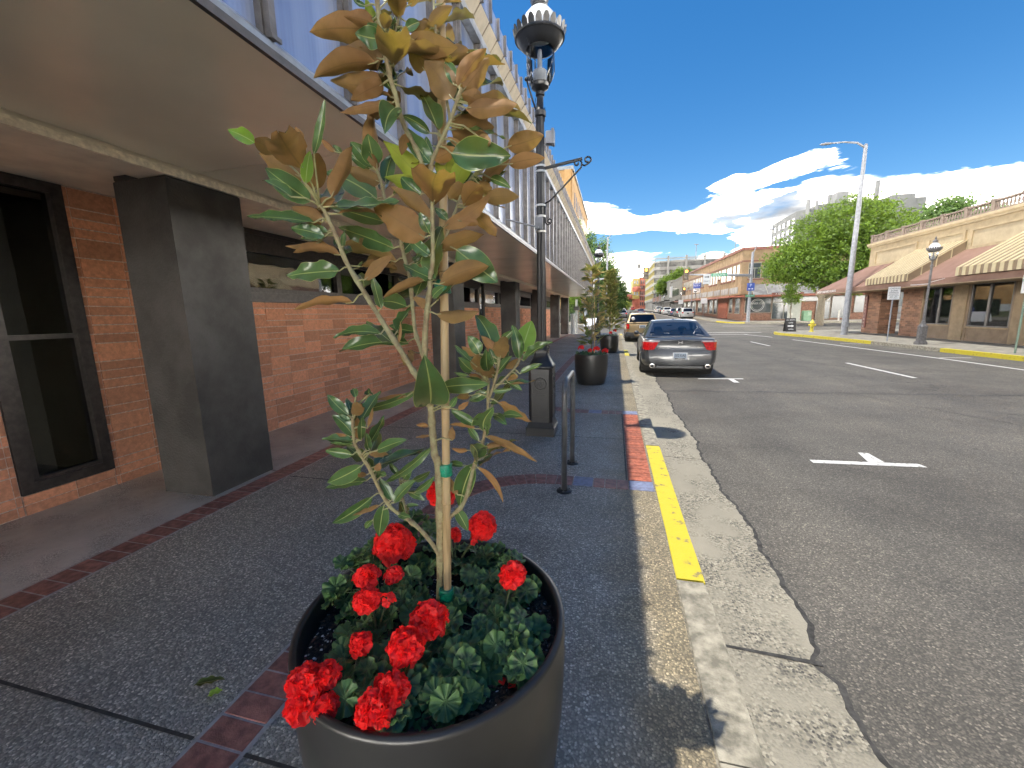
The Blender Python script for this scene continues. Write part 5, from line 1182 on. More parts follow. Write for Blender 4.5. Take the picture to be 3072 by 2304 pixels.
def mini_ger(loc, R, label, heads, seed):
    rn = random.Random(seed); r = empty('geranium', loc, label, 'flower', 'geraniums in the far planters'); m_ = MB()
    for k in range(90):
        a = rn.uniform(0, 6.28); w_ = R*sqrt(rn.random()); c = Vector((w_*cos(a), w_*sin(a), rn.uniform(.0, .10))); n = (UPV+Vector((rn.uniform(-.8, .8), rn.uniform(-1, .4), 0))).normalized(); x = n.orthogonal().normalized(); y = n.cross(x); q = rn.uniform(.025, .045)
        m_.add([c]+[c+(x*cos(2*pi*j/7)+y*sin(2*pi*j/7))*q*(1+.15*(j % 2))+n*.006 for j in range(7)], [(0, 1+j, 1+(j+1) % 7) for j in range(7)])
    m_.build('leaf_mound', pm('geranium_leaves_far', (.05, .10, .035), .6, var=.4, scale=60, island=1, rnd=.3), r, kind='stuff')
    for hx, hy, hz, hr in heads: flower_head((hx, hy, hz), hr, seed+int(hx*100), r, Vector((0, 0, 0)), n=14)
    return r
mini_ger((-.484, 9.1, .60), .33, 'low red geraniums round the second magnolia', [(-.20, -.25, .20, .075), (.12, -.22, .17, .08), (.30, -.20, .13, .075), (-.02, -.2, .14, .05)], 71)
mini_ger((-.19, 16.4, h(16.4)+.58), .33, 'red geraniums round the third magnolia', [(.2, -.2, .25, .08), (.05, -.25, .18, .07)], 72)
# ------------------------------------------------------------------ lamp post
def lamp_post(loc, label, grp, extras=True, rz=0, iron=None):
    I_ = iron or M_BLACK
    r = empty('street_lamp', loc, label, 'lamp post', grp, rz)
    b = .185
    m_ = MB(); m_.bev(-b, b, -b, b, 0, .115, .008); m_.add([(-b+.01, -b+.01, .115), (b-.01, -b+.01, .115), (b-.01, b-.01, .115), (-b+.01, b-.01, .115), (-.150, -.150, .175), (.150, -.150, .175), (.150, .150, .175), (-.150, .150, .175)], [(0, 1, 5, 4), (1, 2, 6, 5), (2, 3, 7, 6), (3, 0, 4, 7)])
    c_ = .036; w_ = .150; oc = [(-w_+c_, -w_), (w_-c_, -w_), (w_, -w_+c_), (w_, w_-c_), (w_-c_, w_), (-w_+c_, w_), (-w_, w_-c_), (-w_, -w_+c_)]
    m_.prism(oc, .17, .86)
    def ring(f, z): return [(x*f, y*f, z) for x, y in oc]
    prof = [(1, .86), (1.07, .875), (1.07, .895), (.90, .93), (.70, .985), (.58, 1.03), (.54, 1.06), (.60, 1.065), (.60, 1.085)]
    vs = [p for f, z in prof for p in ring(f, z)]
    m_.add(vs, [(i*8+k, i*8+(k+1) % 8, (i+1)*8+(k+1) % 8, (i+1)*8+k) for i in range(len(prof)-1) for k in range(8)])
    base = m_.build('pedestal', I_, r, auto=40)
    pm_ = MB(); med = MB()
    for k in range(4):
        pm_.T = Matrix.Rotation(k*pi/2, 4, 'Z'); med.T = pm_.T
        y = -w_-.0005
        for (z0, z1) in ((.24, .53), (.54, .81)):
            for a in ((-.105, -.097, z0, z1), (.097, .105, z0, z1), (-.097, .097, z0, z0+.008), (-.097, .097, z1-.008, z1)): pm_.box(a[0], a[1], y-.006, y, a[2], a[3])
        vs = []; n = 24
        for i, (rr, dy) in enumerate(((.082, 0), (.078, -.008), (.070, -.008), (.066, -.002), (0.0001, -.002))):
            for j in range(n): a = 2*pi*j/n; vs.append((rr*cos(a), y+dy, .675+rr*sin(a)))
        med.add(vs, [(i*n+j, i*n+(j+1) % n, (i+1)*n+(j+1) % n, (i+1)*n+j) for i in range(4) for j in range(n)])
        for j in range(5):
            a = pi/2+2*pi*j/5; c = Vector((.034*cos(a), y-.005, .675+.034*sin(a))); vs = [c+Vector((.017*cos(a+q), .0, .017*sin(a+q)))*1.25 for q in (0, .9, pi/2+.4, pi-.3, pi+.3, -pi/2-.4, -.9)]
            vs = [Vector((v.x, v.y-.002, v.z)) for v in vs]; med.add([c+Vector((0, -.009, 0))]+vs, [(0, 1+q, 1+(q+1) % 7) for q in range(7)])
        med.lathe([(.010, 0), (.001, 0.004)], 8, (0, 0, 0)) if False else None
    pm_.build('panel_moulding', I_, r); med.build('rosette', I_, r, auto=40)
    # fluted shaft
    def fl(k, i): return 1-.10*(k % 2)
    m_ = MB(); m_.lathe([(.085, 1.085), (.085, 1.10), (.07, 1.13), (.075, 1.15), (.075, 1.17), (.060, 1.20)], 24)
    m_.lathe([(.060, 1.20), (.058, 1.3), (.050, 2.5), (.047, 3.4), (.045, 3.80)], 32, wob=fl)
    m_.lathe([(.05, 3.80), (.066, 3.81), (.068, 3.86), (.05, 3.88), (.04, 3.90), (.038, 4.02), (.052, 4.03), (.052, 4.06), (.036, 4.07), (.05, 4.10)], 20)
    m_.build('pole', I_, r, auto=30)
    m_ = MB(); m_.lathe([(.035, 4.07), (.10, 4.11), (.108, 4.135), (.108, 4.15), (.095, 4.155), (.02, 4.157)], 28); m_.build('lantern_cup', I_, r, auto=40)
    m_ = MB(); m_.lathe([(.078, 4.157), (.078, 4.28), (.06, 4.29), (.02, 4.295)], 24); m_.lathe([(.028, 4.295), (.026, 4.45), (.022, 4.50)], 12); m_.build('lamp_holder', M_GALV, r, auto=40)
    m_ = MB(); m_.lathe([(.118, 4.15), (.138, 4.20), (.150, 4.27), (.152, 4.47)], 32, cap=False); m_.build('glass_cylinder', M_CLEAR, r, smooth=True)
    m_ = MB(); m_.lathe([(.153, 4.50), (.18, 4.505), (.225, 4.545), (.258, 4.59), (.267, 4.60), (.283, 4.603), (.283, 4.622), (.262, 4.632), (.2, 4.636), (.16, 4.63), (.155, 4.5)], 36, cap=False); m_.build('bowl', I_, r, auto=40)
    cr_ = MB(); n = 22
    for k in range(n):
        a = 2*pi*k/n; da = pi/n*.86; R0, R1 = .276, .304
        for s_ in (0,):
            pts = [(R0, a-da, 4.60), (R0, a+da, 4.60), (R1-.010, a+da*.95, 4.668), (R1, a+da*.5, 4.70), (R1+.002, a, 4.708), (R1, a-da*.5, 4.70), (R1-.010, a-da*.95, 4.668)]
            o1 = [(r_*cos(t_), r_*sin(t_), z) for r_, t_, z in pts]; o2 = [((r_-.008)*cos(t_), (r_-.008)*sin(t_), z) for r_, t_, z in pts]
            cr_.add(o1+o2, [tuple(range(7)), tuple(range(13, 6, -1))]+[(i, 7+i, 7+(i+1) % 7, (i+1) % 7) for i in range(7)])
    cr_.build('crown_rim', I_, r)
    m_ = MB(); m_.lathe([(.225, 4.636), (.22, 4.70), (.20, 4.77), (.165, 4.835), (.12, 4.885), (.088, 4.91)], 32, cap=False); m_.build('opal_dome', M_LWHITE, r, smooth=True)
    m_ = MB(); m_.lathe([(.095, 4.905), (.10, 4.92), (.085, 4.935), (.088, 4.96), (.103, 4.985), (.100, 5.02), (.075, 5.045), (.06, 5.05), (.035, 5.07), (.03, 5.10), (.045, 5.13), (.03, 5.17), (.008, 5.21), (.001, 5.24)], 24, cap=False); m_.build('finial', I_, r, auto=40)
    m_ = MB()
    for a in (-2.1, -2.1+2*pi/3, -2.1+4*pi/3):
        m_.tube([(.10*cos(a), .10*sin(a), 4.12), (.135*cos(a), .135*sin(a), 4.17), (.165*cos(a), .165*sin(a), 4.25), (.160*cos(a), .160*sin(a), 4.48), (.215*cos(a), .215*sin(a), 4.54)], .007, 6)
    m_.build('lantern_rib', I_, r)
    return r
LP1 = lamp_post((-.895, 5.15, 0), 'nearest black cast lamp post, by the bike rack, with a scroll bracket', 'black globe lamp posts')
# its fittings: scroll arm, steel bands, hand hole box, floodlight, ladder bar
m_ = MB(); m_.beam((.05, 0, 3.245), (.49, 0, 3.305), .028); m_.build('bracket_arm', M_BLACK, LP1)
def scroll(c, r0, r1, a0, turns, n=26):
    return [(c[0]+(r0+(r1-r0)*i/n)*cos(a0+turns*2*pi*i/n), c[1], c[2]+(r0+(r1-r0)*i/n)*sin(a0+turns*2*pi*i/n)) for i in range(n+1)]
m_ = MB(); m_.tube([(.05, 0, 2.85), (.11, 0, 2.88), (.27, 0, 3.02), (.42, 0, 3.16), (.475, 0, 3.21), (.485, 0, 3.26), (.47, 0, 3.285)]+scroll((.43, 0, 3.262), .04, .012, .5, 1.0)[2:], .010, 7)
m_.tube([(.49, 0, 3.24), (.52, 0, 3.228), (.56, 0, 3.25)]+scroll((.548, 0, 3.285), .045, .016, -.7, .95)[2:], .010, 7)
m_.tube([(.055, 0, 2.85), (.05, 0, 2.70), (.058, 0, 2.63), (.085, 0, 2.605), (.12, 0, 2.62)]+scroll((.105, 0, 2.645), .032, .012, -.5, .95)[2:], .009, 7)
m_.build('scroll', M_BLACK, LP1, smooth=True)
for z in (3.27, 3.21, 2.83, 2.705, 2.53):
    m_ = MB(); m_.lathe([(.056, -.012), (.060, -.010), (.060, .010), (.056, .012)], 24, (0, 0, z), cap=False); m_.build('steel_band', M_STAIN, LP1, auto=40)
m_ = MB(); m_.bev(-.062, .03, -.075, -.03, 2.55, 2.69, .006); m_.tube([(-.055, -.045, 2.585), (-.43, -.02, 2.70)], .010, 8); m_.tube([(-.03, -.06, 2.57), (-.03, -.10, 2.57)], .02, 8); m_.build('banner_socket', M_GALV, LP1, auto=40)
m_ = MB(); m_.bev(.07, .135, -.05, .05, 3.50, 3.635, .01); m_.prismx([(-.055, 3.49), (.055, 3.49), (.06, 3.65), (-.06, 3.65)], .136, .165); m_.tube([(.04, 0, 3.5), (.15, 0, 3.485)], .009, 6); m_.build('floodlight', M_GALV, LP1, auto=40)
m_ = MB(); m_.tube([(-.03, -.03, 3.83), (-.12, -.06, 4.10), (-.14, -.065, 4.18)], .011, 7); m_.ball((-.145, -.067, 4.19), .024, 10, 6); m_.tube([(.05, .0, 3.75), (.055, 0, 3.9)], .005, 6); m_.build('ladder_rest', M_BLACK, LP1, smooth=True)
m_ = MB(); m_.tube([(-.05, -.03, 4.0), (-.035, -.045, 3.9), (-.045, -.04, 3.82), (-.04, -.045, 3.7), (-.05, -.03, 3.6), (-.045, -.03, 3.4)], .004, 5); m_.build('cable', M_BLACK, LP1)
m_ = MB(); m_.tube([(.05, 0, 1.10), (.085, 0, 1.105), (.095, 0, 1.13), (.08, 0, 1.15), (.065, 0, 1.14)], .010, 7); m_.build('base_scroll', M_BLACK, LP1, smooth=True)
LP0 = lamp_post((-.92, 23.5, 0), 'black cast lamp post with white dome in front of the tall poplar', 'black globe lamp posts')
# ------------------------------------------------------------------ bike rack
BR_ = empty('bike_rack', (-.40, 3.75, 0), 'dark grey tubular hoop bike rack bolted to the pavement', 'bike rack')
m_ = MB(); R = .13; pts = [(0, -.35, .015), (0, -.35, .975-R)]+[(0, -.35+R-R*cos(a), .975-R+R*sin(a)) for a in [pi/2*i/7 for i in range(1, 8)]]+[(0, .35-R+R*sin(a), .975-R+R*cos(a)) for a in [pi/2*i/7 for i in range(0, 8)]]+[(0, .35, .015)]
m_.tube(pts, .0255, 20); m_.build('hoop', pm('charcoal_powder_coat', (.055, .06, .068), .33, var=.2, scale=15, spec=.6), BR_, smooth=True)
for y in (-.35, .35):
    m_ = MB(); m_.lathe([(.068, .0), (.068, .009), (.064, .012), (.03, .012), (.027, .02)], 28, (0, y, 0)); f = m_.build('foot_plate', M_BLACK, BR_, auto=40)
    m_ = MB()
    for k in range(3): a = .5+2*pi*k/3; m_.lathe([(.009, .012), (.009, .02), (.005, .024)], 6, (.049*cos(a), y+.049*sin(a), 0))
    m_.build('bolt', M_IRON, f)

# ------------------------------------------------------------------ shop building across the street
M_TANW = pm('sand_plaster', (.30, .235, .14), .85, var=.12, scale=3, bump=.15, bscale=50, det=8)
M_TANL = pm('cream_plaster_panel', (.35, .285, .18), .85, var=.10, scale=2.5, bump=.12, bscale=50, det=8)
M_BRNW = pm('brown_painted_wall', (.13, .09, .055), .7, var=.1, scale=3)
M_TANP = pm('tan_painted_pilaster', (.21, .15, .085), .7, var=.1, scale=3)
M_BAL = pm('dark_brown_balustrade', (.115, .085, .065), .6, var=.15, scale=8)
M_CANB = pm('dusty_brown_awning_cloth', (.145, .08, .057), .8, var=.08, scale=1.5, bump=.1, bscale=30)
M_CANF = pm('brown_awning_fascia', (.13, .07, .048), .8, var=.08, scale=2)
M_CREAM = pm('cream_stripe', (.42, .35, .21), .6, var=.06, scale=4)
M_STRB = pm('brown_stripe', (.13, .09, .05), .6, var=.08, scale=4)
M_PBR = brickmat('brown_pier_brick', (.22, .115, .07), .45)
M_PBM = pm('brown_mortar', (.22, .18, .14), .9, var=.2, scale=40)
M_SHOPG = glassmat('shop_glass', ior=1.65, trans=.5)
SB2 = empty('shop_building', (0, 0, 0), 'single storey tan corner shop with striped awnings and brown balustrade across the street', 'building')
X0 = 15.0
Y1 = 30.4
m_ = MB()
m_.box(X0+.02, 27, -8, Y1-.02, 3.6, 5.10)                      # upper mass
m_.box(X0+.02, 27, -8, 25.2, 2.52, 3.6)
m_.build('upper_wall', M_TANW, SB2)
m_ = MB(); m_.box(X0-.02, X0+5, 25.21, Y1, 2.45, 3.59); m_.box(15.4, 27, -8, 30.2, 5.1, 5.14); m_.build('porch_beam', M_BRNW, SB2)
m_ = MB(); m_.box(X0+5.2, 27, 25.2, Y1-.1, -.2, 3.6); m_.box(X0+3.4, X0+3.5, -8, 25.2, -.2, 3.6); m_.build('inner_wall', M_TANW, SB2)
m_ = MB(); m_.box(X0+.1, X0+3.4, -8, 25.2, -.02, .05); m_.build('shop_floor', M_CONC, SB2)
for i, (a, b) in enumerate(((26.4, 29.65), (23.35, 25.35), (19.5, 22.8), (16.1, 18.9), (12.6, 15.6), (8, 12))):   # sunk frames with pale fields
    m_ = MB(); x = X0-.055
    m_.box(x, X0+.019, a-.16, a, 4.06, 4.72); m_.box(x, X0+.019, b, b+.16, 4.06, 4.72)
    m_.box(x, X0+.019, a-.16, b+.16, 4.721, 4.82); m_.box(x, X0+.019, a-.16, b+.16, 3.95, 4.059); m_.build('panel_moulding', M_TANW, SB2)
    m_ = MB(); m_.box(X0-.004, X0+.018, a+.001, b-.001, 4.061, 4.719); m_.build('wall_panel', M_TANL, SB2)
m_ = MB(); m_.prismy([(X0+.02, 5.08), (X0-.05, 5.08), (X0-.05, 5.14), (X0-.13, 5.20), (X0-.13, 5.31), (X0+.3, 5.34), (X0+.3, 5.08)], -8, Y1+.12); m_.box(X0+.3, 27, Y1-.02, Y1+.12, 5.12, 5.32); m_.build('cornice', M_TANL, SB2)
# balustrade: posts, rails, turned balusters
bz = 5.345
posts = [30.32-1.38*i for i in range(14)]
for y in posts:
    m_ = MB(); m_.box(X0-.02, X0+.16, y-.09, y+.09, bz-.02, bz+.42); m_.box(X0-.045, X0+.185, y-.115, y+.115, bz+.421, bz+.47); m_.build('balustrade_post', M_BAL, SB2)
bal = None
for a, b in zip(posts, posts[1:]):
    m_ = MB(); m_.box(X0+.0, X0+.14, b+.09, a-.09, bz-.01, bz+.05); m_.box(X0-.015, X0+.155, b+.091, a-.091, bz+.36, bz+.425); m_.build('balustrade_rail', M_BAL, SB2)
    n = 7
    for k in range(n):
        y = b+.09+(a-b-.18)*(k+.5)/n
        if bal is None:
            m_ = MB(); m_.lathe([(.030, .05), (.030, .08), (.018, .09), (.040, .15), (.045, .19), (.030, .26), (.018, .30), (.028, .32), (.030, .36)], 10, (X0+.07, 0, bz)); bal = m_.build('baluster', M_BAL, SB2, smooth=True)
        else:
            o = bpy.data.objects.new('baluster', bal.data); COL.objects.link(o); o.parent = SB2
            bal_o = o
        (bal if (k == 0 and a == posts[0]) else o).location = (0, y, 0)
# balustrade round the corner
m_ = MB(); m_.box(X0+.17, 27, Y1-.06, Y1+.06, bz+.36, bz+.42); m_.box(X0+.17, 27, Y1-.05, Y1+.05, bz, bz+.05); m_.build('balustrade_rail', M_BAL, SB2)
for k in range(40):
    o = bpy.data.objects.new('baluster', bal.data); COL.objects.link(o); o.parent = SB2; o.location = (.2+.2*k, Y1, 0)
# ground floor wall, pilasters, windows
def bxp(name, mat, *a):
    m_ = MB()
    for q in a: m_.box(*q)
    return m_.build(name, mat, SB2)
wins = [(23.42, 25.16, .66, 2.44, (24.2,)), (20.42, 22.44, .62, 2.46, (21.5,)), (17.2, 19.4, .62, 2.46, (18.3,)), (13.2, 15.9, .62, 2.46, (14.5,)), (9.5, 12.2, .62, 2.46, (10.8,))]
prev = 25.2
for a, b, z0, z1, mul in wins:
    bxp('pilaster', M_BRNW if False else M_BRNW, (X0, X0+.25, b, prev, -.1, 2.519))
    bxp('pilaster_face', M_TANP, (X0-.03, X0-.001, b+.12, max(b+.3, prev-.12) if prev > b+.5 else prev, 0.0, 2.50))
    bxp('apron_wall', M_BRNW, (X0+.03, X0+.25, a, b, -.1, z0-.06))
    m_ = MB(); m_.box(X0-.03, X0+.25, a, b, z0-.058, z0); m_.build('window_sill', M_TANP, SB2)
    m_ = MB(); m_.box(X0+.02, X0+.12, a, a+.07, z0, z1); m_.box(X0+.02, X0+.12, b-.07, b, z0, z1); m_.box(X0+.02, X0+.12, a+.07, b-.07, z1-.05, z1); m_.box(X0+.02, X0+.12, a+.07, b-.07, z0, z0+.05)
    for mm in mul: m_.box(X0+.02, X0+.12, mm-.05, mm+.05, z0+.05, z1-.05)
    fr = m_.build('window_frame', M_BRZ, SB2)
    m_ = MB(); m_.box(X0+.06, X0+.066, a+.07, b-.07, z0+.05, z1-.05); m_.build('pane', M_SHOPG, fr)
    m_ = MB()
    for k in range(9): m_.box(X0+.16, X0+.165, a+.1, mul[0]-.1, z0+.12+.09*k, z0+.17+.09*k)
    for k in range(8): m_.box(X0+.9, X0+1.2, a+.2+.0*k, b-.2, z0+.1+.2*k, z0+.13+.2*k)
    m_.build('shelf_display', pm('grey_display', (.30, .30, .28), .6, var=.4, scale=12), SB2)
    bxp('head_wall', M_BRNW, (X0+.03, X0+.25, a, b, z1, 2.519))
    prev = a
bxp('pilaster', M_BRNW, (X0, X0+.25, -8, prev, -.1, 2.519))
m_ = MB(); m_.box(X0+1.4, X0+1.42, 22.0, 22.22, 1.85, 1.98); m_.build('neon_sign', emat('blue_neon', (.12, .08, .9), 2.5), SB2)
# brick piers of the corner porch
def brick_pier(x0, x1, y0, y1, z1):
    m_ = MB(); m_.box(x0+.012, x1-.012, y0+.012, y1-.012, -.15, z1); p_ = m_.build('brick_pier', M_PBM, SB2)
    z = 0.0; row = 0; cnt = 0; s_ = MB()
    while z < z1-.04:
        off = .16 if row % 2 else 0; y = y0-off
        while y < y1-.02:
            a = max(y0, y)+.006; b = min(y1, y+.32)-.006; y += .32
            if b-a > .04: s_.box(x0-random.uniform(-.004, .012), x0+.05, a, b, z+.006, min(z1, z+.10)-.004)
        x = x0+.052-off*.5
        while x < x1-.02:
            a = max(x0+.052, x)+.004; b = min(x1, x+.32)-.006; x += .32
            if b-a > .04: s_.box(a, b, y0-random.uniform(-.004, .012), y0+.05, z+.006, min(z1, z+.10)-.004); s_.box(a, b, y1-.05, y1+random.uniform(0, .01), z+.006, min(z1, z+.10)-.004)
        z += .10; row += 1
    s_.build('pier_bricks', M_PBR, p_, kind='stuff')
brick_pier(15.0, 15.9, 28.7, 30.35, 2.449); brick_pier(15.0, 15.9, 25.22, 26.8, 2.449)
vs_ = empty('vertical_sign', (14.97, 30.02, 0), 'tall narrow maroon sign with vertical letters on the corner brick pier', 'sign')
m_ = MB(); m_.prismx([(-.13, .30), (.13, .30), (.15, .4), (.15, 2.12), (.11, 2.24), (0, 2.28), (-.11, 2.24), (-.15, 2.12), (-.15, .4)], -.05, .01); m_.build('sign_board', pm('maroon_sign', (.11, .035, .03), .5), vs_)
for i, ch in enumerate('TEAVIENNE'): text('letter', ch, .17, pm('pale_lettering', (.5, .42, .36), .6), vs_, (-.053, 0, 2.08-.21*i), (pi/2, 0, -pi/2), .002)
# brown canopy wrapping the corner
cz0, cz1, cf, cx = 3.97, 2.68, 2.45, 13.2
m_ = MB()
m_.quad((X0-.02, -6, cz0), (X0-.02, Y1, cz0), (cx, 32.45, cz1), (cx, -6, cz1)); m_.quad((X0-.02, -6, cz0-.03), (cx+.02, -6, cz1-.03), (cx+.02, 32.43, cz1-.03), (X0-.02, Y1, cz0-.03))
m_.quad((X0-.02, Y1, cz0), (26, Y1, cz0), (26, 32.45, cz1), (cx, 32.45, cz1)); m_.quad((X0-.02, Y1, cz0-.03), (cx+.02, 32.43, cz1-.03), (26, 32.43, cz1-.03), (26, Y1, cz0-.03))
m_.build('canopy_cloth', M_CANB, SB2)
m_ = MB(); m_.box(cx-.004, cx+.018, -6, 32.46, cf, cz1); m_.box(cx+.018, 26, 32.44, 32.46, cf, cz1); m_.build('canopy_fascia', M_CANF, SB2)
m_ = MB(); m_.box(cx-.014, cx+.02, -6, 32.48, cf-.035, cf-.001); m_.box(cx+.02, X0, -6, 32.4, cf-.02, cf-.01); m_.build('canopy_trim', M_TANP, SB2)
m_ = MB(); m_.beam((X0-.03, 27.9, cz0+.02), (cx, 27.75, cz1+.02), .05); m_.beam((X0-.03, 25.9, cz0+.02), (cx, 26.6, cz1+.02), .04); m_.build('canopy_seam', M_CANF, SB2)
text('awning_lettering', 'BAKERY SANDWICH DONUTS', .20, M_SIGNW, SB2, (cx-.012, 31.05, 2.565), (pi/2, 0, -pi/2), .003, sx=.88)
# striped awnings
def striped(ya, yb, yta, ytb, label, ztop=4.39):
    r = empty('striped_awning', (0, 0, 0), label, 'awning', 'striped awnings over the shop windows')
    xb, zb, zv = 13.12, 3.02, 2.70; n = 24
    for k in range(n):
        a0 = ya+(yb-ya)*k/n; a1 = ya+(yb-ya)*(k+1)/n; t0 = yta+(ytb-yta)*k/n; t1 = yta+(ytb-yta)*(k+1)/n
        up = .022 if k % 2 == 0 else 0
        m_ = MB(); top = [(X0-.03, t0, ztop+up), (X0-.03, t1, ztop+up), (xb-up*.7, a1, zb+up*.7), (xb-up*.7, a0, zb+up*.7)]; bt = [(x, y, z-.03-up) for x, y, z in top]
        m_.add(top+bt, [(0, 1, 2, 3), (7, 6, 5, 4), (0, 3, 7, 4), (1, 5, 6, 2), (0, 4, 5, 1), (3, 2, 6, 7)]); m_.build('awning_strip', M_CREAM if k % 2 == 0 else M_STRB, r)
        m_ = MB(); m_.box(xb-.02-up*.5, xb, min(a0, a1)+.001, max(a0, a1)-.001, zv, zb-.002); m_.build('valance_strip', M_CREAM if k % 2 == 0 else M_STRB, r)
    m_ = MB()
    for yy, ty in ((ya, yta), (yb, ytb)):
        s_ = .012 if yy == max(ya, yb) else -.012
        m_.add([(X0-.03, ty+s_, ztop), (xb, yy+s_, zb), (xb, yy+s_, zv), (X0-.03, ty+s_, zv), (X0-.03, ty+2*s_, ztop), (xb, yy+2*s_, zb), (xb, yy+2*s_, zv), (X0-.03, ty+2*s_, zv)], [(0, 1, 2, 3), (7, 6, 5, 4), (0, 4, 5, 1), (2, 6, 7, 3), (1, 5, 6, 2), (0, 3, 7, 4)])
    m_.build('awning_end', M_STRB, r)
    m_ = MB()
    for yy, ty in ((min(ya, yb)-.03, min(yta, ytb)-.03),):
        for t in (.0, .25, .5, .75, 1): m_.beam((xb+(X0-xb)*t, yy+(ty-yy)*t-.02, zb+(ztop-zb)*t), (xb+(X0-xb)*t, yy+(ty-yy)*t-.02, zv+(zb-zv)*t*.9+(ztop-zb)*t*.25), .03)
        m_.beam((xb, yy-.02, zb), (X0, ty-.02, ztop), .04)
    m_.build('awning_frame', M_CREAM, r)
    return r
striped(26.6, 23.4, 26.22, 23.1, 'smaller striped awning nearer the corner, over the porch opening')
striped(20.5, 16.6, 20.45, 16.6, 'large striped awning at the right edge of the photo', 4.25)
# ------------------------------------------------------------------ street furniture on the right
LG = lamp_post((12.15, 20.27, 0), 'grey cast lamp post with white dome in front of the striped awnings', 'grey lamp posts across the street', iron=M_IRON); LG.scale = (.81,)*3
m_ = MB(); m_.beam((0, 0, 2.98), (-.75, 0, 2.95), .03); m_.beam((0, .0, 3.05), (.6, 0, 3.22), .02); m_.build('banner_arm', M_SIGNW, LG)
for (x, y, lab) in ((13.3, 77, 'grey lamp post with white dome left of the brick corner shopfront, nearer one'), (13.3, 93, 'grey lamp post with white dome beyond the hanging blue sign'), (13.4, 125, 'farthest grey lamp post before the concrete building')):
    o = dup(LG, (x, y, h(y)), label=lab); o.scale = (.92,)*3
def street_light(x, y, H, r0, r1, arm, label, cat='street light', mat=None, luma=True):
    mt = mat or M_GALV
    r = empty('street_light', (x, y, h(y)), label, cat)
    m_ = MB(); m_.lathe([(r0*1.25, 0), (r0*1.25, .03), (r0, .035), (r0*.98, .3), (r1, H), (r1*.4, H+.05)], 20); m_.bev(-r0*.55, r0*.55, -r0-.035, -r0*.7, .45, .75, .01); m_.build('pole', mt, r, auto=40)
    ax, ay, az = arm
    m_ = MB(); m_.tube([(0, 0, H-.15), (ax*.25, ay*.25, H+az*.55), (ax*.6, ay*.6, H+az*.95), (ax, ay, H+az)], [r1*.7, r1*.6, r1*.5, r1*.45], 10); m_.build('arm', mt, r, smooth=True)
    d = Vector((ax, ay, 0)).normalized(); m_ = MB(); m_.T = Matrix.Translation((ax, ay, H+az)) @ Matrix.Rotation(atan2(d.y, d.x), 4, 'Z')
    m_.lathe([(.001, -.07), (.10, -.06), (.13, -.02), (.12, .02), (.06, .06), (.001, .07)], 14, cap=False); m_.v = [tuple(m_.T @ Vector(((q.x)*2.6+.22, q.y, q.z*.8))) for q in [m_.T.inverted() @ Vector(v) for v in m_.v]]
    m_.T = None; m_.build('luminaire', mt, r, smooth=True)
    return r
street_light(12.95, 27.85, 10.2, .165, .085, (-1.65, 0, .25), 'tall silver street light leaning over the road in front of the corner shop')
def sign_post(x, y, H, label, cat='sign', ry=0, mat=M_GALV, r=.028):
    o = empty('sign_post', (x, y, h(y)), label, cat, rz=ry); m_ = MB(); m_.tube([(0, 0, -.05), (0, 0, H)], r, 8); m_.build('post', mat, o); return o
s = sign_post(12.15, 22.4, 2.42, 'white loading zone sign on a thin grey post between the street light and lamp post')
m_ = MB(); m_.bev(-.23, .23, -.035, -.028, 1.86, 2.42, .002); b_ = m_.build('sign_plate', M_SIGNW, s)
for i, (t_, sz) in enumerate((('LOADING', .10), ('ZONE', .10), ('COMMERCIAL', .058), ('VEHICLES ONLY', .05), ('TO LOAD UNLOAD', .045), ('8AM - 6PM', .058), ('EXCEPT SUNDAYS', .04))):
    text('lettering', t_, sz, M_SIGNK, b_, (0, -.036, 2.35-(.0, .10, .185, .25, .31, .375, .43)[i]), (pi/2, 0, 0), .001)
s = sign_post(12.42, 16.5, 2.5, 'green topped three hour parking sign on a green post at the right edge', mat=pm('green_post', (.10, .15, .11), .5))
m_ = MB(); m_.bev(-.16, .22, -.036, -.028, 1.88, 2.44, .002); b_ = m_.build('sign_plate', M_SIGNW, s)
m_ = MB(); m_.box(-.15, .21, -.0375, -.0362, 2.24, 2.43); m_.build('green_panel', M_SIGNG, b_)
text('lettering', '3 HR', .15, M_SIGNW, b_, (.03, -.039, 2.33), (pi/2, 0, 0), .001); text('lettering', 'PARKING', .07, M_SIGNK, b_, (.03, -.038, 2.17), (pi/2, 0, 0), .001); text('lettering', '8AM - 6PM', .055, M_SIGNK, b_, (.03, -.038, 2.08), (pi/2, 0, 0), .001); text('lettering', 'EXCEPT SUN', .045, M_SIGNK, b_, (.03, -.038, 2.0), (pi/2, 0, 0), .001)
# hydrant
hy = empty('fire_hydrant', (13.3, 32.8, h(32.8)), 'yellow fire hydrant near the far street corner', 'hydrant'); M_HY = pm('yellow_hydrant_paint', (.62, .52, .06), .5, var=.15, scale=12)
m_ = MB(); m_.lathe([(.16, 0), (.16, .04), (.10, .06), (.095, .30), (.12, .33), (.12, .36), (.10, .38), (.095, .56), (.14, .58), (.14, .62), (.11, .66), (.085, .73), (.04, .78), (.03, .84), (.001, .85)], 20); m_.build('barrel', M_HY, hy, auto=40)
m_ = MB(); m_.tube([(-.19, 0, .47), (.19, 0, .47)], .055, 12); m_.tube([(-.21, 0, .47), (-.17, 0, .47)], .075, 8); m_.tube([(.17, 0, .47), (.21, 0, .47)], .075, 8); m_.tube([(0, -.2, .43), (0, 0, .43)], .085, 12); m_.build('outlet', M_HY, hy, auto=40)
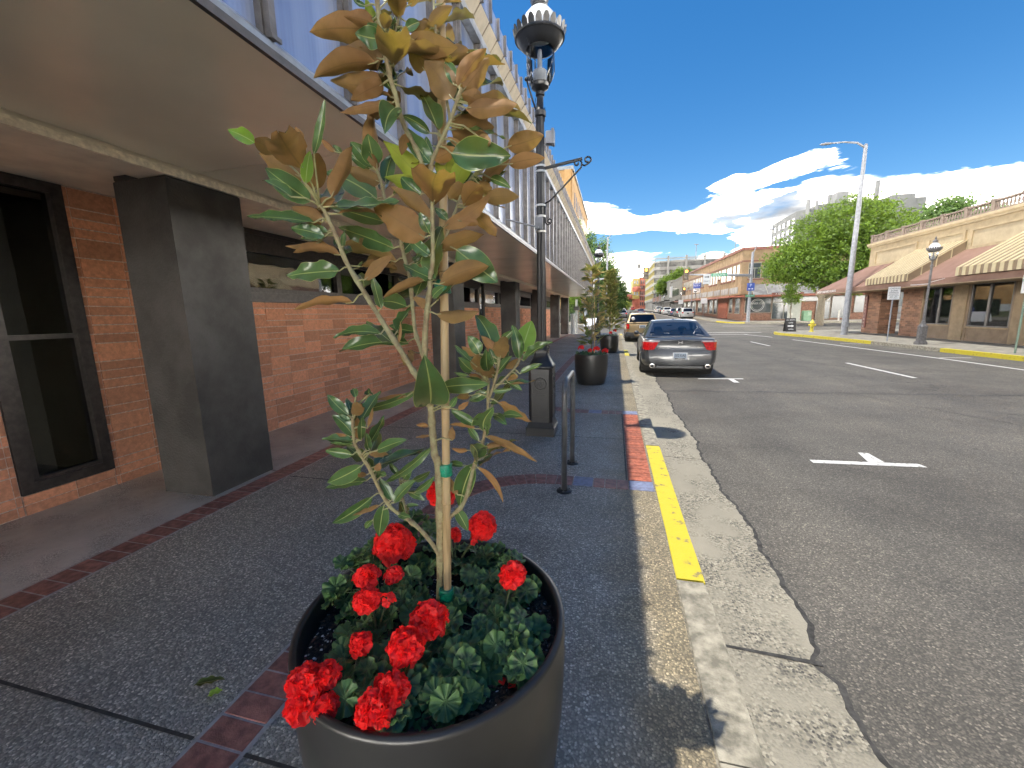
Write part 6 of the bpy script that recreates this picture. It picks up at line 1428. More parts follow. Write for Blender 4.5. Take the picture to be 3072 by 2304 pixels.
# sandwich board
sb = empty('sandwich_board', (12.2, 33.5, h(33.5)), 'black folding sandwich board with white arrow at the far kerb corner', 'sign'); 
for s_ in (-1, 1):
    m_ = MB(); m_.add([(-.33, s_*.25, 0), (.33, s_*.25, 0), (.33, s_*.03, .95), (-.33, s_*.03, .95), (-.33, s_*.25+.02, 0), (.33, s_*.25+.02, 0), (.33, s_*.03+.02, .95), (-.33, s_*.03+.02, .95)], [(0, 1, 2, 3), (7, 6, 5, 4), (0, 4, 5, 1), (1, 5, 6, 2), (2, 6, 7, 3), (3, 7, 4, 0)]); m_.build('panel', M_SIGNK, sb)
tl_ = math.atan(.22/.95)
for t_, sz, z in (('ALL BREWS', .11, .82), ('CAFE', .12, .62), ('OPEN', .12, .16)): text('lettering', t_, sz, M_SIGNW, sb, (0, -.25+.22*z/.95-.006, z), (pi/2-tl_, 0, 0), .001)
m_ = MB(); zz0 = .40; m_.add([(x, -.25+.22*z/.95-.008, z) for x, z in ((-.2, .36), (.05, .36), (.05, .31), (.2, .40), (.05, .49), (.05, .44), (-.2, .44))], [(0, 1, 2, 3, 4, 5, 6)]); m_.build('arrow', M_SIGNW, sb)
# trash cart in the porch, white marker posts
tc_ = empty('trash_cart', (16.4, 27.6, 0), 'dark wheeled trash cart standing in the brick porch', 'bin')
m_ = MB(); m_.add([(-.24, -.24, .05), (.24, -.24, .05), (.24, .24, .05), (-.24, .24, .05), (-.30, -.30, .95), (.30, -.30, .95), (.30, .30, .95), (-.30, .30, .95)], [(3, 2, 1, 0), (0, 1, 5, 4), (1, 2, 6, 5), (2, 3, 7, 6), (3, 0, 4, 7), (4, 5, 6, 7)]); m_.build('bin_body', pm('dark_bin_plastic', (.02, .025, .03), .5), tc_)
m_ = MB(); m_.prismx([(-.32, .95), (.32, .95), (.34, .99), (.1, 1.06), (-.3, 1.04)], -.31, .31); m_.build('lid', pm('dark_bin_plastic', (.02, .025, .03), .5), tc_, auto=30)
for (x, y, l_) in ((16.6, 33.4, 'slim pale standpipe beside the brick porch'), ):
    o = empty('standpipe', (x, y, h(y)), l_, 'post'); m_ = MB(); m_.tube([(0, 0, 0), (0, 0, 2.3)], .05, 10); m_.ball((0, 0, 2.33), .06); m_.build('pipe', pm('cream_pipe', (.45, .43, .37), .6), o)
def bollard(x, y, H, r, lab, mat, grp=None):
    o = empty('bollard', (x, y, h(y)), lab, 'bollard', grp); m_ = MB(); m_.lathe([(r, 0), (r, H-.08), (r*1.25, H-.07), (r*1.25, H-.01), (r*.8, H)], 14); m_.build('post', mat, o, auto=40); return o
M_WP = pm('white_post_paint', (.72, .70, .64), .5, var=.1, scale=6)
bollard(21.6, 54.6, 1.15, .08, 'white marker post on the far pavement, left of the other one', M_WP, 'white posts on the far pavement')
bollard(24.7, 54.6, 1.15, .08, 'white marker post on the far pavement just left of the silver pole', M_WP, 'white posts on the far pavement')
bollard(19.6, 53.6, .9, .06, 'short white post beside the green utility box', M_WP)
# signal pole right with mast arm
sg = empty('signal_pole', (15.0, 53.2, h(53.2)), 'silver signal pole on the far right corner with long mast arm and parking sign', 'traffic light')
m_ = MB(); m_.lathe([(.26, 0), (.26, .05), (.20, .06), (.13, 7.75), (.10, 7.85)], 20); m_.build('pole', M_GALV, sg, auto=40)
m_ = MB(); m_.tube([(0, 0, 7.6), (.3, 0, 8.4), (1.0, 0, 9.7), (1.4, 0, 10.15)], [.07, .06, .05, .05], 8); m_.tube([(1.35, 0, 10.1), (1.9, 0, 10.2)], [.08, .1], 8); m_.build('lamp_arm', M_GALV, sg, smooth=True)
m_ = MB(); m_.tube([(0, -.1, 5.25), (-6.6, -.1, 5.60)], [.15, .09], 12); m_.build('mast_arm', M_GALV, sg, smooth=True)
m_ = MB(); m_.bev(-4.25, -2.55, -.25, -.22, 5.25, 5.62, .002); b_ = m_.build('street_name_sign', M_SIGNG, sg); text('lettering', 'Liberty St NE', .24, M_SIGNW, b_, (-3.4, -.257, 5.43), (pi/2, 0, 0), .001)
m_ = MB(); m_.bev(-5.1, -4.35, -.25, -.22, 4.45, 5.55, .002); b_ = m_.build('lane_sign', M_SIGNW, sg); text('lettering', 'ONLY', .24, M_SIGNK, b_, (-4.72, -.257, 4.75), (pi/2, 0, 0), .001)
m_ = MB(); m_.add([(-4.95, -.256, 5.2), (-4.6, -.256, 5.2), (-4.6, -.256, 5.1), (-4.45, -.256, 5.25), (-4.6, -.256, 5.4), (-4.6, -.256, 5.3), (-4.95, -.256, 5.3)], [(0, 1, 2, 3, 4, 5, 6)]); m_.build('arrow', M_SIGNK, b_)
m_ = MB(); m_.bev(-.42, .36, -.25, -.22, 3.55, 4.40, .002); b_ = m_.build('parking_sign', M_SIGNB, sg); text('lettering', 'P', .46, M_SIGNW, b_, (-.03, -.257, 4.13), (pi/2, 0, 0), .001)
m_ = MB(); m_.add([(x-.03, -.256, z) for x, z in ((-.27, 3.75), (-.15, 3.84), (-.15, 3.79), (-.02, 3.79), (-.02, 3.71), (-.15, 3.71), (-.15, 3.66))], [(0, 6, 5, 4, 3, 2, 1)]); m_.add([(.06+.16*i, -.256, 3.68+.14*j) for i, j in ((0, 0), (1, 0), (1, 1), (0, 1))], [(0, 1, 2, 3)]); m_.build('arrow', M_SIGNW, b_)
m_ = MB(); m_.bev(-.5, .45, -.25, -.22, 2.85, 3.10, .002); b_ = m_.build('name_plate', M_SIGNG, sg); text('lettering', 'Chemeketa', .15, M_SIGNW, b_, (-.03, -.257, 2.97), (pi/2, 0, 0), .001)
M_SIGH = pm('dark_signal_housing', (.05, .035, .02), .6, var=.2); M_OFF = pm('dark_lens', (.03, .025, .02), .3); M_AMB = emat('amber_signal_light', (1, .36, .04), 2.4)
def signal(x, y, z, label):
    r = empty('traffic_light', (x, y, z), label, 'traffic light', 'traffic light heads over the street')
    m_ = MB(); m_.bev(-.23, .23, -.10, .12, -.58, .58, .02); m_.box(-.30, .30, .12, .14, -.65, .65); m_.build('housing', M_SIGH, r)
    # the photograph shows the top lens lit, so the lit lens is the upper one
    for i, zc in enumerate((.36, 0, -.36)):
        m_ = MB(); n = 16; vs = [(.15*cos(2*pi*k/n), -.115, zc+.15*sin(2*pi*k/n)) for k in range(n)]+[(0, -.15, zc)]
        m_.add(vs, [(k, (k+1) % n, n) for k in range(n)]); ln = m_.build('lens', M_AMB if i == 0 else M_OFF, r, smooth=True)
        m_ = MB(); ns = 10; vs = []
        for k in range(ns+1):
            a = -.3+(pi+.6)*k/ns
            for yy, rr in ((-.10, .165), (-.32, .165)): vs.append((rr*cos(a), yy, zc+rr*sin(a)))
        m_.add(vs, [(2*k, 2*k+1, 2*k+3, 2*k+2) for k in range(ns)]); m_.build('visor', M_SIGH, r)
    return r
signal(8.05, 53.0, 5.62+h(53), 'right hand signal head with a lit orange lens in front of the brick building')
# left mast arm and pole
sl = empty('signal_pole', (-3.5, 52.0, h(52)), 'silver signal pole plastered with stickers on the far left corner, with mast arm', 'traffic light')
m_ = MB(); m_.lathe([(.24, 0), (.24, .05), (.19, .06), (.13, 6.6), (.05, 6.7)], 18); m_.build('pole', M_GALV, sl, auto=40)
m_ = MB(); m_.tube([(0, 0, 5.1), (1.2, 0, 5.35), (6.85, -.5, 5.88)], [.12, .11, .06], 12); m_.build('mast_arm', M_GALV, sl, smooth=True)
m_ = MB(); m_.bev(-.14, .14, -.30, -.17, 3.0, 3.5, .01); m_.build('control_box', pm('sticker_collage', (.12, .12, .14), .6, var=.9, scale=9), sl)
m_ = MB(); m_.box(-.55, -.2, -.2, -.1, 2.6, 3.0); m_.build('walk_signal', M_SIGH, sl)
m_ = MB(); m_.bev(.2, 1.1, -.21, -.19, 2.25, 2.45, .002) if False else m_.box(.2, .3, -.2, -.1, 2.3, 2.5); m_.build('push_button', M_SIGNK, sl)
signal(3.42, 51.4, 5.85+h(51), 'left hand signal head with a lit orange lens above the street middle')
street_light(-1.0, 50.8, 10.0, .14, .08, (1.2, 0, .45), 'thin silver street light in front of the dark poplars')
street_light(.2, 92, 9.6, .12, .07, (4.6, 0, .9), 'distant street light with long curved arm beyond the poplars')
street_light(13.6, 140, 9.5, .12, .07, (-2.5, 0, .5), 'distant street light beside the concrete building')
# second signal gantry, one block on
s2_ = empty('signal_pole', (13.5, 150, h(150)), 'distant signal pole with curved mast arm in the next block', 'traffic light')
m_ = MB(); m_.tube([(0, 0, 0), (0, 0, 7)], .12, 8); m_.tube([(0, 0, 5.0), (-3, 0, 5.2), (-10, 0, 6.0)], .07, 8); m_.build('mast_arm', M_GALV, s2_)
signal(11.6, 78, 4.4+h(78), 'smaller signal head low in front of the car park ramp')
s3_ = sign_post(12.9, 78.2, 5.0, 'slim post carrying the small signal head', 'post', r=.06); m_ = MB(); m_.beam((0, 0, 4.6), (-1.3, 0, 4.6), .07); m_.build('bracket', M_GALV, s3_)
# cabinets
cb = empty('utility_cabinet', (19.9, 53.9, h(53.9)), 'tall pale grey utility cabinet in front of the barber shop window', 'cabinet')
m_ = MB(); m_.bev(-.55, .55, -.3, .3, .08, 2.2, .04); m_.box(-.58, .58, -.33, .33, 0, .08); m_.build('case', pm('pale_grey_cabinet', (.42, .43, .38), .5, var=.08), cb)
m_ = MB(); m_.box(-.47, .47, -.315, -.301, .2, 2.05); m_.box(-.1, -.06, -.335, -.316, 1.0, 1.3); m_.build('door', pm('pale_grey_cabinet', (.42, .43, .38), .5), cb)
cb = empty('utility_box', (21.3, 54.2, h(54.2)), 'low green utility box beside the tall grey cabinet', 'cabinet')
m_ = MB(); m_.bev(-.4, .4, -.3, .3, 0, 1.15, .05); m_.build('case', pm('green_cabinet', (.13, .25, .15), .5, var=.1), cb); m_ = MB(); m_.box(.0, .38, -.312, -.301, .6, 1.05); m_.build('label_plate', pm('pale_green', (.3, .42, .3), .5), cb)

# ------------------------------------------------------------------ cars
def paint(name, col, rough=.3, met=.5):
    m = pm(name, col, rough+.08, metal=met*.35, var=.05, scale=3, coat=.45, spec=.4); return m
M_CGL = glassmat('car_glass', ior=1.45, trans=.62); M_CGD = glassmat('dark_car_glass', ior=1.55, trans=.08)
M_TAIL = pm('red_tail_lens', (.55, .01, .012), .12, var=.25, scale=25, coat=1); M_TCL = pm('clear_tail_lens', (.6, .5, .5), .15, coat=1)
M_BLKP = pm('black_plastic', (.02, .02, .02), .6); M_SEAT = pm('beige_seat', (.52, .46, .36), .7, var=.1)
M_RIM = pm('silver_rim', (.5, .5, .5), .3, metal=.8)
def ring_pts(w, zb, zm, zt, crown, ws=.93, wb=.88):
    # half section from bottom centre, outward, up, back to top centre
    hp = [(0, zb), (w*.70, zb), (w*wb, zb+.015), (w*.965, zb+.09), (w*.995, zb+(zm-zb)*.45), (w, zm-.06), (w*.992, zm), (w*.965, zm+(zt-zm)*.45), (w*ws, zt-.015), (w*(ws-.06), zt), (w*.5, zt+crown*.7), (0, zt+crown)]
    return hp+[(-x, z) for x, z in hp[-2:0:-1]]
def car(label, loc, P, rz=0, parent_group=None, detail=True, name='parked_car', cat='car', far=False):
    r = empty(name, loc, label, cat, parent_group, rz)
    W, Lc, H = P['W']/2, P['L'], P['H']; col = P['mat']; zb = .22
    Rw = P.get('R', .33); yw = (P.get('yr', 1.02), Lc-P.get('yf', .95)); Ra = Rw+.045
    zt_r, zt_m, zt_f = P['deck'], P['belt'], P.get('hood', P['belt']-.08)
    # stations
    ys = [0, .025, .07, .15, .28, .45]+[Lc*i/24 for i in range(3, 22)]+[Lc-.45, Lc-.28, Lc-.15, Lc-.06, Lc]
    for c in yw: ys += [c+Ra*cos(pi*k/12) for k in range(13)]
    ys = sorted(set(round(y, 3) for y in ys)); ys = [y for i, y in enumerate(ys) if i == 0 or y-ys[i-1] > .012]
    def tap(y):
        e = min(y, Lc-y)/.5
        return 1 if e >= 1 else (.80 if y < .5 else .74)+(.20 if y < .5 else .26)*sqrt(max(0, 1-(1-e)**2))
    def top(y):
        if y < P['yb']: t = y/P['yb']; return zt_r+(zt_m-zt_r)*max(0, t-.5)*.5
        if y > P['yw']: t = (y-P['yw'])/(Lc-P['yw']); return zt_m-(zt_m-zt_f)*t-.22*max(0, t-.7)**1.3*2.2
        return zt_m
    def bot(y):
        b = zb+(.10*max(0, 1-y/.5) if y < .5 else 0)+(.06*max(0, 1-(Lc-y)/.4) if y > Lc-.4 else 0); return b
    vs = []; npt = None
    for y in ys:
        t = top(y); rg = ring_pts(W*tap(y), bot(y), bot(y)+(t-bot(y))*.66, t, .02)
        if y < .12: rg = [(x, z if z < t-.2 else z-(.12-y)*.35*(1 if z > t-.1 else 0)) for x, z in rg]
        arch = 0
        for c in yw:
            if abs(y-c) < Ra: arch = max(arch, Rw-.0+sqrt(Ra*Ra-(y-c)**2))
        if arch: rg = [(x, max(z, arch) if abs(x) > W*.66 else z) for x, z in rg]
        pass
        for i_, (x, z) in enumerate(rg):
            yy = y
            if y < .16 and P.get('lip'):   # rear face profile: lid recessed above bumper
                s_ = (z-bot(y))/(t-bot(y)); yy = y+(.055*max(0, min(1, (s_-.50)/.10)))*(1-y/.16)-.03*max(0, (s_-.88)/.12)*(1-y/.16)
            vs.append((x, yy, z))
        npt = len(rg)
    ns = len(ys); fs = [(i*npt+k, (i+1)*npt+k, (i+1)*npt+(k+1) % npt, i*npt+(k+1) % npt) for i in range(ns-1) for k in range(npt)]
    fs += [tuple((ns-1)*npt+k for k in range(npt-1, -1, -1))]
    hn = 12; nc_ = 12; base_ = len(vs)       # rounded tail surface instead of a flat cap
    for i_ in range(hn):
        p_ = vs[i_]
        for c_ in range(nc_+1):
            u_ = 2*c_/nc_-1; vs.append((p_[0]*u_, p_[1]-.05*(1-u_*u_), p_[2]))
    fs += [(base_+i_*(nc_+1)+c_, base_+i_*(nc_+1)+c_+1, base_+(i_+1)*(nc_+1)+c_+1, base_+(i_+1)*(nc_+1)+c_) for i_ in range(hn-1) for c_ in range(nc_)]
    m_ = MB(); m_.add(vs, fs); body = m_.build('body', col, r, auto=38)
    # wheel wells
    m_ = MB()
    for c in yw:
        m_.tube([(-W+.02, c, Rw), (W-.02, c, Rw)], Ra-.004, 20)
    m_.box(-W*.66, W*.66, .2, Lc-.3, zb-.02, zb+.05)
    m_.build('underbody', M_BLKP, r)
    # greenhouse patches
    yb, yt, yft, yfw = P['yb'], P['yt'], P['yft'], P['yw']; wb_, wt_ = W*.90, W*P.get('wt', .66); zr = H-.03
    glass = MB(); shell = MB()
    def patch(A, B, C_, D, bul, us, vsx, isg, nrm):
        A, B, C_, D = map(Vector, (A, B, C_, D)); nrm = Vector(nrm).normalized()
        def pt(u, v): return (A*(1-u)+B*u)*(1-v)+(D*(1-u)+C_*u)*v+nrm*(bul*4*u*(1-u)*(.6+.4*sin(pi*v)))
        for i in range(len(us)-1):
            for j in range(len(vsx)-1):
                g = isg(us[i], us[i+1], vsx[j], vsx[j+1]); q = [pt(us[i], vsx[j]), pt(us[i+1], vsx[j]), pt(us[i+1], vsx[j+1]), pt(us[i], vsx[j+1])]
                (glass if g else shell).add([p-nrm*.006 for p in q] if g else q, [(0, 1, 2, 3)])
    U = [0, .055, .2, .35, .5, .65, .8, .945, 1]; V = [0, .08, .5, .90, 1]
    zbb = P['deck'] if P['yb'] > .3 else P.get('gz', P['deck']); inn = lambda a, b, c, d: .05 < a and b < .95 and .07 < c and d < .91
    patch((-wb_, yb, zbb), (wb_, yb, zbb), (wt_, yt, zr), (-wt_, yt, zr), .07, U, V, inn, (0, -1, .35))
    patch((wb_, yfw, zt_m), (-wb_, yfw, zt_m), (-wt_, yft, zr), (wt_, yft, zr), .08, U, V, inn, (0, 1, .5))
    US = [0]+P.get('us', [.10, .42, .47, .93])+[1]; gi = [(US[k], US[k+1]) for k in range(1, len(US)-1, 2)]
    for s_ in (-1, 1):
        patch((s_*wb_, yb, zbb), (s_*wb_, yfw, zt_m), (s_*wt_, yft, zr), (s_*wt_, yt, zr), .035, US, [0, .06, .5, .88, 1], lambda a, b, c, d: any(abs(a-x) < 1e-6 for x, y in gi) and c > .05 and d < .9, (s_, 0, .35))
    # roof
    nu, nv = 6, 8; vs = []
    for j in range(nv+1):
        for i in range(nu+1):
            u = i/nu; v = j/nv; vs.append((wt_*(2*u-1)+0, yt+(yft-yt)*v+(-.07*.6*4*u*(1-u) if j == 0 else (.08*.6*4*u*(1-u) if j == nv else 0)), zr+.035*(1-(2*u-1)**2)*(1 if 0 < j < nv else .6)+.03*sin(pi*v)))
    shell.add(vs, [(j*(nu+1)+i, j*(nu+1)+i+1, (j+1)*(nu+1)+i+1, (j+1)*(nu+1)+i) for j in range(nv) for i in range(nu)])
    shell.build('roof', col, r, auto=40)
    glass.build('window_glass', P.get('glass', M_CGD), r)
    # wheels
    for c in yw:
        for s_ in (-1, 1):
            m_ = MB(); m_.T = Matrix.Translation((s_*(W-.095), c, Rw)) @ Matrix.Rotation(s_*pi/2, 4, 'Y')
            m_.lathe([(Rw*.62, .105), (Rw*.80, .112), (Rw*.93, .10), (Rw, .07), (Rw, -.08), (Rw*.9, -.10)], 28); t_ = m_.build('wheel', M_RUB, r, auto=40)
            if far: continue
            m_ = MB(); m_.T = Matrix.Translation((s_*(W-.095), c, Rw)) @ Matrix.Rotation(s_*pi/2, 4, 'Y')
            m_.lathe([(Rw*.64, .108), (Rw*.60, .112), (Rw*.56, .06), (Rw*.2, .075), (Rw*.12, .10), (.001, .10)], 24, cap=False); 
            for k in range(5):
                a = 2*pi*k/5; m_.beam((Rw*.1*cos(a), Rw*.1*sin(a), .10), (Rw*.58*cos(a), Rw*.58*sin(a), .10), .06, .03, up=(0, 0, 1))
            m_.build('rim', M_RIM, t_, auto=40)
    # mirrors
    for s_ in (-1, 1):
        m_ = MB(); y = yfw-.55; m_.ball((s_*(W+.07), y, zt_m+.07), .085, 10, 6, .8); m_.beam((s_*(W-.12), y+.03, zt_m+.02), (s_*(W+.03), y, zt_m+.05), .05); m_.build('mirror', col, r, smooth=True)
    # lights, plate
    def rear(name, poly, mat, y0=-.012, th=.03, par=r, mir=True):
        for s_ in ((-1, 1) if mir else (1,)):
            m_ = MB(); n = len(poly); o1 = [(s_*x, y+y0, z) for x, y, z in poly]; o2 = [(s_*x*.98, y+.08, z) for x, y, z in poly]
            m_.add(o1+o2, [tuple(range(n-1, -1, -1)) if s_ > 0 else tuple(range(n)), ]+[(i, (i+1) % n, n+(i+1) % n, n+i) for i in range(n)]); m_.build(name, mat, par, auto=30)
    def tail_y(x):
        f = abs(x)/W
        if f <= .80: return -.05*(1-(f/.80)**2)+(.03 if P.get('lip') else 0)
        q = min(1, (f-.80)/.20); return .5*(1-sqrt(max(0, 1-q*q)))+(.03*(1-q) if P.get('lip') else 0)
    for nm, x0_, x1_, f0_, f1_, mt in P.get('lights', []):
        for s_ in (-1, 1):
            m_ = MB(); n_ = 10; L0 = []
            for off in (-.020, .03):
                for k in range(n_+1):
                    x = x0_+(x1_-x0_)*k/n_; y = tail_y(x)+off; L0 += [(s_*x, y, f0_(x)), (s_*x, y, f1_(x))]
            K = 2*(n_+1); ff = []
            for k in range(n_):
                a_ = 2*k; ff += [(a_, a_+2, a_+3, a_+1), (a_, K+a_, K+a_+2, a_+2), (a_+1, a_+3, K+a_+3, K+a_+1)]
            ff += [(0, 1, K+1, K), (2*n_, K+2*n_, K+2*n_+1, 2*n_+1)]
            m_.add(L0, ff); m_.build(nm, mt, r, auto=40)
    pz = P.get('pz', .62); py = P.get('py', -.066)
    m_ = MB(); m_.box(-.17, .17, py-.01, py, pz-.085, pz+.085); pf = m_.build('plate_frame', M_SIGNW if detail else M_BLKP, r)
    if detail:
        m_ = MB(); m_.box(-.145, .145, py-.013, py-.0105, pz-.05, pz+.07); m_.build('plate', pm('plate_blue_grey', (.30, .36, .42), .4), pf)
        text('lettering', P.get('plate', '002 KAS'), .092, M_SIGNK, pf, (0, py-.014, pz+.012), (pi/2, 0, 0), .001, sx=.8); m_ = MB(); m_.box(-.13, .13, py-.013, py-.0105, pz-.08, pz-.055); m_.build('frame_band', M_SIGNK, pf)
        text('lettering', 'OREGON', .026, M_SIGNW, pf, (0, py-.0145, pz-.068), (pi/2, 0, 0), .0005)
    return r
M_GRY = paint('gunmetal_car_paint', (.055, .058, .062), .26, .75)
ACC = dict(W=1.85, L=4.85, H=1.42, mat=M_GRY, deck=.985, belt=.93, hood=.80, yb=.66, yt=1.75, yft=2.75, yw=3.75, wt=.66, glass=M_CGL, us=[.30, .52, .55, .95], lip=True, pz=.56, R=.335, yr=1.03, yf=.95,
           lights=[('tail_light', .50, .905, lambda x: max(.705, .93-(x-.50)*1.75), lambda x: .905, M_TAIL), ('reversing_lens', .49, .88, lambda x: .908, lambda x: .945, M_TCL)])
A = car('dark grey two door coupe parked at the kerb, nearest car', (1.62, 11.05, -.135), ACC, rz=radians(-1.5))
# fittings of the coupe
for s_ in (-1, 1):
    m_ = MB(); m_.T = Matrix.Translation((s_*.66, -.035, .30)) @ Matrix.Rotation(pi/2, 4, 'X') @ Matrix.Scale(1.25, 4, (1, 0, 0)); m_.lathe([(.045, -.15), (.052, .0), (.056, .012), (.034, .014), (.030, -.04), (.001, -.05)], 20, cap=False); m_.build('exhaust_tip', M_CHROME, A, auto=40)
    m_ = MB(); m_.T = Matrix.Translation((s_*.66, -.038, .30)) @ Matrix.Rotation(pi/2, 4, 'X') @ Matrix.Scale(1.25, 4, (1, 0, 0)); m_.lathe([(.033, .0), (.001, .002)], 16); m_.build('exhaust_bore', M_RUB, A)
m_ = MB(); m_.box(-.55, .55, -.008, .06, .250, .30); m_.build('bumper_valance', M_GRY, A)
m_ = MB(); m_.box(-.60, .60, .035, .047, .985-.03, .985-.02) if False else None
m_ = MB(); m_.tube([(-.82, .50, 1.005), (-.5, .40, 1.012), (0, .37, 1.018), (.5, .40, 1.012), (.82, .50, 1.005)], .008, 6); m_.build('lid_edge', M_GRY, A)
def outline(pts, wd, mat, name, par, y):
    m_ = MB()
    for (a, b), (c, d) in zip(pts, pts[1:]): m_.beam((a, y, b), (c, y, d), wd, .006)
    m_.build(name, mat, par)
outline([(-.50, .935), (-.58, .78), (-.52, .69), (.52, .69), (.58, .78), (.50, .935)], .008, M_BLKP, 'lid_gap', A, -.018)
m_ = MB(); m_.box(-.045, -.03, -.022, .0, .86, .93); m_.box(.03, .045, -.022, 0, .86, .93); m_.box(-.03, .03, -.022, 0, .885, .90); m_.build('badge', M_CHROME, A)
text('lettering', 'ACCORD', .055, M_CHROME, A, (-.40, -.030, .745), (pi/2, 0, 0), .002); text('lettering', 'V6', .05, M_CHROME, A, (.42, -.030, .78), (pi/2, 0, 0), .002)
m_ = MB()
for x in (-.38, .05, .40): m_.bev(x-.13, x+.13, 1.75, 1.86, 1.0, 1.14, .04)
m_.build('rear_headrest', M_SEAT, A); m_ = MB(); m_.bev(-.62, .62, 1.85, 2.0, .55, 1.0, .05)
for x in (-.36, .36): m_.bev(x-.22, x+.22, 2.7, 2.85, .5, 1.0, .06); m_.bev(x-.12, x+.12, 2.72, 2.82, 1.02, 1.2, .04)
m_.build('seat', M_SEAT, A); m_ = MB(); m_.box(-.75, .75, .95, 1.85, .90, .93); m_.build('parcel_shelf', M_SEAT, A)
m_ = MB(); m_.ball((0, 3.0, 1.24), .09, 10, 6, .4); m_.lathe([(.17, 0), (.19, .02), (.17, .04)], 16, (-.36, 3.3, .88)); m_.build('mirror_and_wheel', M_BLKP, A)
m_ = MB(); m_.ball((0, 1.95, 1.44), .03, 8, 4, .7); m_.build('roof_aerial', M_BLKP, A)
M_GOLD = paint('gold_car_paint', (.28, .20, .095), .35, .5)
WAG = dict(W=1.80, L=4.6, H=1.58, mat=M_GOLD, deck=1.02, belt=.98, hood=.92, yb=.10, yt=.55, yft=2.7, yw=3.45, wt=.74, gz=1.05, us=[.06, .26, .30, .56, .60, .95], R=.35, pz=.86, py=-.07, plate='KXR 418',
           lights=[('tail_light', .70, .885, lambda x: .74, lambda x: 1.0, M_TAIL)])
G = car('gold estate car with roof rails parked in front of the grey coupe', (1.5, 24.0, -.135+h(24)), WAG)
m_ = MB(); 
for s_ in (-1, 1): m_.tube([(s_*.62, .7, 1.60), (s_*.62, .8, 1.66), (s_*.60, 2.5, 1.68), (s_*.6, 2.65, 1.62)], .02, 6)
m_.tube([(-.62, 1.0, 1.665), (.62, 1.0, 1.665)], .018, 6); m_.build('roof_rail', M_BLKP, G); m_ = MB(); m_.bev(-.88, .88, -.03, .3, .30, .58, .05); m_.build('bumper', M_BLKP, G)
m_ = MB(); m_.ball((-.5, .12, 1.3), .10, 10, 6); m_.build('window_sticker', M_SIGNW, G)
def simple(kind, mat, **kw):
    d = dict(suv=dict(W=1.86, L=4.6, H=1.68, deck=1.08, belt=1.04, hood=1.0, yb=.08, yt=.5, yft=2.75, yw=3.45, wt=.76, gz=1.08, us=[.06, .26, .30, .56, .60, .95], R=.36, pz=.8, lights=[('tail_light', .66, .90, lambda x: .86, lambda x: 1.05, M_TAIL)]),
             sedan=dict(W=1.80, L=4.7, H=1.44, deck=1.0, belt=.93, hood=.82, yb=.75, yt=1.45, yft=2.8, yw=3.7, wt=.68, us=[.12, .46, .50, .94], R=.33, pz=.66, lights=[('tail_light', .55, .87, lambda x: .77, lambda x: .92, M_TAIL)]))[kind]
    d = dict(d); d['mat'] = mat; d.update(kw); return d
P_ = lambda n, c, m=.4: paint(n, c, .3, m)
M_SIL = P_('silver_car_paint', (.42, .42, .41), .6); M_WHI = P_('white_car_paint', (.72, .72, .71), 0); M_NAV = P_('navy_car_paint', (.025, .035, .07)); M_CHAR = P_('charcoal_car_paint', (.05, .05, .055)); M_MAR = P_('maroon_car_paint', (.10, .03, .035), .2); M_PUR = P_('slate_car_paint', (.09, .09, .13)); M_RED = M_RED
for lab, x, y, kind, mt in (('silver SUV parked first in the row on the far right kerb', 11.4, 71.5, 'suv', M_SIL), ('charcoal SUV parked just beyond the silver SUV', 11.4, 77.5, 'suv', M_CHAR), ('dark blue saloon parked beyond the charcoal SUV', 11.4, 86, 'sedan', M_NAV),
                            ('white SUV parked beyond the dark blue saloon', 11.3, 97.5, 'suv', M_WHI), ('charcoal saloon parked between the two white cars', 11.3, 105, 'sedan', M_CHAR), ('far white SUV, last parked car that can be made out on the right kerb', 11.3, 116, 'suv', M_WHI)):
    car(lab, (x, y, h(y)-.135), simple(kind, mt), detail=False, far=True, parent_group='cars parked along the right kerb')
car('slate saloon driving away in the middle of the street', (5.6, 96, h(96)-.135), simple('sedan', M_PUR), detail=False, far=True, name='moving_car')
car('dark saloon parked at the left kerb beyond the crossing, behind the magnolia', (1.35, 79, h(79)-.135), simple('sedan', M_CHAR), detail=False, far=True)
car('white topped car parked behind the dark saloon at the left kerb', (1.35, 86, h(86)-.135), simple('suv', M_WHI), detail=False, far=True)
car('maroon car crossing the street far away, seen from the side', (.6, 188, h(188)-.135), simple('sedan', M_MAR), rz=-pi/2, detail=False, far=True, name='moving_car')
car('small red car far down the street', (8.2, 205, h(205)-.135), simple('sedan', P_('red_car_paint', (.4, .04, .03))), detail=False, far=True, name='moving_car')

# ------------------------------------------------------------------ brick and stucco corner building beyond the crossing
M_OCH = pm('ochre_stucco', (.26, .18, .10), .85, var=.16, scale=1.2, bump=.1, bscale=20, det=8)
M_OCHD = pm('ochre_stucco_shaded_side', (.40, .28, .16), .85, var=.18, scale=1.2, det=8)
M_BND = pm('dull_red_band', (.13, .045, .032), .7, var=.12, scale=4)
M_CANR = pm('rust_canopy', (.22, .065, .035), .6, var=.15, scale=2)
M_FBRK = pm('far_brown_brick', (.20, .10, .065), .85, var=.3, scale=6, det=8)
M_FGL = pm('far_window_glass', (.03, .038, .042), .15, var=.2, scale=2, spec=.4)
M_FRW = pm('pale_window_frame', (.30, .285, .24), .6)
M_CLER = pm('translucent_panel', (.17, .17, .17), .35, var=.25, scale=1.5)
CB = empty('corner_building', (0, 0, 0), 'two storey ochre building with red bands and rust canopy on the far corner', 'building')
bx0, by0, by1, bx1, bz0, bz1 = 15.0, 56.9, 103.6, 31.0, h(57), 8.75
zt = lambda y: bz1+(y-by0)*.012
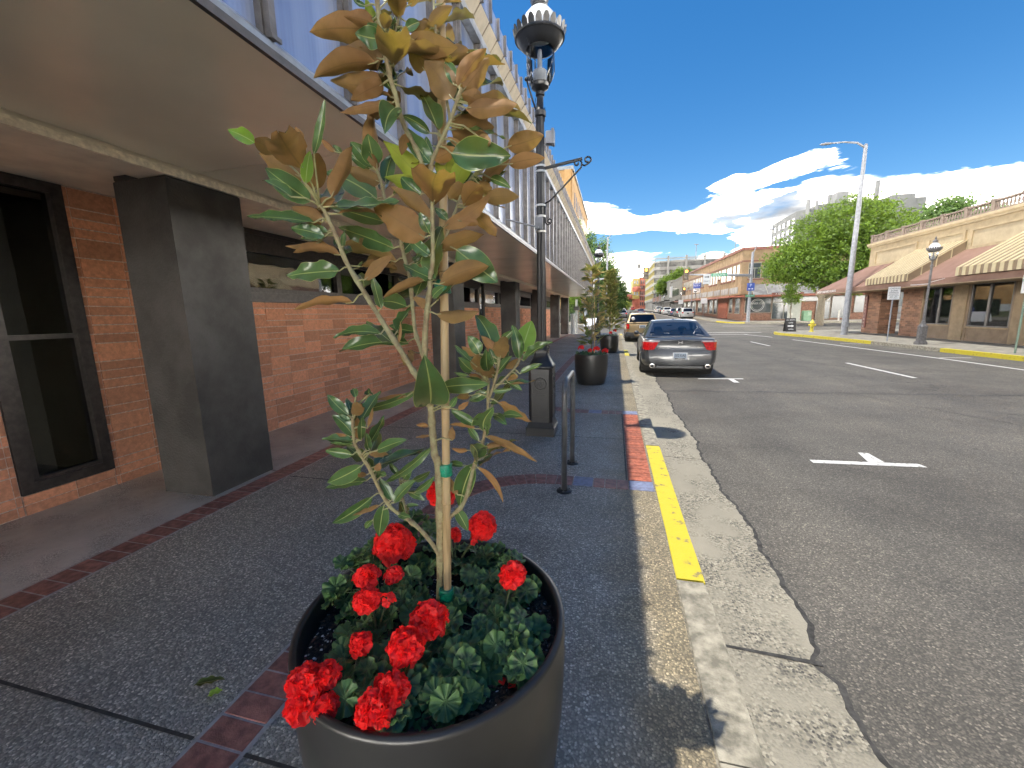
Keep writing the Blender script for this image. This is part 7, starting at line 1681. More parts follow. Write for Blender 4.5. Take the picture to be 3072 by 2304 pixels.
m_ = MB(); vs = [(bx0, by0, 3.4), (bx1, by0, 3.4), (bx1, by1, 3.4), (bx0, by1, 3.4), (bx0, by0, bz1), (bx1, by0, bz1), (bx1, by1, zt(by1)), (bx0, by1, zt(by1))]
m_.add(vs, [(3, 2, 1, 0), (0, 1, 5, 4), (1, 2, 6, 5), (2, 3, 7, 6), (3, 0, 4, 7), (4, 5, 6, 7)]); m_.build('upper_wall', M_OCH, CB)
m_ = MB(); m_.box(bx0+.5, bx1-.3, by0+.5, by1, -.2, 3.39); m_.build('ground_floor_wall', M_FBRK, CB)
def sband(z0, z1, pr, mat, nm):
    m_ = MB(); m_.box(bx0-pr, bx1, by0-pr, by0-.001, z0, z1)
    m_.add([(bx0-pr, by0-.0, z0), (bx0-.001, by0, z0), (bx0-.001, by1, z0+zt(by1)-bz1), (bx0-pr, by1, z0+zt(by1)-bz1), (bx0-pr, by0, z1), (bx0-.001, by0, z1), (bx0-.001, by1, z1+zt(by1)-bz1), (bx0-pr, by1, z1+zt(by1)-bz1)], [(3, 2, 1, 0), (4, 5, 6, 7), (0, 1, 5, 4), (2, 3, 7, 6), (3, 0, 4, 7)]); m_.build(nm, mat, CB)
sband(8.62, 8.95, .15, M_BND, 'roof_coping'); sband(7.28, 7.42, .07, M_BND, 'string_band')
# canopy round both street faces
m_ = MB(); m_.box(bx0-1.7, bx0+14, by0-1.7, by0-.16, 3.0, 3.22); m_.add([(bx0-1.7, by0-.16, 3.0), (bx0-.16, by0-.16, 3.0), (bx0-.16, by1, 3.55), (bx0-1.7, by1, 3.55), (bx0-1.7, by0-.16, 3.22), (bx0-.16, by0-.16, 3.22), (bx0-.16, by1, 3.77), (bx0-1.7, by1, 3.77)], [(3, 2, 1, 0), (4, 5, 6, 7), (0, 1, 5, 4), (1, 2, 6, 5), (2, 3, 7, 6), (3, 0, 4, 7)]); m_.build('canopy', M_CANR, CB)
m_ = MB(); m_.quad((bx0+1.0, by0-.02, 4.55), (bx0+13.5, by0-.02, 4.55), (bx0+13.5, by0-1.6, 3.24), (bx0+1.0, by0-1.6, 3.24)); m_.build('glass_awning', M_CLER, CB)
m_ = MB()
for k in range(9): m_.beam((bx0+1.0+1.56*k, by0-.03, 4.58), (bx0+1.0+1.56*k, by0-1.62, 3.27), .05)
m_.build('awning_rib', M_FRW, CB)
def win(x0, x1, z0, z1, face='s', y0=0, sill=True, bars=True, par=None):
    m_ = MB(); g = MB(); s_ = MB()
    if face == 's':
        y = by0
        m_.box(x0-.06, x0, y-.05, y-.002, z0, z1); m_.box(x1, x1+.06, y-.05, y-.002, z0, z1); m_.box(x0-.06, x1+.06, y-.05, y-.002, z1, z1+.07); m_.box(x0-.06, x1+.06, y-.05, y-.002, z0-.06, z0)
        if bars: m_.box((x0+x1)/2-.03, (x0+x1)/2+.03, y-.04, y-.004, z0, z0+(z1-z0)*.65); m_.box(x0, x1, y-.042, y-.004, z0+(z1-z0)*.65, z0+(z1-z0)*.70)
        g.box(x0, x1, y-.02, y-.003, z0, z1); s_.box(x0-.12, x1+.12, y-.12, y-.051, z0-.22, z0-.061)
    else:
        X = bx0; dz = (x0-by0)*.012; z0 += dz; z1 += dz
        m_.box(X-.05, X-.002, x0-.06, x0, z0, z1); m_.box(X-.05, X-.002, x1, x1+.06, z0, z1); m_.box(X-.05, X-.002, x0-.06, x1+.06, z1, z1+.07)
        if bars: m_.box(X-.04, X-.004, (x0+x1)/2-.03, (x0+x1)/2+.03, z0, z1)
        g.box(X-.02, X-.003, x0, x1, z0, z1); s_.box(X-.14, X-.006, x0-.1, x1+.1, z0-.24, z0-.061)
    f = m_.build('window', M_FRW, CB); g.build('pane', M_FGL, f)
    if sill: s_.build('window_sill', M_BND, f)
win(15.75, 17.0, 5.3, 7.05); win(17.3+.0, 18.35, 5.3, 7.0); win(20.2, 21.4, 5.3, 7.0); win(22.6, 23.8, 5.3, 7.0)
y = 58.0; k = 0
while y < 102:
    n = (1, 1, 2, 2, 1)[k % 5]
    for j in range(n): win(y, y+.95, 5.35 if (k % 4) else 5.9, 7.05, 'w'); y += 1.25
    y += .55; k += 1
# ground floor shopfronts: south face
m_ = MB(); M_SH = M_FGL
def shop(x0, x1, z0, z1, y=by0+.46, nm='shop_window'):
    m_ = MB(); m_.box(x0, x1, y-.02, y+.03, z0, z1); f = m_.build(nm, M_FGL, CB)
    m_ = MB(); m_.box(x0-.05, x0, y-.06, y+.02, z0, z1); m_.box(x1, x1+.05, y-.06, y+.02, z0, z1); m_.box(x0-.05, x1+.05, y-.06, y+.02, z1, z1+.06); m_.box(x0-.05, x1+.05, y-.06, y+.02, z0-.06, z0); m_.build('shop_frame', M_FRW, f); return f
f1 = shop(15.75, 18.6, 1.15, 2.95)
text('lettering', 'BARBER CUTS', .34, M_SIGNW, f1, (17.1, by0+.42, 2.25), (pi/2, 0, 0), .004, sx=.8)
m_ = MB(); n = 28
for (R_, w_) in ((.78, .07), (.62, .04)):
    for k in range(n):
        a0, a1 = 2*pi*k/n, 2*pi*(k+1)/n
        if R_ < .7 and (.9 < (a0 % pi) < 2.2) is False: pass
        m_.quad((17.1+R_*cos(a0), by0+.425, 2.05+R_*sin(a0)), (17.1+R_*cos(a1), by0+.425, 2.05+R_*sin(a1)), (17.1+(R_-w_)*cos(a1), by0+.425, 2.05+(R_-w_)*sin(a1)), (17.1+(R_-w_)*cos(a0), by0+.425, 2.05+(R_-w_)*sin(a0)))
m_.build('round_logo', M_SIGNW, f1)
f2 = shop(18.8, 20.0, .35, 2.3); shop(20.1, 21.0, .35, 2.3); shop(18.8, 21.0, 2.42, 2.95)
text('lettering', 'BARBER\nSHOP', .22, M_SIGNW, f2, (19.4, by0+.42, 1.9), (pi/2, 0, 0), .004); text('lettering', 'OPEN', .2, M_SIGNW, f2, (19.4, by0+.42, 1.2), (pi/2, 0, 0), .004)
m_ = MB(); m_.box(17.9, 21.2, by0-1.78, by0-1.71, 3.12, 3.42); b_ = m_.build('canopy_sign', M_BND, CB); text('lettering', 'A GENTLEMANS CUT', .27, M_SIGNW, b_, (19.55, by0-1.79, 3.27), (pi/2, 0, 0), .004)
m_ = MB(); m_.box(21.05, 23.3, by0+.3, by0+.49, -.1, 2.2); m_.build('brick_apron', M_FBRK, CB)
shop(23.5, 24.9, .3, 2.3); shop(25.1, 27.0, .4, 2.9); shop(21.3, 24.9, 2.42, 2.95); shop(27.4, 29.8, 1.0, 2.9)
# west face shopfronts
for k, (a, b, z0) in enumerate(((58.5, 60.5, .9), (62, 63.4, .9), (70.5, 72.5, .6), (73.5, 76, .6), (77.5, 80, .6), (82, 86, .7), (88, 92, .7), (94, 98, .8), (99.5, 103, .8))):
    zz0 = h(a); m_ = MB(); m_.box(bx0+.42, bx0+.49, a, b, zz0+z0, zz0+2.9); f = m_.build('shop_window', M_FGL, CB)
    m_ = MB(); m_.box(bx0+.38, bx0+.47, a-.08, a, zz0+z0-.1, zz0+2.95); m_.box(bx0+.38, bx0+.47, b, b+.08, zz0+z0-.1, zz0+2.95); m_.box(bx0+.38, bx0+.47, a, b, zz0+z0-.1, zz0+z0); m_.build('shop_frame', M_FRW, f)
m_ = MB(); m_.box(bx0+.35, bx0+.49, 64.5, 69.5, 0, h(65)+2.3); m_.build('red_brick_infill', pm('red_brick_infill', (.24, .075, .045), .85, var=.2, scale=5), CB)
for k in range(10): # clerestory strip above the canopy
    a = by0+1.2+4.55*k; m_ = MB(); d = (a-by0)*.012; m_.box(bx0-.04, bx0-.003, a, a+4.0, 3.55+d, 4.35+d); m_.build('clerestory_panel', M_CLER, CB)
# hanging sign
hs = empty('hanging_sign', (14.35, 82, 0), 'dark blue and white projecting shop sign on the ochre building', 'sign')
m_ = MB(); m_.box(-.6, .6, -.08, .08, 5.5, 6.5); b_ = m_.build('blue_board', M_SIGNB, hs); text('lettering', 'SALEM\nBLUE +', .38, M_SIGNW, b_, (0, -.09, 6.17), (pi/2, 0, 0), .004, sx=.85)
m_ = MB(); m_.box(-.6, .6, -.08, .08, 4.75, 5.46); b_ = m_.build('white_board', M_SIGNW, hs); text('lettering', 'printing\ngraphics', .22, M_SIGNK, b_, (0, -.09, 5.22), (pi/2, 0, 0), .004)
m_ = MB(); m_.tube([(.62, 0, 3.4), (.62, 0, 6.6)], .06, 6); m_.build('sign_pole', M_IRON, hs)
s = sign_post(12.9, 67.5, 3.0, 'white parking sign on a post beside the silver SUV'); m_ = MB(); m_.box(-.45, .45, -.05, -.03, 2.2, 3.0); m_.build('sign_plate', M_SIGNW, s)
s = sign_post(12.9, 90, 3.0, 'smaller white parking sign farther along the right kerb'); m_ = MB(); m_.box(-.45, .45, -.05, -.03, 2.2, 3.0); m_.build('sign_plate', M_SIGNW, s)
# ------------------------------------------------------------------ grey buildings, car park, tower block
M_GRYW = pm('grey_green_render', (.15, .15, .13), .85, var=.1, scale=.8); M_GRYD = pm('dark_shopfront', (.06, .06, .055), .6, var=.5, scale=.5)
M_CPK = pm('car_park_concrete', (.24, .235, .215), .8, var=.1, scale=.6); M_CPY = pm('car_park_yellow_edge', (.34, .29, .11), .8, var=.1)
def facade_building(label, y0, y1, z0, z1, mat, wins_, x0=15.0, depth=18, shop=True):
    r = empty('street_building', (0, 0, 0), label, 'building')
    m_ = MB(); m_.box(x0, x0+depth, y0, y1, z0, z1); m_.box(x0-.1, x0+depth, y0, y1, z1, z1+.25); m_.build('wall', mat, r)
    m_ = MB(); m_.box(x0+.3, x0+depth, y0, y1, h(y0)-.5, z0); m_.build('shopfront', M_GRYD, r)
    m_ = MB(); m_.box(x0-1.5, x0-.01, y0, y1, z0-.35, z0-.1); m_.build('canopy', M_GRYD, r)
    for a, b, c, d in wins_:
        m_ = MB(); m_.box(x0-.05, x0-.01, a, b, c, d); w_ = m_.build('window', M_FRW, r)
        n = max(1, int((b-a)/.9)); 
        for k in range(n):
            m_ = MB(); m_.box(x0-.08, x0-.055, a+(b-a)*(k+.08)/n, a+(b-a)*(k+.92)/n, c+.08, d-.08); m_.build('pane', M_FGL, w_)
    return r
facade_building('nearer grey green two storey building beside the ochre one', 104, 125, 4.2, 9.2, M_GRYW, [(108, 121, 5.2, 7.0)])
facade_building('farther grey green two storey building next to the car park', 126, 150, 4.8, 9.9, M_GRYW, [(131, 137, 6.1, 7.8), (140, 147, 6.1, 7.8)])
o = empty('vertical_sign', (13.6, 112, 0), 'white vertical sign on the grey green building', 'sign'); m_ = MB(); m_.box(-.3, .3, -.15, .15, 4.9, 7.6); m_.box(.3, 1.4, -.05, .05, 7.0, 7.1); m_.build('sign_board', M_SIGNW, o)
facade_building('low brown building between the car park and the grey green buildings', 151, 181, 5.0, 6.5, M_FBRK, [])
CP = empty('car_park', (0, 0, 0), 'multi storey concrete car park with curved ramp bands', 'building')
for i in range(5):
    zb_ = 5.8+3.05*i
    pts = [(15, 228), (15, 184), (15.6, 182.4), (17.2, 181.5), (30, 180.5), (48, 182), (48, 228)]
    m_ = MB(); m_.prism([(x, y) for x, y in pts][::-1], zb_, zb_+1.25); m_.build('parapet_band', M_CPK, CP)
    m_ = MB(); m_.prism([(x+.6, y+.6) if y < 200 else (x+.6, y) for x, y in pts][::-1], zb_+1.26, zb_+3.04); m_.build('dark_level', M_GRYD, CP)
    m_ = MB(); m_.box(14.95, 15.3, 184, 228, zb_+1.0, zb_+1.35) if i else m_.box(14.95, 15.3, 184, 228, zb_+.9, zb_+1.25)
    for k in range(11): m_.box(14.97, 15.5, 184+4.3*k, 184.6+4.3*k, zb_+1.36, zb_+3.04)
    m_.build('yellow_edge', M_CPY, CP)
m_ = MB(); m_.prism([(x, y) for x, y in ((15, 228), (15, 184), (17.2, 181.5), (48, 180.5), (48, 228))][::-1], 21.0, 21.6)
for x in (20.4, 27.2, 34, 41): m_.box(x-.35, x+.35, 180.2, 181.2, 5.5, 23.4)
m_.box(15.3, 48, 180.6, 180.9, 22.3, 22.6); m_.build('roof_deck', M_CPK, CP)
m_ = MB(); m_.prism([(15.3, 227), (15.3, 183), (47, 182), (47, 227)][::-1], 1.5, 5.79); m_.build('ground_level', M_GRYD, CP)
for (x, y, z, l_) in ((31.5, 186, 21.6, 'left light mast on the car park roof'), (45.5, 184, 21.6, 'right light mast on the car park roof')):
    o = empty('light_mast', (x, y, z), l_, 'street light'); m_ = MB(); m_.tube([(0, 0, 0), (0, 0, 6.5)], .12, 6); m_.box(-.8, .8, -.1, .1, 6.2, 6.5); m_.build('mast', M_IRON, o)
NB_ = empty('new_building', (0, 0, 0), 'building under construction in yellow sheathing and red brick', 'building')
M_YSH = pm('yellow_sheathing', (.42, .31, .08), .7, var=.15, scale=.3); M_RBK = pm('far_red_brick', (.30, .085, .05), .8, var=.25, scale=.4)
m_ = MB(); m_.box(9.9, 13.6, 255, 290, 9, 20.6); m_.build('yellow_wall', M_YSH, NB_); m_ = MB(); m_.box(13.61, 30, 255.5, 300, 3, 21.2); m_.box(10.3, 13.6, 256, 290, 3, 8.9); m_.build('brick_wall', M_RBK, NB_)
m_ = MB(); m_.lathe([(1.9, 0), (2.6, .6), (2.6, 2.2), (1.9, 3.0)], 20, (12.0, 256, 13)); m_.lathe([(1.9, 0), (2.4, .6), (2.4, 2.0), (1.9, 2.6)], 20, (8.9, 258, 9)); m_.build('rounded_bay', M_RBK, NB_, auto=30)
for i in range(5):
    for j in range(3):
        m_ = MB(); m_.box(14.2+1.1*j*1.0, 14.8+1.1*j, 255.38, 255.49, 5+3.1*i, 7+3.1*i); m_.build('window', M_FGL, NB_)
        if j < 2 and i > 1: m_ = MB(); m_.box(10.5+1.5*j, 11.3+1.5*j, 254.88, 254.99, 5+3.1*i, 7+3.1*i); m_.build('window', M_FGL, NB_)
CR = empty('tower_crane', (21.2, 250, 0), 'distant tower crane with lattice jib above the car park', 'crane')
M_CRN = pm('crane_grey', (.30, .29, .26), .6)
def lattice(a, b, w_, n, hh):
    m_ = MB(); a = Vector(a); b = Vector(b); up = Vector((0, 0, hh)) if abs((b-a).normalized().z) < .8 else Vector((hh, 0, 0))
    m_.beam(a, b, w_); m_.beam(a+up, b+up, w_)
    for k in range(n):
        p = a+(b-a)*k/n; q_ = a+(b-a)*(k+.5)/n; s_ = a+(b-a)*(k+1)/n; m_.beam(p, q_+up, w_*.7); m_.beam(q_+up, s_, w_*.7)
    return m_
lattice((-.8, 0, 8), (-.8, 0, 28), .28, 12, 1.6).build('mast', M_CRN, CR); lattice((1, 0, 27.3), (25, 0, 28.6), .22, 16, 1.4).build('jib', M_CRN, CR); lattice((-1, 0, 27.3), (-9, 0, 27.0), .25, 5, .9).build('counter_jib', M_CRN, CR)
m_ = MB(); m_.box(-9.4, -7.8, -.8, .8, 25.8, 28.0); m_.build('counterweight', M_GRYD, CR); m_ = MB(); m_.beam((0, 0, 28), (0, 0, 30.6), .5); m_.beam((0, 0, 30.5), (12, 0, 29.4), .08); m_.beam((0, 0, 30.5), (-8, 0, 28), .08); m_.box(.4, 1.6, -.6, .6, 25.6, 27.2); m_.build('tower_head', M_CRN, CR)
TB = empty('tower_block', (0, 0, 0), 'tall grey tower block with rounded corner rising behind the maple', 'building'); M_TWR = pm('grey_tower_concrete', (.085, .09, .09), .8, var=.12, scale=.3); M_TWL = pm('pale_tower_concrete', (.16, .165, .165), .8, var=.1, scale=.3)
m_ = MB(); m_.box(63, 92, 160, 185, 0, 34.6); m_.prism([(58.2, 166), (58.2, 163), (60.0, 160.8), (63, 160), (63, 185), (58.2, 185)][::-1], 0, 33.5); m_.box(82, 88, 158, 170, 0, 35.4); m_.build('wall', M_TWR, TB)
m_ = MB(); m_.prism([(59.8, 160.3), (60.6, 159.7), (60.9, 160.2), (60.2, 160.8)], 0, 36.4); m_.box(65.5, 66.5, 159.5, 160, 0, 37.2); m_.box(62.2, 62.9, 159.4, 159.99, 0, 35.8); m_.box(68.5, 71.8, 161, 166, 34.6, 38.2); m_.box(79.6, 80.5, 162, 163, 34.6, 41); m_.build('pier', M_TWL, TB)
for i in range(11):
    m_ = MB(); m_.box(64 if i < 10 else 63.8, 81, 159.85, 159.99, 2+3*i, 3.6+3*i); m_.build('window_band', M_FGL, TB)
    m_ = MB()
    for k in range(9): m_.box(64.4+1.9*k, 65.0+1.9*k, 159.7, 159.84, 2+3*i, 3.6+3*i)
    m_.build('window_frame', M_TWL, TB)
for i in range(10):
    for k in range(5):
        m_ = MB(); m_.box(58.05, 58.19, 163.6+4.2*k, 165.4+4.2*k, 3+3*i, 4.6+3*i); m_.build('window', M_FGL, TB)
# tan block beyond the crossing on the left
TN = empty('tan_building', (0, 0, 0), 'tall tan brick building with narrow windows beyond the crossing on the left', 'building'); M_TNB = pm('tan_brick_far', (.33, .20, .08), .85, var=.14, scale=.9, det=8)
m_ = MB(); m_.box(-34, -8.0, 79, 122, 0, 26.9); m_.build('wall', M_TNB, TN); m_ = MB(); m_.box(-34.2, -7.8, 78.8, 122.2, 26.91, 27.5); m_.build('coping', pm('slate_coping', (.16, .18, .2), .6), TN)
m_ = MB(); m_.box(-9.4, -8.2, 78.7, 78.99, 0, 26.9); m_.build('corner_pier', M_TNB, TN)
for i in range(6):
    for k in range(11):
        m_ = MB(); m_.box(-7.99, -7.93, 83.5+3.4*k, 84.4+3.4*k, 22.6-4.0*i-1.2, 22.6-4.0*i+1.6); m_.build('window', M_FGL, TN)
m_ = MB(); m_.box(-9.9, -9.0, 78.6, 78.7, 2.6, 3.8); m_.box(-30, -8.0, 78.4, 78.78, 0, 1.6); m_.build('pale_plinth', pm('pale_blue_plinth', (.42, .46, .48), .7), TN)
wp = empty('window_bay', (0, 0, 0), 'white framed window bay on the end of the office building', 'window'); m_ = MB(); m_.box(-2.0, -1.56, 32.3, 32.8, 3.1, 4.95); m_.build('frame', M_SIGNW, wp)
m_ = MB(); m_.box(-1.56, -1.55, 32.35, 32.75, 3.2, 4.0); m_.box(-1.56, -1.55, 32.35, 32.75, 4.1, 4.85); m_.build('pane', M_PANE, wp)
# small things in front of it
bollard(-3.18, 32.4, 1.55, .16, 'fat pale grey drum bollard at the end of the arcade', pm('pale_grey_paint', (.48, .49, .48), .6), None)
o = empty('pale_post', (-3.0, 33.6, 0), 'pale round post under the end of the soffit', 'post'); m_ = MB(); m_.tube([(0, 0, -.2), (0, 0, 2.6)], .085, 12); m_.build('post', pm('pale_grey_paint', (.48, .49, .48), .6), o); m_ = MB(); m_.box(-.2, .2, -.2, .1, 1.75, 2.05); m_.build('signal_box', M_SIGNK, o)
hr = empty('stair_railing', (-5.6, 60, h(60)), 'pale blue sloping stair railing by the park corner', 'railing')
M_RL = pm('pale_blue_rail', (.42, .55, .62), .5)
for k in range(4):
    m_ = MB(); m_.beam((-.1, 0, 1.75-.22*k), (1.1, 0, 1.15-.22*k), .05); m_.build('rail', M_RL, hr)
m_ = MB(); m_.beam((1.1, 0, 0), (1.1, 0, 1.2), .06); m_.beam((-.1, 0, 0), (-.1, 0, 1.8), .06); m_.build('rail_post', M_RL, hr)
for (x, y, l_) in ((-7.3, 57.5, 'dark bin against the tan wall, right one'), (-8.4, 57.5, 'blue newspaper box against the tan wall')):
    o = empty('street_box', (x, y, h(y)), l_, 'bin'); m_ = MB(); m_.bev(-.3, .3, -.25, .25, .1, 1.15, .06); m_.box(-.25, .25, -.2, .2, 0, .1); m_.build('case', M_CHAR if 'dark' in l_ else M_SIGNB, o)
o = empty('concrete_barrier', (-2.5, 47.8, h(47)), 'white rounded concrete block near the left crossing', 'barrier'); m_ = MB(); m_.prismx([(-.5, 0), (.5, 0), (.3, .6), (.1, .9), (-.1, .9), (-.3, .6)], -.9, .9); m_.build('block', M_SIGNW, o, auto=40)
# ------------------------------------------------------------------ trees
def folmat(name, a, b_, tr):
    m, t, b = newmat(name); g = nd(t, 'ShaderNodeNewGeometry')
    n = nd(t, 'ShaderNodeTexNoise'); n.inputs['Scale'].default_value = .6; n.inputs['Detail'].default_value = 3; t.links.new(g.outputs['Position'], n.inputs['Vector'])
    f = mth(t, 'ADD', mth(t, 'MULTIPLY', g.outputs['Random Per Island'], .7), mth(t, 'MULTIPLY', n.outputs[0], .4))
    t.links.new(ramp(t, f, [(.15, a), (.85, b_)]), b.inputs['Base Color']); b.inputs['Roughness'].default_value = .55; b.inputs['Specular IOR Level'].default_value = .3
    tl = nd(t, 'ShaderNodeBsdfTranslucent'); tl.inputs[0].default_value = (*tr, 1); mx = nd(t, 'ShaderNodeMixShader'); mx.inputs[0].default_value = .3
    out = [q for q in t.nodes if q.type == 'OUTPUT_MATERIAL'][0]; t.links.new(b.outputs[0], mx.inputs[1]); t.links.new(tl.outputs[0], mx.inputs[2]); t.links.new(mx.outputs[0], out.inputs[0]); return m
M_FOL = folmat('maple_foliage', (.02, .045, .006), (.085, .14, .015), (.17, .26, .02)); M_FPOP = folmat('poplar_foliage', (.022, .05, .018), (.07, .12, .03), (.16, .26, .05)); M_FFAR = folmat('far_foliage', (.035, .06, .03), (.08, .12, .04), (.15, .2, .05)); M_FYG = folmat('yellow_green_foliage', (.10, .14, .02), (.22, .27, .05), (.3, .35, .05))
import numpy as np
def crown_mesh(name, blobs, n, size, mat, seed, droop=.3):
    """leaf sized faces gathered in clumps over the crown's blobs"""
    rg = np.random.RandomState(seed); bl = np.array(blobs, float); vol = bl[:, 3]*bl[:, 4]*bl[:, 5]; pr = vol**.66; pr /= pr.sum()
    per = 26; nc = n//per; ib = rg.choice(len(bl), nc, p=pr); d = rg.normal(size=(nc, 3)); d /= np.linalg.norm(d, axis=1)[:, None]
    r = rg.uniform(.25, 1.08, nc)**.5; cc = bl[ib, :3]+d*r[:, None]*bl[ib, 3:6]
    cs = size*rg.uniform(1.5, 3.2, nc)
    P0 = np.repeat(cc, per, 0)+rg.normal(size=(nc*per, 3))*np.repeat(cs, per)[:, None]*np.array([.55, .55, .32])
    N = nc*per; u = rg.normal(size=(N, 3)); u[:, 2] *= .6; u /= np.linalg.norm(u, axis=1)[:, None]; v = rg.normal(size=(N, 3)); v = np.cross(u, v); v /= np.linalg.norm(v, axis=1)[:, None]
    s = size*rg.uniform(.6, 1.25, N)[:, None]; u *= s; v *= s*.62
    V = np.stack([P0-u*.5, P0+v*.5-u*.05, P0+u*.5, P0-v*.5-u*.05], 1).reshape(-1, 3)
    me = bpy.data.meshes.new(name); me.vertices.add(4*N); me.vertices.foreach_set('co', V.ravel()); me.loops.add(4*N); me.loops.foreach_set('vertex_index', np.arange(4*N)); me.polygons.add(N); me.polygons.foreach_set('loop_start', np.arange(0, 4*N, 4)); me.polygons.foreach_set('loop_total', np.full(N, 4)); me.materials.append(mat); me.update(); me.validate(); return me
def tree(loc, label, blobs, n, size, mat, seed, H, r0=.25, limbs=9, name='tree', grp=None):
    r = empty(name, loc, label, 'tree', grp); rn = random.Random(seed)
    me = crown_mesh('crown', blobs, n, size, mat, seed); o = bpy.data.objects.new('crown', me); COL.objects.link(o); o.parent = r
    m_ = MB(); m_.tube([(0, 0, -.3), (.05, 0, H*.2), (-.05, .1, H*.45), (.05, 0, H*.8)], [r0*1.3, r0, r0*.7, r0*.2], 10); m_.build('trunk', M_BARK, r, smooth=True)
    m_ = MB()
    for k in range(limbs):
        b = blobs[k % len(blobs)]; z = H*rn.uniform(.2, .5); e = Vector((b[0]+rn.uniform(-.4, .4)*b[3], b[1]+rn.uniform(-.4, .4)*b[4], b[2]+rn.uniform(-.2, .4)*b[5])); s_ = Vector((0, 0, z)); mid = s_*.5+e*.5+Vector((rn.uniform(-.3, .3), rn.uniform(-.3, .3), -.2)); m_.tube([s_, mid, e], [r0*.4, r0*.25, r0*.08], 6)
    m_.build('limb', M_BARK, r, smooth=True); return r
mz = h(46)
tree((19.2, 46, mz), 'big bright green maple behind the corner shop', [(-2.4, 0, 6.0, 2.6, 2.6, 2.3), (-.8, .2, 7.9, 2.5, 2.6, 2.3), (1.6, 0, 9.1, 2.9, 3, 2.5), (4.2, .3, 8.3, 2.6, 2.6, 2.6), (1.5, .5, 6.3, 3.6, 3, 2.6), (4.6, .2, 5.8, 2, 2.4, 2.2), (-.5, -.6, 4.6, 2.8, 2.2, 1.3), (2.8, -.6, 4.4, 2.6, 2, 1.5), (-3.6, -.3, 5.4, 1.4, 1.4, 1.5)], 46000, .25, M_FOL, 1, 9, .3, 14)
tree((35.5, 62, h(62)), 'darker tree showing above the balustrade, left one', [(0, 0, 9.0, 2.6, 2.6, 3), (1.6, 0, 11.6, 1.6, 1.6, 2.0), (-1.5, 0, 8.5, 1.8, 1.8, 2.2)], 9000, .38, M_FPOP, 2, 12, .3, grp='trees behind the corner shop')
tree((40.5, 62, h(62)), 'darker tree showing above the balustrade, right one', [(0, 0, 9.0, 2.4, 2.6, 3), (-2.0, 0, 11.8, 1.3, 1.5, 2.0), (1.5, 0, 10.5, 1.6, 1.6, 2.6)], 9000, .38, M_FPOP, 3, 12, .3, grp='trees behind the corner shop')
tree((18.35, 50.5, h(50)), 'small street tree in front of the barber shop', [(0, 0, 2.7, .75, .7, .7), (-.2, 0, 3.5, .5, .5, .5)], 2600, .16, M_FOL, 4, 3.2, .06, 5)
tree((16.9, 33.2, -.1), 'leafy sapling seen through the brick porch', [(1.6, -4.6, 2.0, .7, .7, .6), (1.2, -4.4, 1.4, .5, .5, .4)], 1500, .14, M_FOL, 5, 2.5, .05, 4)
tree((19, 137, h(137)), 'round green tree in front of the car park', [(-2, 0, 8.6, 2.9, 3, 2.2), (.6, 0, 10.4, 2.6, 3, 2.2), (-4.6, 0, 7.4, 1.8, 2, 1.8)], 12000, .55, M_FOL, 6, 10, .4)
pop = [(-5.4, 60.5, 13.4, 1.5, 'tallest thin poplar top by the office building'), (-3.6, 62, 12.6, 1.7, 'dark poplar second from the left'), (-1.9, 64, 11.6, 1.9, 'dark broad poplar in the middle of the row'), (-.6, 68, 9.4, 1.8, 'rightmost dark poplar beside the street')]
for i, (x, y, H_, w_, l_) in enumerate(pop):
    tree((x, y, h(y)), l_, [(0, 0, H_*.28, w_*1.25, w_*1.1, H_*.22), (.15, 0, H_*.5, w_*1.15, w_, H_*.26), (-.1, 0, H_*.72, w_*.75, w_*.7, H_*.2), (.05, 0, H_*.92, w_*.3, w_*.3, H_*.13), (w_*.6, 0, H_*.42, w_*.5, w_*.5, H_*.12)], 17000, .24, M_FPOP, 20+i, H_, .2, 8, 'poplar_tree')
tree((-4.9, 57.5, h(57)), 'low bright green maple by the park railing', [(0, 0, 3.3, 1.5, 1.3, .8), (1.2, 0, 2.9, 1.0, 1, .6)], 6000, .2, M_FOL, 30, 3.3, .1, 7)
tree((-3.4, 58.5, h(58)), 'rounded low shrub beside the sticker covered pole', [(0, 0, .7, 1.0, .9, .7)], 2500, .16, M_FYG, 31, .9, .05, 3, 'shrub')
m_ = MB(); m_.box(-14, -2.6, 61.5, 62, -.2, 2.2); o = m_.build('hedge', pm('dark_hedge', (.015, .025, .012), .9, var=.4, scale=3), None); tag(o, 'dark clipped hedge behind the park railing', 'hedge')
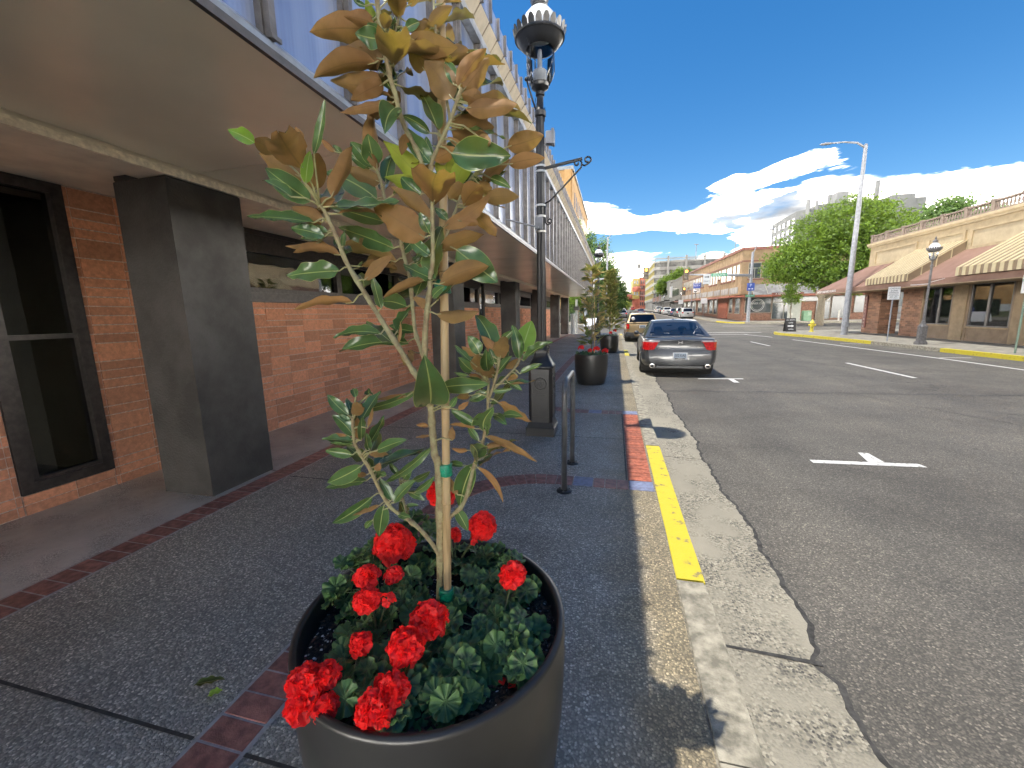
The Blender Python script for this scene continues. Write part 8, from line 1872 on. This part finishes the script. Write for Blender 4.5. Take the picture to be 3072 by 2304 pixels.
for i, (x, y, s_, l_, mt) in enumerate(((-9, 150, 1.0, 'grey green tree left of the street, near one', M_FFAR), (-4, 185, 1.2, 'grey green tree left of the street beyond the crossing car', M_FFAR), (1, 262, 1.7, 'tall tree closing the end of the street', M_FFAR), (6, 275, 1.4, 'lower tree right at the street end', M_FFAR), (-7, 240, 1.8, 'tall dark tree left of the street end', M_FFAR))):
    tree((x, y, h(y)), l_, [(0, 0, 4*s_, 3.2*s_, 3*s_, 2.6*s_), (1.2*s_, 0, 5.8*s_, 2.2*s_, 2*s_, 1.8*s_), (-1.5*s_, 0, 5.4*s_, 2*s_, 2*s_, 1.6*s_)], 5000, .7*s_**.5, mt, 40+i, 6*s_, .4, 6)
for i, (x, y, l_) in enumerate(((1.6, 228, 'yellow green shrubby tree at the bend, left one'), (5.4, 232, 'yellow green shrubby tree at the bend, right one'))):
    tree((x, y, h(y)), l_, [(0, 0, 2.0, 2.6, 2, 2.0)], 3000, .5, M_FYG, 50+i, 3, .2, 4)
m_ = MB(); 
hv = []
for i in range(81):
    x = -1200+30*i; z = 26+10*sin(x*.006)+7*sin(x*.017+1)+4*sin(x*.05); hv += [(x, 900, 0), (x, 960, z), (x, 1300, z*.9)]
m_.add(hv, [(3*i, 3*i+3, 3*i+4, 3*i+1) for i in range(80)]+[(3*i+1, 3*i+4, 3*i+5, 3*i+2) for i in range(80)]); m_.build('hills', pm('wooded_hill', (.06, .09, .06), .9, var=.4, scale=.02), None, kind='structure')
# distant blocks closing the street sides
for i, (x0, x1, y0, y1, z, l_) in enumerate(((-40, -12, 150, 190, 11, 'plain far building left of the street'), (15.5, 40, 302, 340, 15, 'plain far building right of the street end'))):
    o = empty('far_building', (0, 0, 0), l_, 'building'); m_ = MB(); m_.box(x0, x1, y0, y1, 0, z); m_.build('wall', M_GRYW, o)
    for k in range(6): m_ = MB(); m_.box(x0+2+3.5*k, x0+4+3.5*k, y0-.1, y0-.01, z-4, z-2); m_.build('window', M_FGL, o)
# neighbours behind the camera so that reflections have a street to show
o = empty('street_building', (0, 0, 0), 'plain brown building far behind on the shop side', 'building'); m_ = MB(); m_.box(16, 30, -60, -12, 0, 7); m_.build('wall', M_TANW, o)
